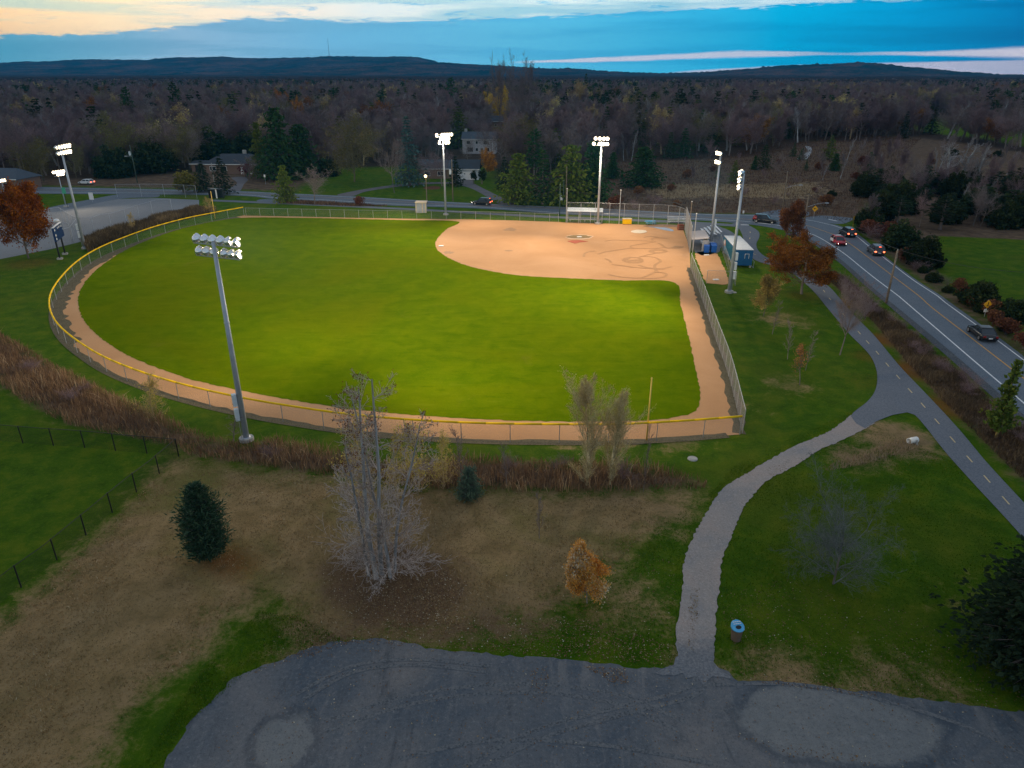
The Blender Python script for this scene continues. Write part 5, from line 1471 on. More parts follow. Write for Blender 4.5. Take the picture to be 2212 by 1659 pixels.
sign((574, 398), 377, 'white', 'small white name board under the pine in front of the bungalow lawn', 'rect', .5)

# ================================================================== vehicles
def car(loc, yaw, kind, paint, label, lights='tail', L=4.6, Wd=1.85, white_side=False, roofbox=False, name='parked_car'):
    suv = kind == 'suv'
    hb, hr = (1.02, 1.70) if suv else (.90, 1.43)
    t = empty({'suv': 'sport_utility_car', 'sedan': 'sedan_car', 'hatch': 'hatchback_car'}[kind], loc, yaw, label, 'car', 'cars on the roads')
    h = L / 2; w = Wd / 2
    # stations along x (front = +x): x, half width, z low, z high
    st = [(-h, w * .80, .42, hb * .80), (-h + .10, w * .93, .32, hb * .96), (-h + .5, w, .26, hb), (-.6, w, .24, hb), (h * .28, w, .24, hb - .02), (h * .55, w * .99, .24, hb - .10), (h - .45, w * .95, .26, hb - .20), (h - .08, w * .82, .34, hb - .34), (h, w * .68, .42, hb - .46)]
    mb = MB(); V = []
    for x, hw, z0, z1 in st:
        V += [(x, -hw * .93, z0), (x, -hw, z0 + .18), (x, -hw, z1 - .14), (x, -hw * .90, z1), (x, hw * .90, z1), (x, hw, z1 - .14), (x, hw, z0 + .18), (x, hw * .93, z0)]
    F = []
    for k in range(len(st) - 1):
        for i in range(8):
            j = (i + 1) % 8; F.append((k * 8 + i, (k + 1) * 8 + i, (k + 1) * 8 + j, k * 8 + j))
    F += [tuple(range(8)), tuple((len(st) - 1) * 8 + i for i in range(7, -1, -1))]
    mb.add(V, F); mb.build('body', M[paint], t, True)
    # greenhouse
    if suv: g = [(-h + .10, hb), (-h + .42, hr), (h * .12, hr), (h * .40, hb - .02)]
    elif kind == 'sedan': g = [(-h + .55, hb), (-h + 1.35, hr), (h * .05, hr), (h * .42, hb - .03)]
    else: g = [(-h + .12, hb), (-h + .75, hr), (h * .10, hr), (h * .45, hb - .03)]
    (xa, za), (xb, zb), (xc, zc), (xd, zd) = g
    wt, wb = w * .72, w * .90
    mb = MB()
    mb.add([(xa, -wb, za - .02), (xb, -wt, zb - .05), (xc, -wt, zc - .05), (xd, -wb, zd - .02), (xa, wb, za - .02), (xb, wt, zb - .05), (xc, wt, zc - .05), (xd, wb, zd - .02)],
           [(0, 3, 2, 1), (4, 5, 6, 7), (0, 1, 5, 4), (3, 7, 6, 2), (1, 2, 6, 5)])
    mb.build('windows', M['glass'], t)
    mb = MB()
    mb.add([(xb - .08, -wt - .03, zb - .06), (xc + .05, -wt - .03, zb - .06), (xc + .05, wt + .03, zb - .06), (xb - .08, wt + .03, zb - .06), (xb, -wt * .9, zb + .03), (xc - .1, -wt * .9, zb + .03), (xc - .1, wt * .9, zb + .03), (xb, wt * .9, zb + .03)],
           [(4, 5, 6, 7), (0, 1, 5, 4), (1, 2, 6, 5), (2, 3, 7, 6), (3, 0, 4, 7)])
    for s in (-1, 1):
        for (x0, z0), (x1, z1) in ((g[0], g[1]), (g[3], g[2])): mb.tube((x0, s * wb, z0), (x1, s * wt, z1 - .03), .045, .045, 5)
        xm = (xb + xc) / 2; mb.tube((xm, s * wb, hb), (xm, s * wt, zb - .03), .04, .04, 5)
    mb.build('roof', M[paint], t)
    for x in (-h + .85, h - .85):
        for s in (-1, 1):
            mb = MB(); mb.tube((x, s * (w - .20), .33), (x, s * (w + .02), .33), .335, .335, 16); wh = mb.build('wheel', M['tyre'], t)
            mb = MB(); mb.tube((x, s * (w + .0), .33), (x, s * (w + .03), .33), .21, .19, 12); mb.build('rim', M['rim'], wh)
    for s in (-1, 1):
        mb = MB(); mb.box((-h + .02, s * w * .72, hb * .82), (.12, .26, .20)); mb.build('tail_light', M['tail' if lights in ('tail', 'both') else 'tailoff'], t)
        mb = MB(); mb.box((h - .12, s * w * .62, hb - .42), (.16, .30, .13)); mb.build('headlight', M['head' if lights in ('head', 'both') else 'rim'], t)
        mb = MB(); mb.box((h * .34, s * (w + .08), hb + .02), (.12, .18, .12)); mb.build('wing_mirror', M[paint], t)
    if lights in ('tail', 'both') and suv:
        mb = MB(); mb.box((xb - .10, 0, zb - .07), (.06, .34, .05)); mb.build('brake_light', M['tail'], t)
    mb = MB(); mb.box((-h - .01, 0, hb * .62), (.03, .42, .13)); mb.build('number_plate', M['plate'], t)
    if white_side:
        mb = MB()
        for s in (-1, 1): mb.box((-h * .45, s * (w + .012), .68), (h * .75, .02, .46))
        mb.build('white_door_panel', M['carwhite'], t)
        mb = MB(); mb.box((-.35, 0, hr + .12), (.28, .7, .18)); mb.build('roof_sign', M['white'], t)
    return t

def heading(a, b):
    p, q = G(*a), G(*b); return math.atan2(q.y - p.y, q.x - p.x)
car(G(1041, 442.5), heading((1060, 443.2), (1020, 441.2)), 'suv', 'carblack', 'black sport utility car driving left on the straight far road', 'both', 4.7)
car(G(1829, 509), heading((1848, 523), (1800, 496)), 'suv', 'carblack', 'black wagon braking on the bend, ahead of the grey one', 'tail', 4.8)
car(G(1810, 527), heading((1790, 514), (1835, 544)), 'hatch', 'carred', 'red taxi with white doors and headlights on, facing the camera', 'head', 4.3, 1.8, True)
car(G(1890, 548), heading((1915, 570), (1868, 533)), 'suv', 'cargrey', 'grey sport utility car with brake lights on behind the black wagon', 'tail', 4.7)
car(G(2119, 727), heading((2150, 751), (2090, 704)), 'sedan', 'carblack', 'black sedan driving up the right side of the road', 'off', 4.7, 1.85)
car(G(1652, 481), heading((1630, 479.5), (1670, 483)), 'suv', 'carblack', 'dark sport utility car half hidden behind the brown oak at the corner', 'off', 4.9, 1.95)
car(G(187, 398), heading((200, 398.5), (170, 397.5)), 'hatch', 'carwhite', 'white hatchback with red tail lights on the road at far left', 'tail', 4.4)
car(G(70, 395.5), heading((80, 396), (60, 395.2)), 'hatch', 'carwhite', 'white car parked in front of the dark house at the left edge', 'off', 4.4)

# mast on the far ridge
b = Vector(((710.5 - CX) * MPP(6390, 180), 6390, ZT(6390, 123))); H = ZT(6390, 85) - b.z
t = empty('radio_mast', b, 0, 'slender radio mast on the blue ridge', 'mast')
mb = MB()
for i in range(3):
    a_ = 2 * math.pi * i / 3; mb.tube((1.6 * math.cos(a_), 1.6 * math.sin(a_), -20), (1.2 * math.cos(a_), 1.2 * math.sin(a_), H), .8, .5, 5)
for k in range(16): mb.box((0, 0, H * k / 16), (2.6, 2.6, .8))
mb.build('lattice', M['galv'], t)
mb = MB(); mb.tube((0, 0, H), (0, 0, H + 5), 1.6, .8, 6); mb.build('beacon', M['white'], t)
# ================================================================== plants
def nrm(v): return v / (np.linalg.norm(v) + 1e-9)


def grow(out, rng, p, d, L, r, lev, P):
    """one axis and its side shoots; out[lev] collects (x0,y0,z0,x1,y1,z1,r0,r1)"""
    ns = P['seg'][lev]
    for i in range(ns):
        d = nrm(d + rng.normal(0, P['wig'][lev], 3) + np.array([0, 0, P['up'][lev]]))
        q = p + d * (L / ns)
        r2 = max(P['rmin'], r * (1 - (i + 1) / ns * P['taper'][lev]) / (1 - i / ns * P['taper'][lev]))
        out[lev].append((*p, *q, r, r2))
        f = (i + 1) / ns
        if lev < P['lev'] and f > P['start'][lev]:
            k = P['kids'][lev]
            k = int(k) + (rng.random() < k - int(k))
            for _ in range(k):
                a = nrm(np.cross(d, rng.normal(0, 1, 3)))
                ang = P['ang'][lev] * rng.uniform(.75, 1.25)
                dd = nrm(d * math.cos(ang) + a * math.sin(ang))
                shape = P['prof'](f) if lev == 0 else (1.15 - .55 * f)
                grow(out, rng, p + (q - p) * rng.random(), dd, L * P['lr'][lev] * shape * rng.uniform(.75, 1.2), max(P['rmin'], r2 * P['rr'][lev]), lev + 1, P)
        p, r = q, r2


def tubes(segs, n):
    """(N,8) segments -> verts, quads"""
    S = np.asarray(segs, float).reshape(-1, 8)
    p0, p1, r0, r1 = S[:, :3], S[:, 3:6], S[:, 6], S[:, 7]
    d = p1 - p0; d /= np.linalg.norm(d, axis=1, keepdims=True) + 1e-9
    ref = np.where(np.abs(d[:, 2:3]) > .9, np.array([[1., 0, 0]]), np.array([[0, 0, 1.]]))
    a = np.cross(d, ref); a /= np.linalg.norm(a, axis=1, keepdims=True) + 1e-9
    b = np.cross(d, a)
    t = np.arange(n) * 2 * np.pi / n
    ring = a[:, None, :] * np.cos(t)[None, :, None] + b[:, None, :] * np.sin(t)[None, :, None]
    V = np.concatenate([p0[:, None] + ring * r0[:, None, None], p1[:, None] + ring * r1[:, None, None]], 1)
    N = len(S); base = (np.arange(N) * 2 * n)[:, None]
    i = np.arange(n); j = (i + 1) % n
    Q = np.stack([base + i, base + j, base + n + j, base + n + i], -1).reshape(-1, 4)
    return V.reshape(-1, 3), Q


def leafquads(rng, C, size, per=1, spread=.3, flat=0.0, aspect=1.0, droop=0.0):
    C = np.repeat(np.asarray(C, float).reshape(-1, 3), per, 0)
    N = len(C)
    C = C + rng.normal(0, spread, (N, 3))
    d = rng.normal(0, 1, (N, 3)); d[:, 2] *= (1 - flat); d[:, 2] -= droop
    d /= np.linalg.norm(d, axis=1, keepdims=True)
    e = np.cross(d, rng.normal(0, 1, (N, 3))); e /= np.linalg.norm(e, axis=1, keepdims=True) + 1e-9
    s = size * rng.uniform(.6, 1.3, (N, 1))
    u, v = d * s * aspect, e * s * .5
    V = np.stack([C - u * .5, C + v * .8 - u * .05, C + u * .5, C - v * .8 - u * .05], 1).reshape(-1, 3)
    Q = np.arange(4 * N).reshape(N, 4)
    return V, Q


ONE = lambda f: 1.0
BASE = dict(lev=3, seg=(8, 5, 4, 3), wig=(.05, .12, .16, .2), up=(.05, .10, .08, .05), taper=(.75, .8, .8, .7), start=(.25, .2, .15, 0), kids=(2.0, 2, 1.6, 0), ang=(R(48), R(40), R(42), 0), lr=(.42, .5, .5, 0), rr=(.55, .6, .65, 0), rmin=.024, prof=lambda f: 1.25 - .75 * f)


def par(**k):
    d = dict(BASE); d.update(k); return d


class Tpl:
    """a plant kind: a trunk mesh and a crown mesh, plus both joined for the mass"""
    def __init__(self, name, H, W, trunk, crown, tm, cm):
        self.name, self.H, self.W = name, H, W
        tV, tQ, tT = trunk; cV, cQ, cT = crown
        self.trunk = npmesh(name + '_trunk', tV, tQ, None, [M[tm]], None, {'tint': tT}) if len(tQ) else None
        self.crown = npmesh(name + '_crown', cV, cQ, None, [M[cm]], None, {'tint': cT})
        V = np.concatenate([tV, cV]); Q = np.concatenate([tQ, cQ + len(tV)])
        self.joined = npmesh(name + '_mass', V, Q, None, [M[tm], M[cm]], np.concatenate([np.zeros(len(tQ)), np.ones(len(cQ))]), {'tint': np.concatenate([tT, cT])})

    def place(self, name, loc, H, W=None, label=None, group=None, cat='tree', rz=None, crown='crown', joined=False):
        W = H / self.H * self.W if W is None else W
        t = empty(name, loc, random.uniform(0, 6.28) if rz is None else rz, label, cat, group)
        t.scale = (W / self.W, W / self.W, H / self.H)
        if self.trunk: link('trunk', self.trunk, t)
        link(crown, self.crown, t)
        return t


def tint_segs(rng, n, q, clump=1):
    return np.repeat(rng.random(n), q)


def bare(name, seed, H, P, tm='bark', cm='twig', split=1, stems=1, spread=0, lean=.1, r0=None, leaf=None, lsize=.25, lper=1, n3=3, lfrac=1.0, ltop=0.0):
    rng = np.random.default_rng(seed)
    out = [[] for _ in range(5)]
    for s in range(stems):
        a = rng.uniform(0, 6.28); o = np.array([math.cos(a), math.sin(a), 0]) * (spread * rng.random() if stems > 1 else 0)
        d = nrm(np.array([math.cos(a) * lean, math.sin(a) * lean, 1]))
        h = H * (1 if s == 0 else rng.uniform(.72, .98))
        grow(out, rng, o, d, h, (r0 or H * .018) * (1 if s == 0 else .8), 0, P)
    # trunk keeps the axis and the limbs up to level split-1
    tr = sum(out[:split], []); cr = sum(out[split:], [])
    tV, tQ = tubes(tr, 7); tT = np.repeat(rng.random(len(tr)), 7)
    cr = np.asarray(cr); cV, cQ = tubes(cr, n3); cT = np.repeat(rng.random(len(cr)), n3)
    if leaf:
        ends = cr[:, 3:6]; ends = ends[cr[:, 6] <= np.quantile(cr[:, 6], .8) + 1e-9]
        ends = ends[rng.random(len(ends)) < lfrac]
        if ltop: ends = ends[ends[:, 2] > H * ltop]
        lV, lQ = leafquads(rng, ends, lsize, lper, lsize * 1.1)
        cl = np.clip(.5 + .33 * np.sin(lV[::4][:, 0] * 1.1 + seed) * np.cos(lV[::4][:, 1] * .9 + lV[::4][:, 2] * .8) + rng.normal(0, .2, len(lQ)), 0, 1)
        # leaves carry the crown's material; twigs under them join the trunk mesh
        tV2, tQ2 = np.concatenate([tV, cV]), np.concatenate([tQ, cQ + len(tV)])
        tT = np.concatenate([tT, cT]); tV, tQ = tV2, tQ2
        cV, cQ, cT = lV, lQ, cl
    zs = np.concatenate([tV, cV])
    Hh = np.quantile(zs[:, 2], .999); Ww = 2 * np.quantile(np.hypot(zs[:, 0], zs[:, 1]), .985)
    return Tpl(name, Hh, Ww, (tV, tQ, tT), (cV, cQ, cT), tm, leaf or cm)


def conifer(name, seed, H, Wd, cm='needle', whorls=22, per=8, cl=6, base=.08, sz=.55, power=.85, droop=.25, irr=.18, pine=False, thin=.42):
    rng = np.random.default_rng(seed)
    C, D, S, T = [], [], [], []
    segs = [(0, 0, 0, 0, 0, H * .96, H * .017, .02)]
    for w in range(whorls):
        f = base + (1 - base) * (w + rng.uniform(-.3, .3)) / whorls
        f = min(max(f, base), .985); z = f * H
        Rr = Wd / 2 * ((1 - (f - base) / (1 - base)) ** power) * (1 + rng.normal(0, irr)) + .12
        if pine: Rr *= (.55 + .45 * min(1, (f - base) * 4))
        k = max(4, int(per * (.5 + .5 * Rr / (Wd / 2))))
        a0 = rng.uniform(0, 6.28)
        for b_ in range(k):
            a = a0 + 6.283 * b_ / k + rng.normal(0, .15); rr = Rr * rng.uniform(.72, 1.12)
            dz = -droop * rr + (.25 * rr if f > .7 else 0) + (rng.uniform(-.1, .25) * rr if pine else 0)
            tip = np.array([math.cos(a) * rr, math.sin(a) * rr, z + dz])
            o = np.array([0, 0, z])
            segs.append((*o, *(o + (tip - o) * .85), .012 + .012 * rr, .006))
            m_ = max(2, int(cl * (.35 + .65 * rr / (Wd / 2))))
            for j in range(m_):
                g = (.18 + .86 * (j + rng.random() * .6) / m_) if not pine else (.45 + .6 * (j + rng.random() * .6) / m_)
                p = o + (tip - o) * g + rng.normal(0, .10 * rr + .05, 3) * np.array([1, 1, .45])
                C.append(p); D.append(nrm(tip - o + rng.normal(0, .55, 3) * rr * (1.4 if pine else 1)))
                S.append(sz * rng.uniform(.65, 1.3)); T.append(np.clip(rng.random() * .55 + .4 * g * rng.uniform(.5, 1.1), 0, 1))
    C, D, S, T = np.array(C), np.array(D), np.array(S)[:, None], np.array(T)
    e = np.cross(D, np.array([0, 0, 1.]) + rng.normal(0, .5, C.shape)); e /= np.linalg.norm(e, axis=1, keepdims=True) + 1e-9
    hang = np.array([0, 0, -1.0])
    u = D * S; v = e * S * thin
    V1 = np.stack([C - u * .6, C + v, C + u * .9 + hang * S * .15, C - v], 1)
    e2 = np.cross(D, e); v2 = e2 * S * thin * .8
    V2 = np.stack([C - u * .5, C + v2, C + u * .8 + hang * S * .2, C - v2], 1)
    V = np.concatenate([V1, V2]).reshape(-1, 3); Q = np.arange(len(V)).reshape(-1, 4)
    tV, tQ = tubes(segs, 5)
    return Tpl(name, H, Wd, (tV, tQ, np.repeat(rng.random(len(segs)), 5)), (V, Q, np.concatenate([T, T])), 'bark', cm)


def bushball(name, seed, H, Wd, cm, n=900, sz=.3, lobes=7, bot=.05, up=0.0, lr=1.0):
    """shrub: stems and leaf faces in uneven lobes"""
    rng = np.random.default_rng(seed)
    segs = []; pts = []
    for i in range(lobes):
        a = rng.uniform(0, 6.28); r = Wd * (.30 if lr == 1 else .38) * math.sqrt(rng.random()); z = H * rng.uniform(.35, .72) if lr == 1 else H * rng.uniform(.12, .85) * (1 - .35 * (r / (Wd * .3)) ** 2)
        c = np.array([math.cos(a) * r, math.sin(a) * r, z]); rad = np.array([Wd * .24, Wd * .24, H * .30]) * rng.uniform(.6, 1.25) * lr
        segs.append((c[0] * .15, c[1] * .15, 0, *c, .05, .02))
        k = n // lobes
        d = rng.normal(0, 1, (k, 3)); d /= np.linalg.norm(d, axis=1, keepdims=True)
        q = c + d * rad * rng.uniform(.55, 1.08, (k, 1)); q[:, 2] = np.maximum(q[:, 2], H * bot * rng.random(k))
        pts.append(q)
    P = np.concatenate(pts)
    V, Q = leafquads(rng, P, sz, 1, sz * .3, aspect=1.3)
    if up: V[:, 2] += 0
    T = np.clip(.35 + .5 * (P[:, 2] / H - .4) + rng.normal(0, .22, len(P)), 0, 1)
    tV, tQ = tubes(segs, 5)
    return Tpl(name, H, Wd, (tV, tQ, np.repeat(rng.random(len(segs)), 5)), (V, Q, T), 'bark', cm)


tall = par(seg=(10, 5, 4, 3), start=(.22, .15, .1, 0), kids=(2.8, 2.3, 2.2, 0), ang=(R(42), R(38), R(42), 0), lr=(.36, .5, .5, 0), up=(.02, .16, .1, .06), rmin=.03)
roundp = par(seg=(5, 6, 5, 3), start=(.42, .12, .1, 0), kids=(3.4, 2.2, 2.0, 0), ang=(R(46), R(38), R(42), 0), lr=(.85, .46, .48, 0), up=(.02, .10, .07, .04), taper=(.55, .82, .8, .7), rmin=.024, rr=(.6, .58, .6, 0), prof=lambda f: 1.0)
birchp = par(seg=(10, 4, 3, 2), start=(.35, .1, 0, 0), kids=(2.0, 2.0, 1.5, 0), ang=(R(32), R(34), R(36), 0), lr=(.26, .5, .5, 0), up=(.01, .22, .16, .1), rmin=.024)
BARE = [bare('bare_a', 11, 19, tall), bare('bare_b', 12, 18, tall, cm='twigpurple'), bare('bare_c', 13, 14, roundp, cm='twigpurple'), bare('bare_d', 14, 15, roundp), bare('bare_e', 15, 20, tall, cm='twigpurple', stems=2, spread=.8)]
PALE = [bare('pale_a', 21, 17, birchp, 'barkpale', 'twigpale', lean=.05), bare('pale_b', 22, 16, birchp, 'barkpale', 'twigpale', lean=.08)]
CONF = [conifer('fir_a', 31, 17, 6.5, 'needle'), conifer('fir_b', 32, 16, 5.0, 'needledark', power=.95), conifer('pine_a', 33, 20, 8.5, 'needle', whorls=18, pine=True, sz=.8, irr=.3, power=.6, base=.2, droop=.02), conifer('pine_b', 34, 19, 8, 'needledark', whorls=16, pine=True, sz=.8, irr=.35, power=.55, base=.25, droop=0)]
FIRY = conifer('fir_yellow', 35, 14, 7.5, 'needleyel', whorls=20, irr=.25, power=.7, sz=.62)
BUSHP = conifer('bushy_pine', 37, 12, 9, 'needle', whorls=24, per=12, cl=9, sz=.62, power=.5, irr=.22, droop=.05, base=.05)
BUSHY = conifer('bushy_yellow_pine', 38, 12, 9, 'needleyel', whorls=24, per=12, cl=9, sz=.62, power=.5, irr=.22, droop=.05, base=.08)
SPRB = conifer('spruce_blue', 36, 18, 7.5, 'needleblue', whorls=28, per=10, cl=7, sz=.5, droop=.35)
def retrunk(tp, m): tp.trunk and tp.trunk.materials.__setitem__(0, M[m]); tp.joined.materials[0] = M[m]; return tp
TAN = [bare('tan_a', 41, 14, par(seg=(6, 5, 4, 3), start=(.3, .1, .1, 0), kids=(3, 2, 1.8, 0), ang=(R(34), R(32), R(36), 0), lr=(.55, .5, .5, 0), up=(.02, .2, .15, .1)), cm='twigtan', leaf='leaftan', lsize=.35, lfrac=.5)]
ORNG = [bare('rust_a', 42, 12, roundp, leaf='leafrust', lsize=.5, lper=2)]
M['leafgold'] = M_tint('leaves_rust_orange', [(0, (0.20, 0.07, 0.015)), (.6, (0.42, 0.16, 0.03)), (1, (0.60, 0.27, 0.06))], trans=.25, k=1.1)
ORNG[0].crown.materials[0] = M['leafgold']
OLIV = [bare('olive_a', 43, 13, par(seg=(5, 6, 5, 4), start=(.35, .1, .1, 0), kids=(3.6, 2.4, 2.2, 0), ang=(R(44), R(38), R(42), 0), lr=(.85, .5, .5, 0), up=(.02, .06, .02, -.06), taper=(.5, .8, .8, .7), rmin=.014, prof=ONE), cm='twigolive', leaf='leafolive', lsize=.3, lfrac=.5)]


BT = bare('bare_park', 64, 9, par(lev=4, seg=(4, 6, 5, 4, 3), wig=(.04, .1, .14, .18, .2), up=(.02, .10, .08, .05, .03), taper=(.45, .82, .8, .75, .7), start=(.5, .15, .1, .1, 0), kids=(4, 2.4, 2.0, 1.5, 0), ang=(R(38), R(34), R(36), R(40), 0), lr=(1.0, .5, .5, .5, 0), rr=(.6, .55, .6, .65, 0), prof=ONE, rmin=.010), r0=.2)


def drop(tp, bx, by, ty, label, name='bare_tree', W=None, group=None, crown='crown', cat='tree', rz=None):
    """plant with its foot at (bx, by) reaching row ty; W = width in reference pixels"""
    b = G(bx, by); H = max(.8, ZT(b.y, ty))
    w = W * MPP(b.y, H / 2) if W else None
    return tp.place(name, b, H, w, label, group, cat, rz, crown)


used = []        # places already taken in the wood
def note(bx, by, r): g = G(bx, by); used.append((g.x, g.y, r))

lane = [(1080, G(1080, 285).y, 72)]
GB = 'trees between the houses and the road'
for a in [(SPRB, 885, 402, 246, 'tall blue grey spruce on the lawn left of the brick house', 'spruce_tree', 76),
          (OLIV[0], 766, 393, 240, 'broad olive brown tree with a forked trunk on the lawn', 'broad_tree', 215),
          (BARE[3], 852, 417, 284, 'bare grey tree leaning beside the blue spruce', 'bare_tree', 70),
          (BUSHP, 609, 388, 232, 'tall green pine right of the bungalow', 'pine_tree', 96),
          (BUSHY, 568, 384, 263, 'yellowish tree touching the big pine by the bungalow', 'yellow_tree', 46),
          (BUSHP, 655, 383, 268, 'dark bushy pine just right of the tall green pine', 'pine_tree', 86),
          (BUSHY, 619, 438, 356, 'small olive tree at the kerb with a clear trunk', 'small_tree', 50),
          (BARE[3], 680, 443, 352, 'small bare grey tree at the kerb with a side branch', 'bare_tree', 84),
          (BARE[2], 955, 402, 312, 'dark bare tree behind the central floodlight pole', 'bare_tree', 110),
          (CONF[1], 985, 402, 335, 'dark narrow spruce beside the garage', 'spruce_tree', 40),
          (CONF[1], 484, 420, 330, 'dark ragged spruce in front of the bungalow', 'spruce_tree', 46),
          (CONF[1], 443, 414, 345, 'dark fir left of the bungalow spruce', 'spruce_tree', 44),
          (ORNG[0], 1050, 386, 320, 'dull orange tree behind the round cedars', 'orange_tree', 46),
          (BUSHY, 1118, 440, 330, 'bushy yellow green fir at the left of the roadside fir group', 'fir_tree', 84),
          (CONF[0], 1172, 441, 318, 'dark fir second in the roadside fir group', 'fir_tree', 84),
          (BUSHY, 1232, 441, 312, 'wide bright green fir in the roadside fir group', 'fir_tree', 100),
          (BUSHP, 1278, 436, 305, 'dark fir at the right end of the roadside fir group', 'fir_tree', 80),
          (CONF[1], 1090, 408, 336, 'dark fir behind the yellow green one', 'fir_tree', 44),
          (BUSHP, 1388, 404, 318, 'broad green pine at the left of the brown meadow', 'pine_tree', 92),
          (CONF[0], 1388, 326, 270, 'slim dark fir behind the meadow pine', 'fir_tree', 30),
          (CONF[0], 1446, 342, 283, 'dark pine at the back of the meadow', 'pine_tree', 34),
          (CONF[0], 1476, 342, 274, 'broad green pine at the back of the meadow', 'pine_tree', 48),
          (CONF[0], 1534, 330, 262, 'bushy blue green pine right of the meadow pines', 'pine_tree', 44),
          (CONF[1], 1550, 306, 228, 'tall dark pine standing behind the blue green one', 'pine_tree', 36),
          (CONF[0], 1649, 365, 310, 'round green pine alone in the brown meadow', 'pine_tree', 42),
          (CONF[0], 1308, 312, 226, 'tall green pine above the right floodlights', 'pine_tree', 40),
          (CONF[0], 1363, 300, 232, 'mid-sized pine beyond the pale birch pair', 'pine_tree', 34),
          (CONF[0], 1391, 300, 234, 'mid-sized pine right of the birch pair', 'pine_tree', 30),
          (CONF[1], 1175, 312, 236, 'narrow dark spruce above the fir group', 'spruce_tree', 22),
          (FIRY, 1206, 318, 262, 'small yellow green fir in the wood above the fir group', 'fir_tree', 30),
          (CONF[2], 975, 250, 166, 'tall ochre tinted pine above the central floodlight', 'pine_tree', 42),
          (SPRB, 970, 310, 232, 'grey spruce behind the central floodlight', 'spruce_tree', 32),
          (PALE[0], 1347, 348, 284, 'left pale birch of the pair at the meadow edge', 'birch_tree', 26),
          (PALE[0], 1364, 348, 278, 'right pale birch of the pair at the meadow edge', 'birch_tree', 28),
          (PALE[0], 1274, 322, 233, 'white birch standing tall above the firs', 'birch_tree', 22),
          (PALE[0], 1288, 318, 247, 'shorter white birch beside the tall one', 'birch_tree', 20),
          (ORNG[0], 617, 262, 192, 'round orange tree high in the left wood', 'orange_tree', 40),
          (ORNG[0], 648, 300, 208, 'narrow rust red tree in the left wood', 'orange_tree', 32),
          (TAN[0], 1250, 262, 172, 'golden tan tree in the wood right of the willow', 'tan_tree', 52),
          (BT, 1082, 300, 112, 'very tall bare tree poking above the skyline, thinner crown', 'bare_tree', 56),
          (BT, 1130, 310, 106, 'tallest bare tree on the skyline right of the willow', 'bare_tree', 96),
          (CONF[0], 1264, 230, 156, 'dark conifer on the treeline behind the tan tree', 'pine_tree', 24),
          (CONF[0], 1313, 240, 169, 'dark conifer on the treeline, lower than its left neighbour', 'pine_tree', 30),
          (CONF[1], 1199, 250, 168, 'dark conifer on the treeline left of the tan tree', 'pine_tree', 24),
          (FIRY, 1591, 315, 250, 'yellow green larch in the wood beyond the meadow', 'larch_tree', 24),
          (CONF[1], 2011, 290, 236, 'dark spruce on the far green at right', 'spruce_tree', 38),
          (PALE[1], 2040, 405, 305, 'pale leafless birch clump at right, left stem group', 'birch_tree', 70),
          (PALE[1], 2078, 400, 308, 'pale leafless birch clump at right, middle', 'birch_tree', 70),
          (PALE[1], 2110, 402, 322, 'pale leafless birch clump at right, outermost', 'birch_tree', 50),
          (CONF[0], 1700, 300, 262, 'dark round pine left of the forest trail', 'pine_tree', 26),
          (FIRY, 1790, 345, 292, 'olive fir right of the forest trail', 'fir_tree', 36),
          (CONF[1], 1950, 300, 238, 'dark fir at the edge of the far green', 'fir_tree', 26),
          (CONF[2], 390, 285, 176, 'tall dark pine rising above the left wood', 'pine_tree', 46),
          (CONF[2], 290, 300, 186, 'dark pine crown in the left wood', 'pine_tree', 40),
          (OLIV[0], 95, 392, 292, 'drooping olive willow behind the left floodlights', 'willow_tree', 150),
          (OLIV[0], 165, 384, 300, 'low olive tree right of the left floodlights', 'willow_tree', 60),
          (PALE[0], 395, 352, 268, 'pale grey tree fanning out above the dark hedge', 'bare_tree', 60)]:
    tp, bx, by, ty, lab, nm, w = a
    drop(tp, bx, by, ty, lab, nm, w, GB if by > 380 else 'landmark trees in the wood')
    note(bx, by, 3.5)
    if by < 345: lane.append((bx, G(bx, by).y, w))
for _t in TAN: retrunk(_t, 'twigtan')
for _t in OLIV: retrunk(_t, 'twigolive')
# yellow weeping willow
WIL = bare('willow', 51, 16, par(seg=(4, 6, 7, 5), start=(.4, .15, .15, 0), kids=(4, 2.4, 2.2, 0), ang=(R(46), R(40), R(60), 0), lr=(1.0, .5, .5, 0), up=(.02, .04, -.22, -.4), taper=(.5, .8, .8, .6), prof=ONE), cm='twigtan', leaf='leafyellow', lsize=.5, lper=2)
retrunk(WIL, 'twigtan'); drop(WIL, 1080, 285, 182, 'bright yellow weeping willow glowing in the wood', 'willow_tree', 72, 'landmark trees in the wood'); note(1080, 285, 8)
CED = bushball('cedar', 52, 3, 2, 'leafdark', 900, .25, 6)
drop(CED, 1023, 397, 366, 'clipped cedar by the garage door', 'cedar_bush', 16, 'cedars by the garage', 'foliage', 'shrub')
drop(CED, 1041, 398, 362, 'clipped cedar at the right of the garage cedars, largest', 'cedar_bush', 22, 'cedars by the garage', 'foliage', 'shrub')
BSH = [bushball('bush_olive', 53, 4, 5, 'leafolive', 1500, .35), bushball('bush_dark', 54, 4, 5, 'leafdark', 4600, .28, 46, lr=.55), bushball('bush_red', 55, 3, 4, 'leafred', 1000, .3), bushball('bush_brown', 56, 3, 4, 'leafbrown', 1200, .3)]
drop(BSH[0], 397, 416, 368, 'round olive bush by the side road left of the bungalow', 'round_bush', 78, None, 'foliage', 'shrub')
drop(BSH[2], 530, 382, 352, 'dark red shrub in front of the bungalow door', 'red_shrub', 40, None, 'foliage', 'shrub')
drop(BSH[3], 776, 444, 424, 'reddish brown shrub at the kerb of the straight road', 'brown_shrub', 28, None, 'foliage', 'shrub')
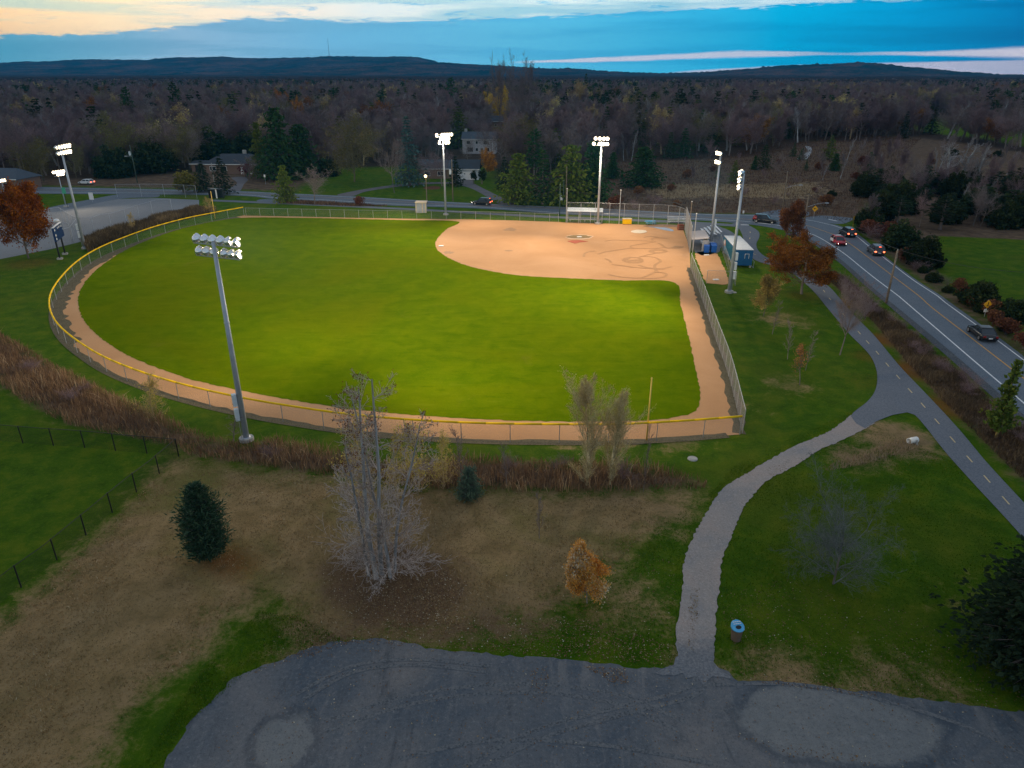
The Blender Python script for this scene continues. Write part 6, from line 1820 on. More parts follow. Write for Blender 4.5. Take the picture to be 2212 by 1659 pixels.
for bx, by, ty, w, lab in ((470, 352, 268, 120, 'dense dark evergreen hedge behind the bungalow, left part'), (540, 345, 280, 90, 'dense dark evergreen hedge behind the bungalow, right part'), (340, 372, 290, 100, 'dark evergreen thicket behind the left transformer pole'), (250, 382, 305, 90, 'dark evergreen thicket behind the white hatchback'), (700, 380, 335, 70, 'dark shrub mass under the broad olive tree')):
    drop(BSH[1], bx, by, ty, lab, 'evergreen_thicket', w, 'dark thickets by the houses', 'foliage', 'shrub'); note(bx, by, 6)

# --- trees in the park
OAK = bare('oak', 61, 10, par(seg=(4, 6, 5, 4), start=(.45, .12, .1, 0), kids=(4.4, 2.3, 2.2, 0), ang=(R(58), R(40), R(44), 0), lr=(.85, .5, .5, 0), up=(.02, .05, .03, .02), taper=(.4, .8, .8, .7), prof=ONE, rmin=.015), leaf='leafrust', lsize=.30, lper=6, r0=.3)
drop(OAK, 1731, 635, 510, 'wide rust orange oak between the bike path and the container', 'oak_tree', 172, 'oaks in autumn leaf', rz=1.0)
OAK2 = bare('oak_sparse', 62, 10, par(seg=(6, 5, 4, 3), start=(.35, .12, .1, 0), kids=(3, 2.2, 2.0, 0), ang=(R(50), R(40), R(44), 0), lr=(.55, .5, .5, 0), up=(.02, .08, .03, .02), rmin=.015), leaf='leafbrown', lsize=.30, lper=4)
drop(OAK2, 1686, 545, 430, 'sparse dark brown oak at the road corner', 'oak_tree', 92, 'oaks in autumn leaf', rz=2.0)
OAK3 = bare('oak_orange', 63, 10, par(seg=(5, 6, 5, 4), start=(.28, .12, .1, 0), kids=(4, 2.4, 2.2, 0), ang=(R(52), R(40), R(44), 0), lr=(.72, .5, .5, 0), up=(.02, .07, .03, .02), taper=(.5, .8, .8, .7), rmin=.015), leaf='leafrust', lsize=.30, lper=3)
OAK3.crown.materials[0] = M_tint('leaves_burnt_orange', [(0, (0.14, 0.036, 0.006)), (0.6, (0.30, 0.088, 0.010)), (1, (0.44, 0.17, 0.02))], trans=.25, k=1.0)
drop(OAK3, 62, 558, 394, 'burnt orange oak at the left edge beside the scoreboard', 'oak_tree', 130, 'oaks in autumn leaf', rz=.4)
drop(BT, 1814, 767, 600, 'bare dark tree spreading over the bike path', 'bare_tree', 118, None, rz=.7)
BR = bare('bare_round', 65, 8, par(lev=4, seg=(3, 6, 5, 4, 3), wig=(.08, .15, .18, .2, .22), up=(.0, .03, .0, -.02, -.04), taper=(.3, .82, .8, .75, .7), start=(.3, .15, .1, .1, 0), kids=(4.2, 2.1, 1.8, 1.2, 0), ang=(R(56), R(42), R(44), R(46), 0), lr=(1.5, .5, .5, .5, 0), rr=(.7, .55, .6, .6, 0), prof=ONE, rmin=.011), 'bark', 'twig', r0=.22)
BR.crown.materials[0] = M_tint('twigs_blue_grey', [(0, (0.050, 0.056, 0.058)), (1, (0.15, 0.165, 0.17))])
drop(BR, 1800, 1262, 1030, 'wide bare round-headed tree on the dark lawn at right', 'bare_tree', 250, None, rz=.2)
SAP = [bare('sapling', 66, 5, par(seg=(6, 4, 3, 2), start=(.35, .1, 0, 0), kids=(3, 2, 1.6, 0), ang=(R(34), R(34), R(38), 0), lr=(.36, .5, .5, 0), up=(.02, .16, .1, .05), rmin=.008), cm='twigtan', leaf='leafbrown', lsize=.16, lfrac=.5, lper=1, r0=.06),
       bare('sapling_full', 67, 6, par(seg=(5, 5, 4, 3), start=(.3, .1, 0, 0), kids=(3.4, 2.2, 2, 0), ang=(R(42), R(36), R(40), 0), lr=(.5, .5, .5, 0), up=(.02, .12, .06, .03), rmin=.008), leaf='leafolive', lsize=.17, lper=3, r0=.08),
       bare('sapling_bare', 68, 5, par(seg=(6, 4, 3, 2), start=(.3, .1, 0, 0), kids=(2.6, 1.8, 1.4, 0), ang=(R(36), R(34), R(38), 0), lr=(.32, .5, .5, 0), up=(.02, .16, .1, .05), rmin=.007), r0=.05)]
SAP[0].crown.materials[0] = M_tint('leaves_sapling', [(0, (0.10, 0.05, 0.02)), (1, (0.32, 0.15, 0.05))], trans=.2)
SAP[1].crown.materials[0] = M_tint('leaves_olive_brown', [(0, (0.08, 0.05, 0.02)), (.6, (0.16, 0.11, 0.035)), (1, (0.26, 0.18, 0.06))], trans=.2)
for tp, bx, by, ty, w, lab in ((SAP[1], 1649, 683, 593, 62, 'leafy olive brown sapling in the row by the path'), (SAP[2], 1668, 722, 648, 30, 'thin leafless sapling second in the row'), (SAP[2], 1701, 776, 690, 32, 'thin leafless sapling third in the row'), (SAP[0], 1727, 832, 742, 46, 'orange brown sapling nearest the camera in the row'), (SAP[2], 1740, 800, 712, 30, 'faint bare sapling behind the orange brown one'),
                               (SAP[2], 1165, 1163, 1066, 34, 'spindly bare sapling on the dry grass above the orange maple'), (SAP[2], 1390, 1062, 912, 26, 'thin bare sapling in the reeds below the near foul pole')):
    drop(tp, bx, by, ty, lab, 'sapling', w, 'saplings in the park')
ORS = bare('orange_sapling', 69, 4.5, par(seg=(6, 5, 4, 2), start=(.22, .1, 0, 0), kids=(4.2, 2.6, 2.0, 0), ang=(R(60), R(40), R(44), 0), lr=(.46, .5, .5, 0), up=(.02, .05, .04, .02), rmin=.007, prof=lambda f: 1.3 - .95 * f), leaf='leaforange', lsize=.15, lper=4, r0=.06)
drop(ORS, 1268, 1303, 1180, 'bright orange young oak standing alone on the lawn', 'young_oak', 92, None, rz=.3)
# dark pine, left foreground: dense, spiky, irregular
PNE = conifer('park_pine', 70, 5.2, 2.9, 'needle', whorls=44, per=22, cl=14, base=.02, sz=.24, power=.50, droop=-.55, irr=.17, thin=.16)
PNE.crown.materials[0] = M_tint('needles_park_pine', [(0, (0.010, 0.024, 0.014)), (.6, (0.030, 0.060, 0.034)), (1, (0.085, 0.125, 0.070))], trans=.1)
drop(PNE, 452, 1207, 1050, 'dense dark green pine on the dry grass with rust needles below', 'pine_tree', 92, None, 'needles')
PNS = conifer('small_pine', 71, 2.4, 2.2, 'needle', whorls=22, per=16, cl=9, base=.03, sz=.20, thin=.18, power=.6, droop=-.15, irr=.2)
PNS.crown.materials[0] = M_tint('needles_small_pine', [(0, (0.03, 0.05, 0.035)), (.6, (0.06, 0.09, 0.06)), (1, (0.11, 0.15, 0.09))], trans=.1)
drop(PNS, 1014, 1075, 1010, 'small grey green pine in front of the reeds', 'pine_tree', 56, None, 'needles')
PNR = conifer('edge_pine', 72, 8, 7, 'needledark', whorls=44, per=26, cl=22, base=.01, sz=.22, power=.5, droop=-.12, irr=.10)
b = G(2262, 1440); PNR.place('pine_tree', b, 8.4, 8.4, 'dark pine cut off by the right edge of the picture', None, 'tree', .5, 'needles')
drop(conifer('thin_fir', 74, 6, 2.2, 'needleyel', whorls=24, per=9, cl=6, sz=.3, power=.9, droop=-.5), 2150, 945, 775, 'slender brown conifer in the ditch at the right', 'conifer_tree', 52, None, 'needles').children[1].data.materials[0] = M_tint('needles_brown', [(0, (0.07, 0.05, 0.02)), (1, (0.17, 0.12, 0.05))], trans=.1)
# twin tan willows in the reeds
TW = par(seg=(8, 6, 5, 4), start=(.10, .1, .05, 0), kids=(3.4, 2.2, 1.8, 0), ang=(R(30), R(26), R(30), 0), lr=(.40, .5, .5, 0), up=(.01, .14, .14, .12), rmin=.007, prof=lambda f: .40 + .80 * math.sin(math.pi * min(1, f * 1.02)))
TW1 = bare('reed_willow', 75, 9, TW, 'bark', 'twigtan', split=2, leaf='leaftan', lsize=.09, lper=1, lfrac=.55, r0=.13)
TW2 = bare('reed_willow_b', 76, 9, TW, 'bark', 'twigtan', split=2, leaf='leaftan', lsize=.09, lper=1, lfrac=.55, r0=.13, lean=.12)
for tp in (TW1, TW2): tp.trunk.materials[0] = M_tint('bark_brown_willow', [(0, (0.20, 0.15, 0.09)), (1, (0.70, 0.57, 0.36))], k=1.0)
drop(TW1, 1268, 1048, 825, 'taller of the two wispy tan willows in the reeds', 'willow_tree', 150, None, rz=.1)
drop(TW2, 1318, 1046, 850, 'shorter of the two wispy tan willows in the reeds', 'willow_tree', 130, None, rz=2.0)
# big many-stemmed bare poplar
rng = np.random.default_rng(80)
out = [[] for _ in range(5)]
PP = par(seg=(14, 6, 4, 3), wig=(.03, .14, .18, .2), start=(.16, .12, .1, 0), kids=(1.5, 1.4, 1.0, 0), ang=(R(56), R(40), R(44), 0), lr=(.22, .52, .5, 0), up=(.03, .10, .08, .04), rr=(.42, .6, .65, 0), rmin=.0105, prof=lambda f: 1.3 - .8 * f)
for k, (dx, dy, lx, h) in enumerate(((-.5, 0, -.035, 12.2), (-.1, .3, .012, 13.0), (.35, -.2, .02, 11.5), (.7, .3, .06, 10.2), (-.9, .4, -.07, 9.6))):
    grow(out, rng, np.array([dx, dy, 0.]), nrm(np.array([lx, rng.normal(0, .03), 1])), h, .17 if k < 2 else .12, 0, PP)
stem = list(out[0]); br = sum(out[1:], [])
fan = [[] for _ in range(5)]
PF = par(lev=2, seg=(6, 5, 3), wig=(.10, .16, .2), up=(-.01, .01, .0), start=(.2, .1, 0), kids=(1.3, 1.2, 0), ang=(R(34), R(36), R(40), 0), lr=(.5, .5, .5, 0), rr=(.6, .6, .6, 0), rmin=.0085, prof=ONE)
for k in range(34):
    a = 6.28 * k / 34 + rng.normal(0, .2); e = rng.uniform(.05, .8)
    grow(fan, rng, np.array([rng.normal(0, .5), rng.normal(0, .4), rng.uniform(.1, 2.0)]), nrm(np.array([math.cos(a), math.sin(a), e])), rng.uniform(1.6, 3.7), .018, 0, PF)
fn = sum(fan, [])
sV, sQ = tubes(stem, 8); bV, bQ = tubes(np.asarray(br + fn), 4)
t = empty('poplar_clump', G(830, 1246), .3, 'tall many-stemmed bare poplar with a fan of low branches', 'tree')
M['barkpop'] = M_tint('bark_poplar', [(0, (0.20, 0.195, 0.19)), (1, (0.36, 0.36, 0.37))], k=1.0)
for k in range(5):
    link('trunk', npmesh('poplar_trunk', sV[k * 224:(k + 1) * 224], sQ[:112], None, [M['barkpop']], None, {'tint': rng.random(112)}), t)
M['twigpop'] = M_tint('twigs_poplar', [(0, (0.28, 0.225, 0.195)), (1, (0.66, 0.58, 0.52))], k=1.1)
link('branches', npmesh('poplar_branches', bV, bQ, None, [M['twigpop']], None, {'tint': np.repeat(rng.random(len(br + fn)), 4)}), t)
en = np.asarray(br)[:, 3:6]; topm = en[(en[:, 2] > 8.0)]
lV, lQ = leafquads(rng, topm[rng.random(len(topm)) < .26], .10, 1, .10)
link('withered_leaves', npmesh('poplar_leaves', lV, lQ, None, [M['leafbrown']], None, {'tint': rng.random(len(lQ))}), t)
t.scale = (1, 1, ZT(G(830, 1246).y, 815) / 13.0)
# yellowing undergrowth behind it
YB = bare('yellow_birch', 81, 5.5, par(seg=(6, 5, 4, 3), start=(.12, .1, 0, 0), kids=(3, 2, 1.8, 0), ang=(R(36), R(34), R(38), 0), lr=(.45, .5, .5, 0), up=(.02, .12, .08, .04), rmin=.006), cm='twigtan', leaf='leafyellow', lsize=.12, lfrac=.35, lper=1, r0=.06)
retrunk(YB, 'twigtan'); YB.crown.materials[0] = M_tint('leaves_pale_yellow', [(0, (0.16, 0.13, 0.03)), (1, (0.36, 0.28, 0.07))], trans=.25)
for bx, by, ty, w, lab in ((775, 1075, 890, 95, 'yellow green sapling tree behind the poplar, left'), (905, 1062, 905, 110, 'yellow green sapling tree behind the poplar, right'), (960, 1052, 935, 70, 'thin yellowing shrub tree in the reeds right of the poplar'), (860, 1080, 930, 80, 'low yellowing shrub directly behind the poplar stems')):
    drop(YB, bx, by, ty, lab, 'yellow_sapling', w, 'yellowing saplings in the ditch', 'foliage')
for bx, by, ty, w, lab in ((335, 905, 810, 70, 'thin grey green sapling left of the tall floodlight pole'), (505, 955, 890, 60, 'reddish twiggy sapling just left of the tall floodlight pole'), (1000, 1050, 920, 60, 'wispy tan sapling in the reeds behind the small pine'), (1095, 1050, 950, 40, 'wispy tan sapling in the middle of the reed bed')):
    drop(SAP[2] if bx > 400 else YB, bx, by, ty, lab, 'thin_sapling', w, 'saplings in the ditch')
drop(YB, 455, 462, 425, 'pale yellow sapling beside the far foul pole', 'yellow_sapling', 30)
drop(YB, 287, 500, 458, 'small yellow sapling behind the left part of the outfield fence', 'yellow_sapling', 22)

M['straw'] = M_tint('straw', [(0, (0.28, 0.20, 0.11)), (1, (0.52, 0.42, 0.27))], trans=.2, k=1.0)
# --- blades and twigs that nobody could count
def scatter(poly, n, rng, dens=None):
    xs = np.array([p[0] for p in poly]); ys = np.array([p[1] for p in poly])
    X = rng.uniform(xs.min(), xs.max(), n); Y = rng.uniform(ys.min(), ys.max(), n)
    k = inpoly(X, Y, poly)
    return X[k], Y[k]


def blades(name, poly, n, h, wd, mat, seed, label, cat, lean=.35, clump=.35, low=.5):
    rng = np.random.default_rng(seed)
    X, Y = scatter(poly, n, rng)
    if name in ('lawn_grass', 'dead_grass'):
        kk = ~inpoly(X, Y, [(p.x, p.y) for p in gravelP]) & ~inpoly(X, Y, [(p.x, p.y) for p in pathP]) & ~inpoly(X, Y, [(p.x, p.y) for p in lotP]); X, Y = X[kk], Y[kk]
    cl = fbm(X / 1.3, Y / 1.3, seed, 3)
    cl = (cl - cl.min()) / (np.ptp(cl) + 1e-9)
    k = rng.random(len(X)) < (1 - clump) + clump * cl * 1.6
    X, Y, cl = X[k], Y[k], cl[k]; N = len(X)
    hh = h * (low + (1 - low) * cl) * rng.uniform(.6, 1.25, N)
    a = rng.uniform(0, 6.28, N); l = rng.normal(0, lean, N) * hh; a2 = rng.uniform(0, 6.28, N)
    B = np.stack([X, Y, np.full(N, .0)], -1)
    w = np.stack([np.cos(a), np.sin(a), np.zeros(N)], -1) * wd * rng.uniform(.6, 1.4, (N, 1))
    mid = B + np.stack([np.cos(a2) * l * .35, np.sin(a2) * l * .35, hh * .6], -1)
    tip = B + np.stack([np.cos(a2) * l, np.sin(a2) * l, hh], -1)
    V = np.stack([B - w, B + w, mid + w * .8, mid - w * .8, tip], 1).reshape(-1, 3)
    b = np.arange(N)[:, None] * 5
    Q = b + np.array([[0, 1, 2, 3]]); T = b + np.array([[3, 2, 4]])
    ti = np.clip(.15 + .55 * cl + rng.normal(0, .2, N), 0, 1)
    me = npmesh(name, V, Q, T, [M[mat]], None, {'tint': np.concatenate([ti, ti])})
    return tag(link(name, me), label, cat, kind='stuff')


blades('dry_reeds', [tuple(p) for p in reedP], 120000, 1.25, .022, 'reed', 1, 'strip of dry brown reeds and weeds along the ditch', 'reeds', low=.12, clump=.55, lean=.55)
blades('ditch_grass', [tuple(p[:2]) for p in GP(DITCH)], 90000, .9, .024, 'brush', 2, 'brown brush and dead grass between the bike path and the road', 'brush', low=.12, clump=.55, lean=.6)
shr = [(p[0], p[1]) for p in GP([(176, 522), (230, 503), (300, 485), (370, 463), (425, 452), (470, 460), (400, 474), (330, 493), (270, 514), (222, 533), (190, 545)])]
blades('bramble_strip', shr, 60000, 1.5, .05, 'brush', 3, 'dark brown brambles between the court fence and the outfield fence', 'brush', low=.5)
blades('meadow_grass', [tuple(p[:2]) for p in GP(MEADTAN)], 9000, .55, .06, 'straw', 4, 'tan dry grass tufts in the brown meadow', 'grass', low=.3, lean=.7)
blades('verge_weeds', [tuple(p[:2]) for p in GP([(600, 439), (760, 446), (841, 446), (760, 441), (640, 434), (612, 436)])], 9000, .7, .06, 'brush', 5, 'dry weeds on the verge between sidewalk and road', 'weeds')
blades('dry_tufts', [tuple(p[:2]) for p in GP([(1770, 1012), (1850, 985), (1930, 952), (1975, 948), (1985, 965), (1920, 990), (1850, 1008), (1790, 1018)])], 3000, .35, .025, 'straw', 6, 'dry brown tufts along the little grass ditch before the culvert', 'grass')
M['drytuft'] = M_tint('dead_grass', [(0, (0.14, 0.096, 0.044)), (.5, (0.31, 0.21, 0.10)), (.85, (0.40, 0.30, 0.16)), (1, (0.58, 0.48, 0.32))], trans=.2, k=1.0, objvar=0.0)
M['greentuft'] = M_tint('green_grass', [(0, (0.025, 0.07, 0.004)), (.5, (0.075, 0.145, 0.008)), (.9, (0.16, 0.20, 0.02)), (1, (0.26, 0.24, 0.06))], trans=.2, k=1.0, objvar=0.0)
blades('dead_grass', [tuple(p[:2]) for p in GP(DRY)], 80000, .15, .022, 'drytuft', 21, 'short dead grass over the brown slope in the foreground', 'grass', low=.1, clump=.8, lean=.8)
LAWN = [(1000, 1395), (1180, 1340), (1330, 1240), (1420, 1140), (1540, 1060), (1580, 1010), (1700, 950), (1850, 885), (1890, 915), (2060, 1000), (2212, 1200), (2212, 1530), (2000, 1508), (1600, 1455), (1460, 1440), (1200, 1415)]
gpoly = [(p.x, p.y) for p in gravelP]
blades('lawn_grass', [tuple(p[:2]) for p in GP(LAWN)], 90000, .12, .022, 'greentuft', 22, 'short green lawn grass either side of the gravel path', 'grass', low=.15, clump=.7, lean=.7)
blades('bank_grass', [tuple(p[:2]) for p in GP([(400, 1570), (520, 1466), (690, 1390), (760, 1386), (640, 1330), (560, 1320), (440, 1440), (300, 1659), (345, 1659)])], 16000, .12, .02, 'greentuft', 23, 'green grass bank beside the parking lot', 'grass', low=.15, clump=.7, lean=.7)
blades('path_weeds', [tuple(p[:2]) for p in GP([(1492, 1262), (1512, 1262), (1506, 1330), (1500, 1410), (1486, 1410), (1490, 1330)])], 900, .14, .02, 'drytuft', 24, 'dry weeds growing along the crown of the gravel path', 'weeds', low=.3, clump=.9, lean=.8)
M['rustscrub'] = M_tint('rust_scrub', [(0, (0.06, 0.034, 0.026)), (.6, (0.14, 0.078, 0.054)), (1, (0.30, 0.19, 0.12))], trans=.1, k=1.0, objvar=0.0)
blades('meadow_scrub', [tuple(p[:2]) for p in GP(MEADOW)], 90000, 1.0, .05, 'rustscrub', 25, 'rough rust brown scrub growth covering the meadow beyond the road', 'scrub', low=.08, clump=.9, lean=.6)
# fallen leaves
rng = np.random.default_rng(9)
LX, LY, LS = [], [], []
for poly, n in ((LIT1, 9000), ([(640, 1385), (900, 1330), (1290, 1340), (1460, 1400), (1450, 1440), (950, 1400)], 5200), ([(520, 1466), (690, 1389), (760, 1390), (600, 1440)], 900), ([(560, 1400), (690, 1300), (1250, 1200), (1460, 1200), (1455, 1440), (950, 1400), (600, 1425)], 2600),
                ([(400, 1659), (690, 1389), (1450, 1440), (2212, 1540), (2212, 1659)], 1300), ([(1140, 1450), (1190, 1440), (1180, 1520), (1150, 1510)], 140), ([(1262, 1440), (1350, 1445), (1360, 1480), (1320, 1475)], 420), ([(1548, 1290), (1700, 1250), (1950, 1320), (2212, 1450), (2212, 1540), (1600, 1462)], 2600),
                ([(1590, 1450), (1900, 1490), (1900, 1510), (1600, 1470)], 700), ([(1570, 1585), (1700, 1630), (1880, 1655), (1890, 1640), (1640, 1600)], 420), ([(1488, 1290), (1512, 1270), (1500, 1400), (1484, 1400)], 260), ([(1655, 1010), (1700, 1000), (1700, 1020), (1660, 1030)], 160), ([(1690, 640), (1790, 650), (1790, 690), (1690, 690)], 500), ([(10, 560), (130, 560), (140, 590), (0, 600)], 500)):
    X, Y = scatter([tuple(p[:2]) for p in GP(poly)], int(n * 0.9), rng); LX.append(X); LY.append(Y)
X, Y = np.concatenate(LX), np.concatenate(LY); N = len(X)
a = rng.uniform(0, 6.28, N); s = rng.uniform(.022, .05, N)
C = np.stack([X, Y, np.full(N, .055)], -1)
u = np.stack([np.cos(a), np.sin(a), rng.normal(0, .3, N)], -1) * s[:, None]; v = np.stack([-np.sin(a), np.cos(a), rng.normal(0, .3, N)], -1) * s[:, None] * .7
V = np.stack([C - u, C + v, C + u, C - v], 1).reshape(-1, 3); V[:, 2] = np.maximum(V[:, 2], .045)
tag(link('fallen_leaves', npmesh('fallen_leaves', V, np.arange(4 * N).reshape(-1, 4), None, [M['litter']], None, {'tint': rng.random(N)})), 'scattered fallen leaves on grass and parking lot', 'leaves', kind='stuff')

# --- brush at the right of the road, hedges
SHB = [bare('twiggy_shrub', 91, 3.2, par(lev=2, seg=(4, 4, 3), wig=(.1, .16, .2), up=(.03, .05, .03), taper=(.6, .8, .7), start=(0, .05, 0), kids=(7, 2.6, 0), ang=(R(34), R(34), 0), lr=(.9, .55, 0), rr=(.6, .6, 0), rmin=.012, prof=ONE), 'bark', 'twigpurple', r0=.05, lean=.2), BSH[1], BSH[3], BSH[0]]
rs = random.Random(12)
HG = [((1838, 486), (1875, 522)), ((1880, 520), (1960, 590)), ((1965, 590), (2030, 640)), ((2040, 640), (2130, 708)), ((2135, 715), (2230, 790))]
n = 0
for k in range(34):
    t_ = k / 33; i = min(4, int(t_ * 5)); f = t_ * 5 - i
    (x0, y0), (x1, y1) = HG[i]; x = x0 + (x1 - x0) * f + rs.uniform(6, 34); y = y0 + (y1 - y0) * f + rs.uniform(-16, -2)
    b = G(x, y); h = rs.uniform(1.3, 2.6) * (1.3 if k < 14 else .8)
    tp = rs.choice([SHB[0], BSH[1], BSH[3]])
    tp.place('roadside_shrub', b, h, h * rs.uniform(1.3, 2.0), 'dark roadside shrub on the right verge of the bend' if k < 14 else 'low twiggy shrub on the right verge of the lower road', 'shrubs along the right verge', 'shrub', None, 'foliage')
for k in range(64):
    x = rs.uniform(1860, 2230); y = rs.uniform(440, 505) if k < 28 else rs.uniform(410, 440)
    b = G(x, y); h = rs.uniform(4.0, 7.5)
    if rs.random() < .74: rs.choice([BSH[1], BSH[1], CONF[3]]).place('dark_thicket', b, h, h * rs.uniform(.9, 1.4), 'dark evergreen thicket mass bounding the green field at right', 'dark thickets beyond the bend', 'shrub', None, 'foliage')
    else: rs.choice([BARE[2], BARE[3], BARE[0]]).place('bare_tree', b, h * 1.35, h * rs.uniform(.8, 1.1), 'thin bare tree rising out of the dark thickets beyond the bend', 'bare trees among the thickets', 'tree')
for bx, by, ty, w, lab in ((2108, 660, 600, 100, 'round dark bush at the edge of the green field'), (2180, 690, 640, 90, 'dark bush behind the right warning sign'), (1990, 575, 500, 90, 'tall dark bush between the bend and the green field'), (1945, 540, 470, 90, 'dark leafy bush above the grey car')):
    drop(BSH[1], bx, by, ty, lab, 'dark_bush', w, 'bushes by the green field', 'foliage', 'shrub')
for k in range(26):
    t_ = rs.random(); i = rs.randint(0, 10); (x0, y0) = DITCH[i]; 
    x, y = 1800 + 430 * t_, 600 + 355 * t_ ** 1.05 + rs.uniform(-14, 24); b = G(x, y); h = rs.uniform(.9, 1.7)
    SHB[0].place('ditch_shrub', b, h, h * 1.5, 'brown twiggy shrub in the strip between bike path and road', 'twiggy shrubs in the right ditch', 'shrub', None, 'branches')
for bx, by, ty, w, lab in ((1868, 690, 600, 95, 'grey twiggy bush hanging over the ditch by the bare tree'), (1835, 660, 580, 80, 'grey twiggy bush right of the rust oak')):
    drop(SHB[0], bx, by, ty, lab, 'twiggy_bush', w, None, 'branches', 'shrub')
for k in range(13):
    t_ = rs.random(); i = rs.uniform(.02, .95)
    x = i * 1520; y = np.interp(x, [p[0] for p in REED_U], [p[1] for p in REED_U]) * rs.uniform(.35, .8); yl = np.interp(x, [0, 80, 150, 270, 410, 520, 720, 850, 950, 1524], [832, 885, 918, 943, 985, 1002, 1032, 1050, 1060, 1058]); yu = np.interp(x, [p[0] for p in REED_U], [p[1] for p in REED_U])
    b = G(x, yu + (yl - yu) * rs.uniform(.1, .7)); h = rs.uniform(1.0, 1.8)
    SHB[0].place('reed_shrub', b, h, h * 1.6, 'dark twiggy shrub among the dry reeds of the ditch', 'twiggy shrubs in the reed ditch', 'shrub', None, 'branches')
for k in range(26):
    x = rs.uniform(1310, 1880); y = rs.uniform(338, 372) if k < 18 else rs.uniform(372, 400); b = G(x, y); h = rs.uniform(3.5, 8.5)
    rs.choice([CONF[0], BARE[2], BARE[3], BARE[1], FIRY, BUSHP]).place('meadow_edge_tree', b, h, h * rs.uniform(.5, .75), 'low tree at the back edge of the brown meadow', 'trees at the back of the meadow', 'tree')
for bx, by, ty, w, lab in ((1012, 356, 296, 40, 'bare tree before the left end of the white house'), (1058, 352, 262, 70, 'tall bare tree before the right end of the white house'), (905, 400, 330, 60, 'bare tree before the brick house'), (928, 396, 345, 50, 'low bare tree at the brick house wall'), (540, 392, 330, 60, 'bare tree before the bungalow'), (735, 372, 300, 70, 'bare tree left of the broad olive tree')):
    drop(BARE[3], bx, by, ty, lab, 'bare_tree', w, GB)
for k in range(30):
    x = rs.uniform(1320, 1900); y = rs.uniform(352, 455); b = G(x, y); h = rs.uniform(1.2, 2.8)
    rs.choice([SHB[0], BSH[3], SHB[0]]).place('meadow_shrub', b, h, h * 1.5, 'low brown shrub scattered over the meadow beyond the road', 'shrubs in the brown meadow', 'shrub', None, 'branches')

for k in range(64):
    x = rs.uniform(1770, 2240); y = rs.uniform(330, 440); 
    if x < 1880 and y > 400: continue
    b = G(x, y); h = rs.uniform(4.5, 9.0)
    tp = rs.choice([BARE[0], BARE[1], BARE[2], BARE[3], PALE[0], BARE[4]])
    tp.place('young_bare_tree', b, h, h * rs.uniform(.4, .7), 'slender bare tree in the scrub between the bend and the far green', 'bare scrub trees beyond the bend', 'tree')
for k in range(40):
    x = rs.uniform(1780, 2240); y = rs.uniform(322, 440); b = G(x, y); h = rs.uniform(1.5, 3.5)
    rs.choice([SHB[0], BSH[3], SHB[0], BSH[1]]).place('scrub_bush', b, h, h * 1.5, 'low dark bush in the scrub between the bend and the far green', 'scrub bushes beyond the bend', 'shrub', None, 'branches')

# ================================================================== the wood
SECT = [(-1e9, 440, 'left of the bungalow'), (440, 600, 'behind the bungalow'), (600, 840, 'behind the broad olive tree'), (840, 960, 'behind the blue grey spruce'), (960, 1120, 'around the white house'), (1120, 1300, 'above the roadside firs'), (1300, 1560, 'beyond the brown meadow'), (1560, 1800, 'by the forest trail'), (1800, 1e9, 'at the far green on the right')]
rng = np.random.default_rng(77)
pts = []
# jittered cells, coarser with distance
for Y0, Y1, st in ((225, 420, 7.0), (420, 700, 8.0), (700, 1180, 10.0), (1180, 1500, 14)):
    xs = np.arange(-Y1 * .80, Y1 * .80, st); ys = np.arange(Y0, Y1, st)
    A, B = np.meshgrid(xs, ys); A = A + rng.uniform(-.45, .45, A.shape) * st; B = B + rng.uniform(-.45, .45, B.shape) * st
    pts.append(np.stack([A.ravel(), B.ravel()], -1))
pts = np.concatenate(pts)
k = np.abs(pts[:, 0]) < pts[:, 1] * .80 + 12
pts = pts[k]
ins = sdist(pts[:, 0], pts[:, 1], [(p.x, p.y) for p in woodP]) > 2
ins &= ~inpoly(pts[:, 0], pts[:, 1], [(p.x, p.y) for p in GP(GREENFAR)])
for hx, hy, hw in ((504, 376, 14), (945, 388, 11), (1036, 333, 13), (1052, 292, 11), (1040, 258, 12), (8, 412, 12), (1738, 328, 9), (1748, 318, 7), (1012, 389, 8)):
    g = G(hx, hy); ins &= np.hypot(pts[:, 0] - g.x, pts[:, 1] - g.y - 4) > hw
# keep sight lines to the white house and trail
for gx_, gy_, r_ in ((1036, 345, 9), (1036, 356, 9), (1036, 338, 8), (1736, 348, 8)):
    g = G(gx_, gy_); ins &= np.hypot(pts[:, 0] - g.x, pts[:, 1] - g.y) > r_
for ux, uy, ur in used: ins &= np.hypot(pts[:, 0] - ux, pts[:, 1] - uy) > ur
for bx_, Yb_, w_ in lane:
    q_ = CX + pts[:, 0] / (pts[:, 1] * CP + HC * SP) * FPX
    ins &= ~((np.abs(q_ - bx_) < .36 * w_ + 4) & (pts[:, 1] > Yb_ - 75) & (pts[:, 1] < Yb_ + 3))
pts = pts[ins]
pts = pts[np.argsort(pts[:, 1])]
pxs = CX + pts[:, 0] / (pts[:, 1] * CP + HC * SP) * FPX
con = fbm(pts[:, 0] / 60, pts[:, 1] / 60, 31, 3)
pal = fbm(pts[:, 0] / 45, pts[:, 1] / 45, 47, 3)
KINDS = [('bare', BARE, 'bare_tree'), ('conif', CONF, 'pine_tree'), ('pale', PALE, 'birch_tree'), ('tan', TAN, 'tan_tree'), ('olive', OLIV, 'olive_tree'), ('yel', [FIRY], 'larch_tree'), ('rust', ORNG, 'rust_tree')]
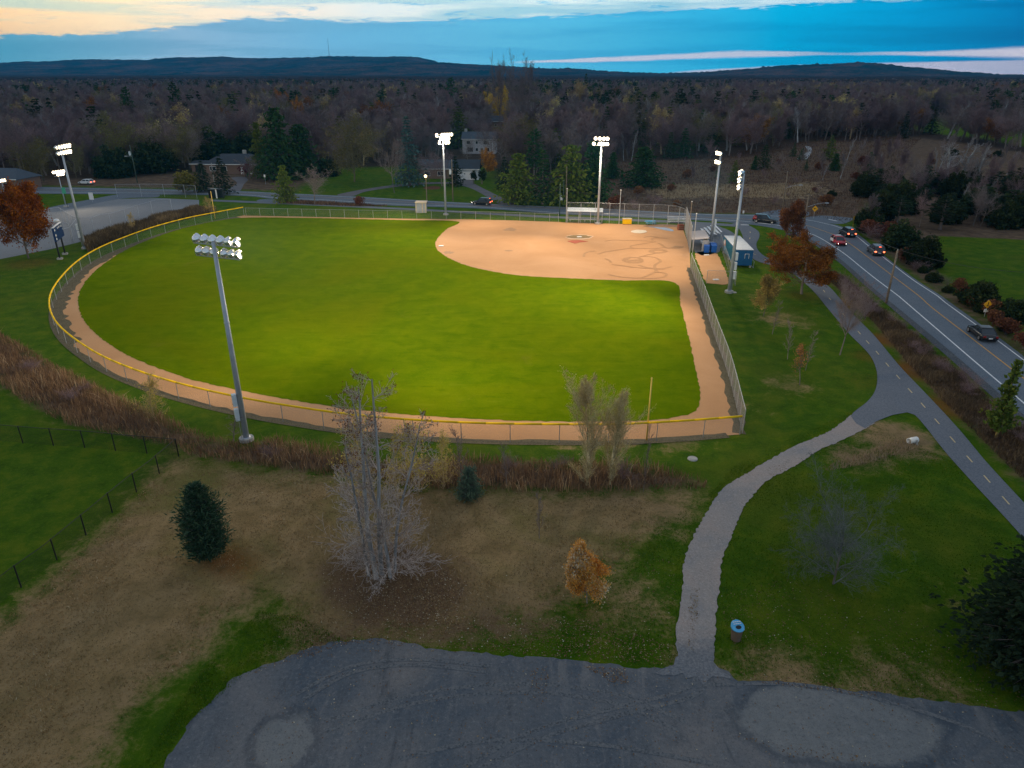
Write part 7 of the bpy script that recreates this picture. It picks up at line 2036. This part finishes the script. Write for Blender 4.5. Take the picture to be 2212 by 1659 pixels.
DESC = {'bare': 'leafless grey brown tree in the wood', 'conif': 'dark evergreen conifer in the wood', 'pale': 'pale barked leafless tree in the wood', 'tan': 'tan leaved tree in the wood', 'olive': 'dull olive tree in the wood', 'yel': 'yellow green conifer in the wood', 'rust': 'rust leaved tree in the wood'}
ki = np.zeros(len(pts), int)
u = rng.random(len(pts))
pc = np.clip(.10 + .42 * con, .02, .7); pp = np.clip(.05 + .28 * pal, 0, .45)
pp = np.where((pxs > 1250) & (pxs < 1650), pp * 1.3, pp * .7)
ki = np.where(u < pc, 1, np.where(u < pc + pp, 2, np.where(u < pc + pp + .03, 3, np.where(u < pc + pp + .07, 4, np.where(u < pc + pp + .088, 5, np.where(u < pc + pp + .098, 6, 0))))))
NIND = 205
tplix = rng.integers(0, 100, len(pts)); hts = np.where(ki == 1, rng.uniform(11, 20, len(pts)), np.where(ki == 2, rng.uniform(12, 18, len(pts)), rng.uniform(11, 18.5, len(pts))))
hts *= np.clip(.82 + pts[:, 1] / 1500, .82, 1.08)
hts = np.where(ki == 0, hts, hts * .97)
rots = rng.uniform(0, 6.28, len(pts))
for i in range(min(NIND, len(pts))):
    kd, tps, nm = KINDS[ki[i]]
    tp = tps[tplix[i] % len(tps)]
    sec = next(s for a, b, s in SECT if a <= pxs[i] < b)
    tp.place(nm, (pts[i, 0], pts[i, 1], 0), hts[i], hts[i] / tp.H * tp.W * random.uniform(1.15, 1.6), DESC[kd] + ' ' + sec, 'near trees of the wood', 'tree', rots[i])
# the rest of the wood as one mass
ALL = []
kmap = {}
tcol = bpy.data.collections.new('wood_kinds')
for j, (kd, tps, nm) in enumerate(KINDS):
    kmap[j] = []
    for tp in tps:
        ob = bpy.data.objects.new('k%02d' % len(ALL), tp.joined); tcol.objects.link(ob)
        kmap[j].append(len(ALL)); ALL.append(tp)
fp = pts[NIND:]; fk = ki[NIND:]; ft = tplix[NIND:]; fh = hts[NIND:]; fr = rots[NIND:]
tix = np.array([kmap[a][b % len(kmap[a])] for a, b in zip(fk, ft)])
hs = np.array([ALL[t].H for t in tix]); sc = fh / hs
me = npmesh('wood_mass', np.stack([fp[:, 0], fp[:, 1], np.zeros(len(fp))], -1))
for nm_, arr, ty in (('tix', tix, 'INT'), ('sc', sc, 'FLOAT'), ('rot', fr, 'FLOAT')):
    at_ = me.attributes.new(nm_, ty, 'POINT'); at_.data.foreach_set('value', arr.astype(np.int32 if ty == 'INT' else np.float32))
wob = tag(link('wood_mass', me), 'deep mixed autumn wood of bare trees and conifers filling the distance', 'wood', kind='stuff')
ng = bpy.data.node_groups.new('wood_scatter', 'GeometryNodeTree')
ng.interface.new_socket('Geometry', in_out='INPUT', socket_type='NodeSocketGeometry'); ng.interface.new_socket('Geometry', in_out='OUTPUT', socket_type='NodeSocketGeometry')
N_ = ng.nodes; Lk = ng.links
gi = N_.new('NodeGroupInput'); go = N_.new('NodeGroupOutput')
iop = N_.new('GeometryNodeInstanceOnPoints'); ci = N_.new('GeometryNodeCollectionInfo')
ci.inputs['Collection'].default_value = tcol; ci.inputs['Separate Children'].default_value = True; ci.inputs['Reset Children'].default_value = True
iop.inputs['Pick Instance'].default_value = True
def named(n_, ty):
    a_ = N_.new('GeometryNodeInputNamedAttribute'); a_.data_type = ty; a_.inputs['Name'].default_value = n_; return a_.outputs[0]
cx = N_.new('ShaderNodeCombineXYZ'); Lk.new(named('rot', 'FLOAT'), cx.inputs[2])
Lk.new(gi.outputs[0], iop.inputs['Points']); Lk.new(ci.outputs[0], iop.inputs['Instance'])
Lk.new(named('tix', 'INT'), iop.inputs['Instance Index']); Lk.new(cx.outputs[0], iop.inputs['Rotation'])
cs = N_.new('ShaderNodeCombineXYZ'); sfl = named('sc', 'FLOAT')
wm = N_.new('ShaderNodeMath'); wm.operation = 'MULTIPLY'; wm.inputs[1].default_value = 1.4; Lk.new(sfl, wm.inputs[0])
for q_ in range(2): Lk.new(wm.outputs[0], cs.inputs[q_])
Lk.new(sfl, cs.inputs[2])
Lk.new(cs.outputs[0], iop.inputs['Scale']); Lk.new(iop.outputs[0], go.inputs[0])
md = wob.modifiers.new('scatter', 'NODES'); md.node_group = ng

# ================================================================== view
vs_ = SC.view_settings
vs_.view_transform = 'Standard'; vs_.look = 'None'; vs_.exposure = 0.0; vs_.gamma = 1.0
SC.render.engine = 'CYCLES'
SC.cycles.use_denoising = True
SC.cycles.max_bounces = 6; SC.cycles.diffuse_bounces = 2; SC.cycles.glossy_bounces = 2; SC.cycles.transparent_max_bounces = 12; SC.cycles.volume_bounces = 0
SC.cycles.sample_clamp_indirect = 3.0
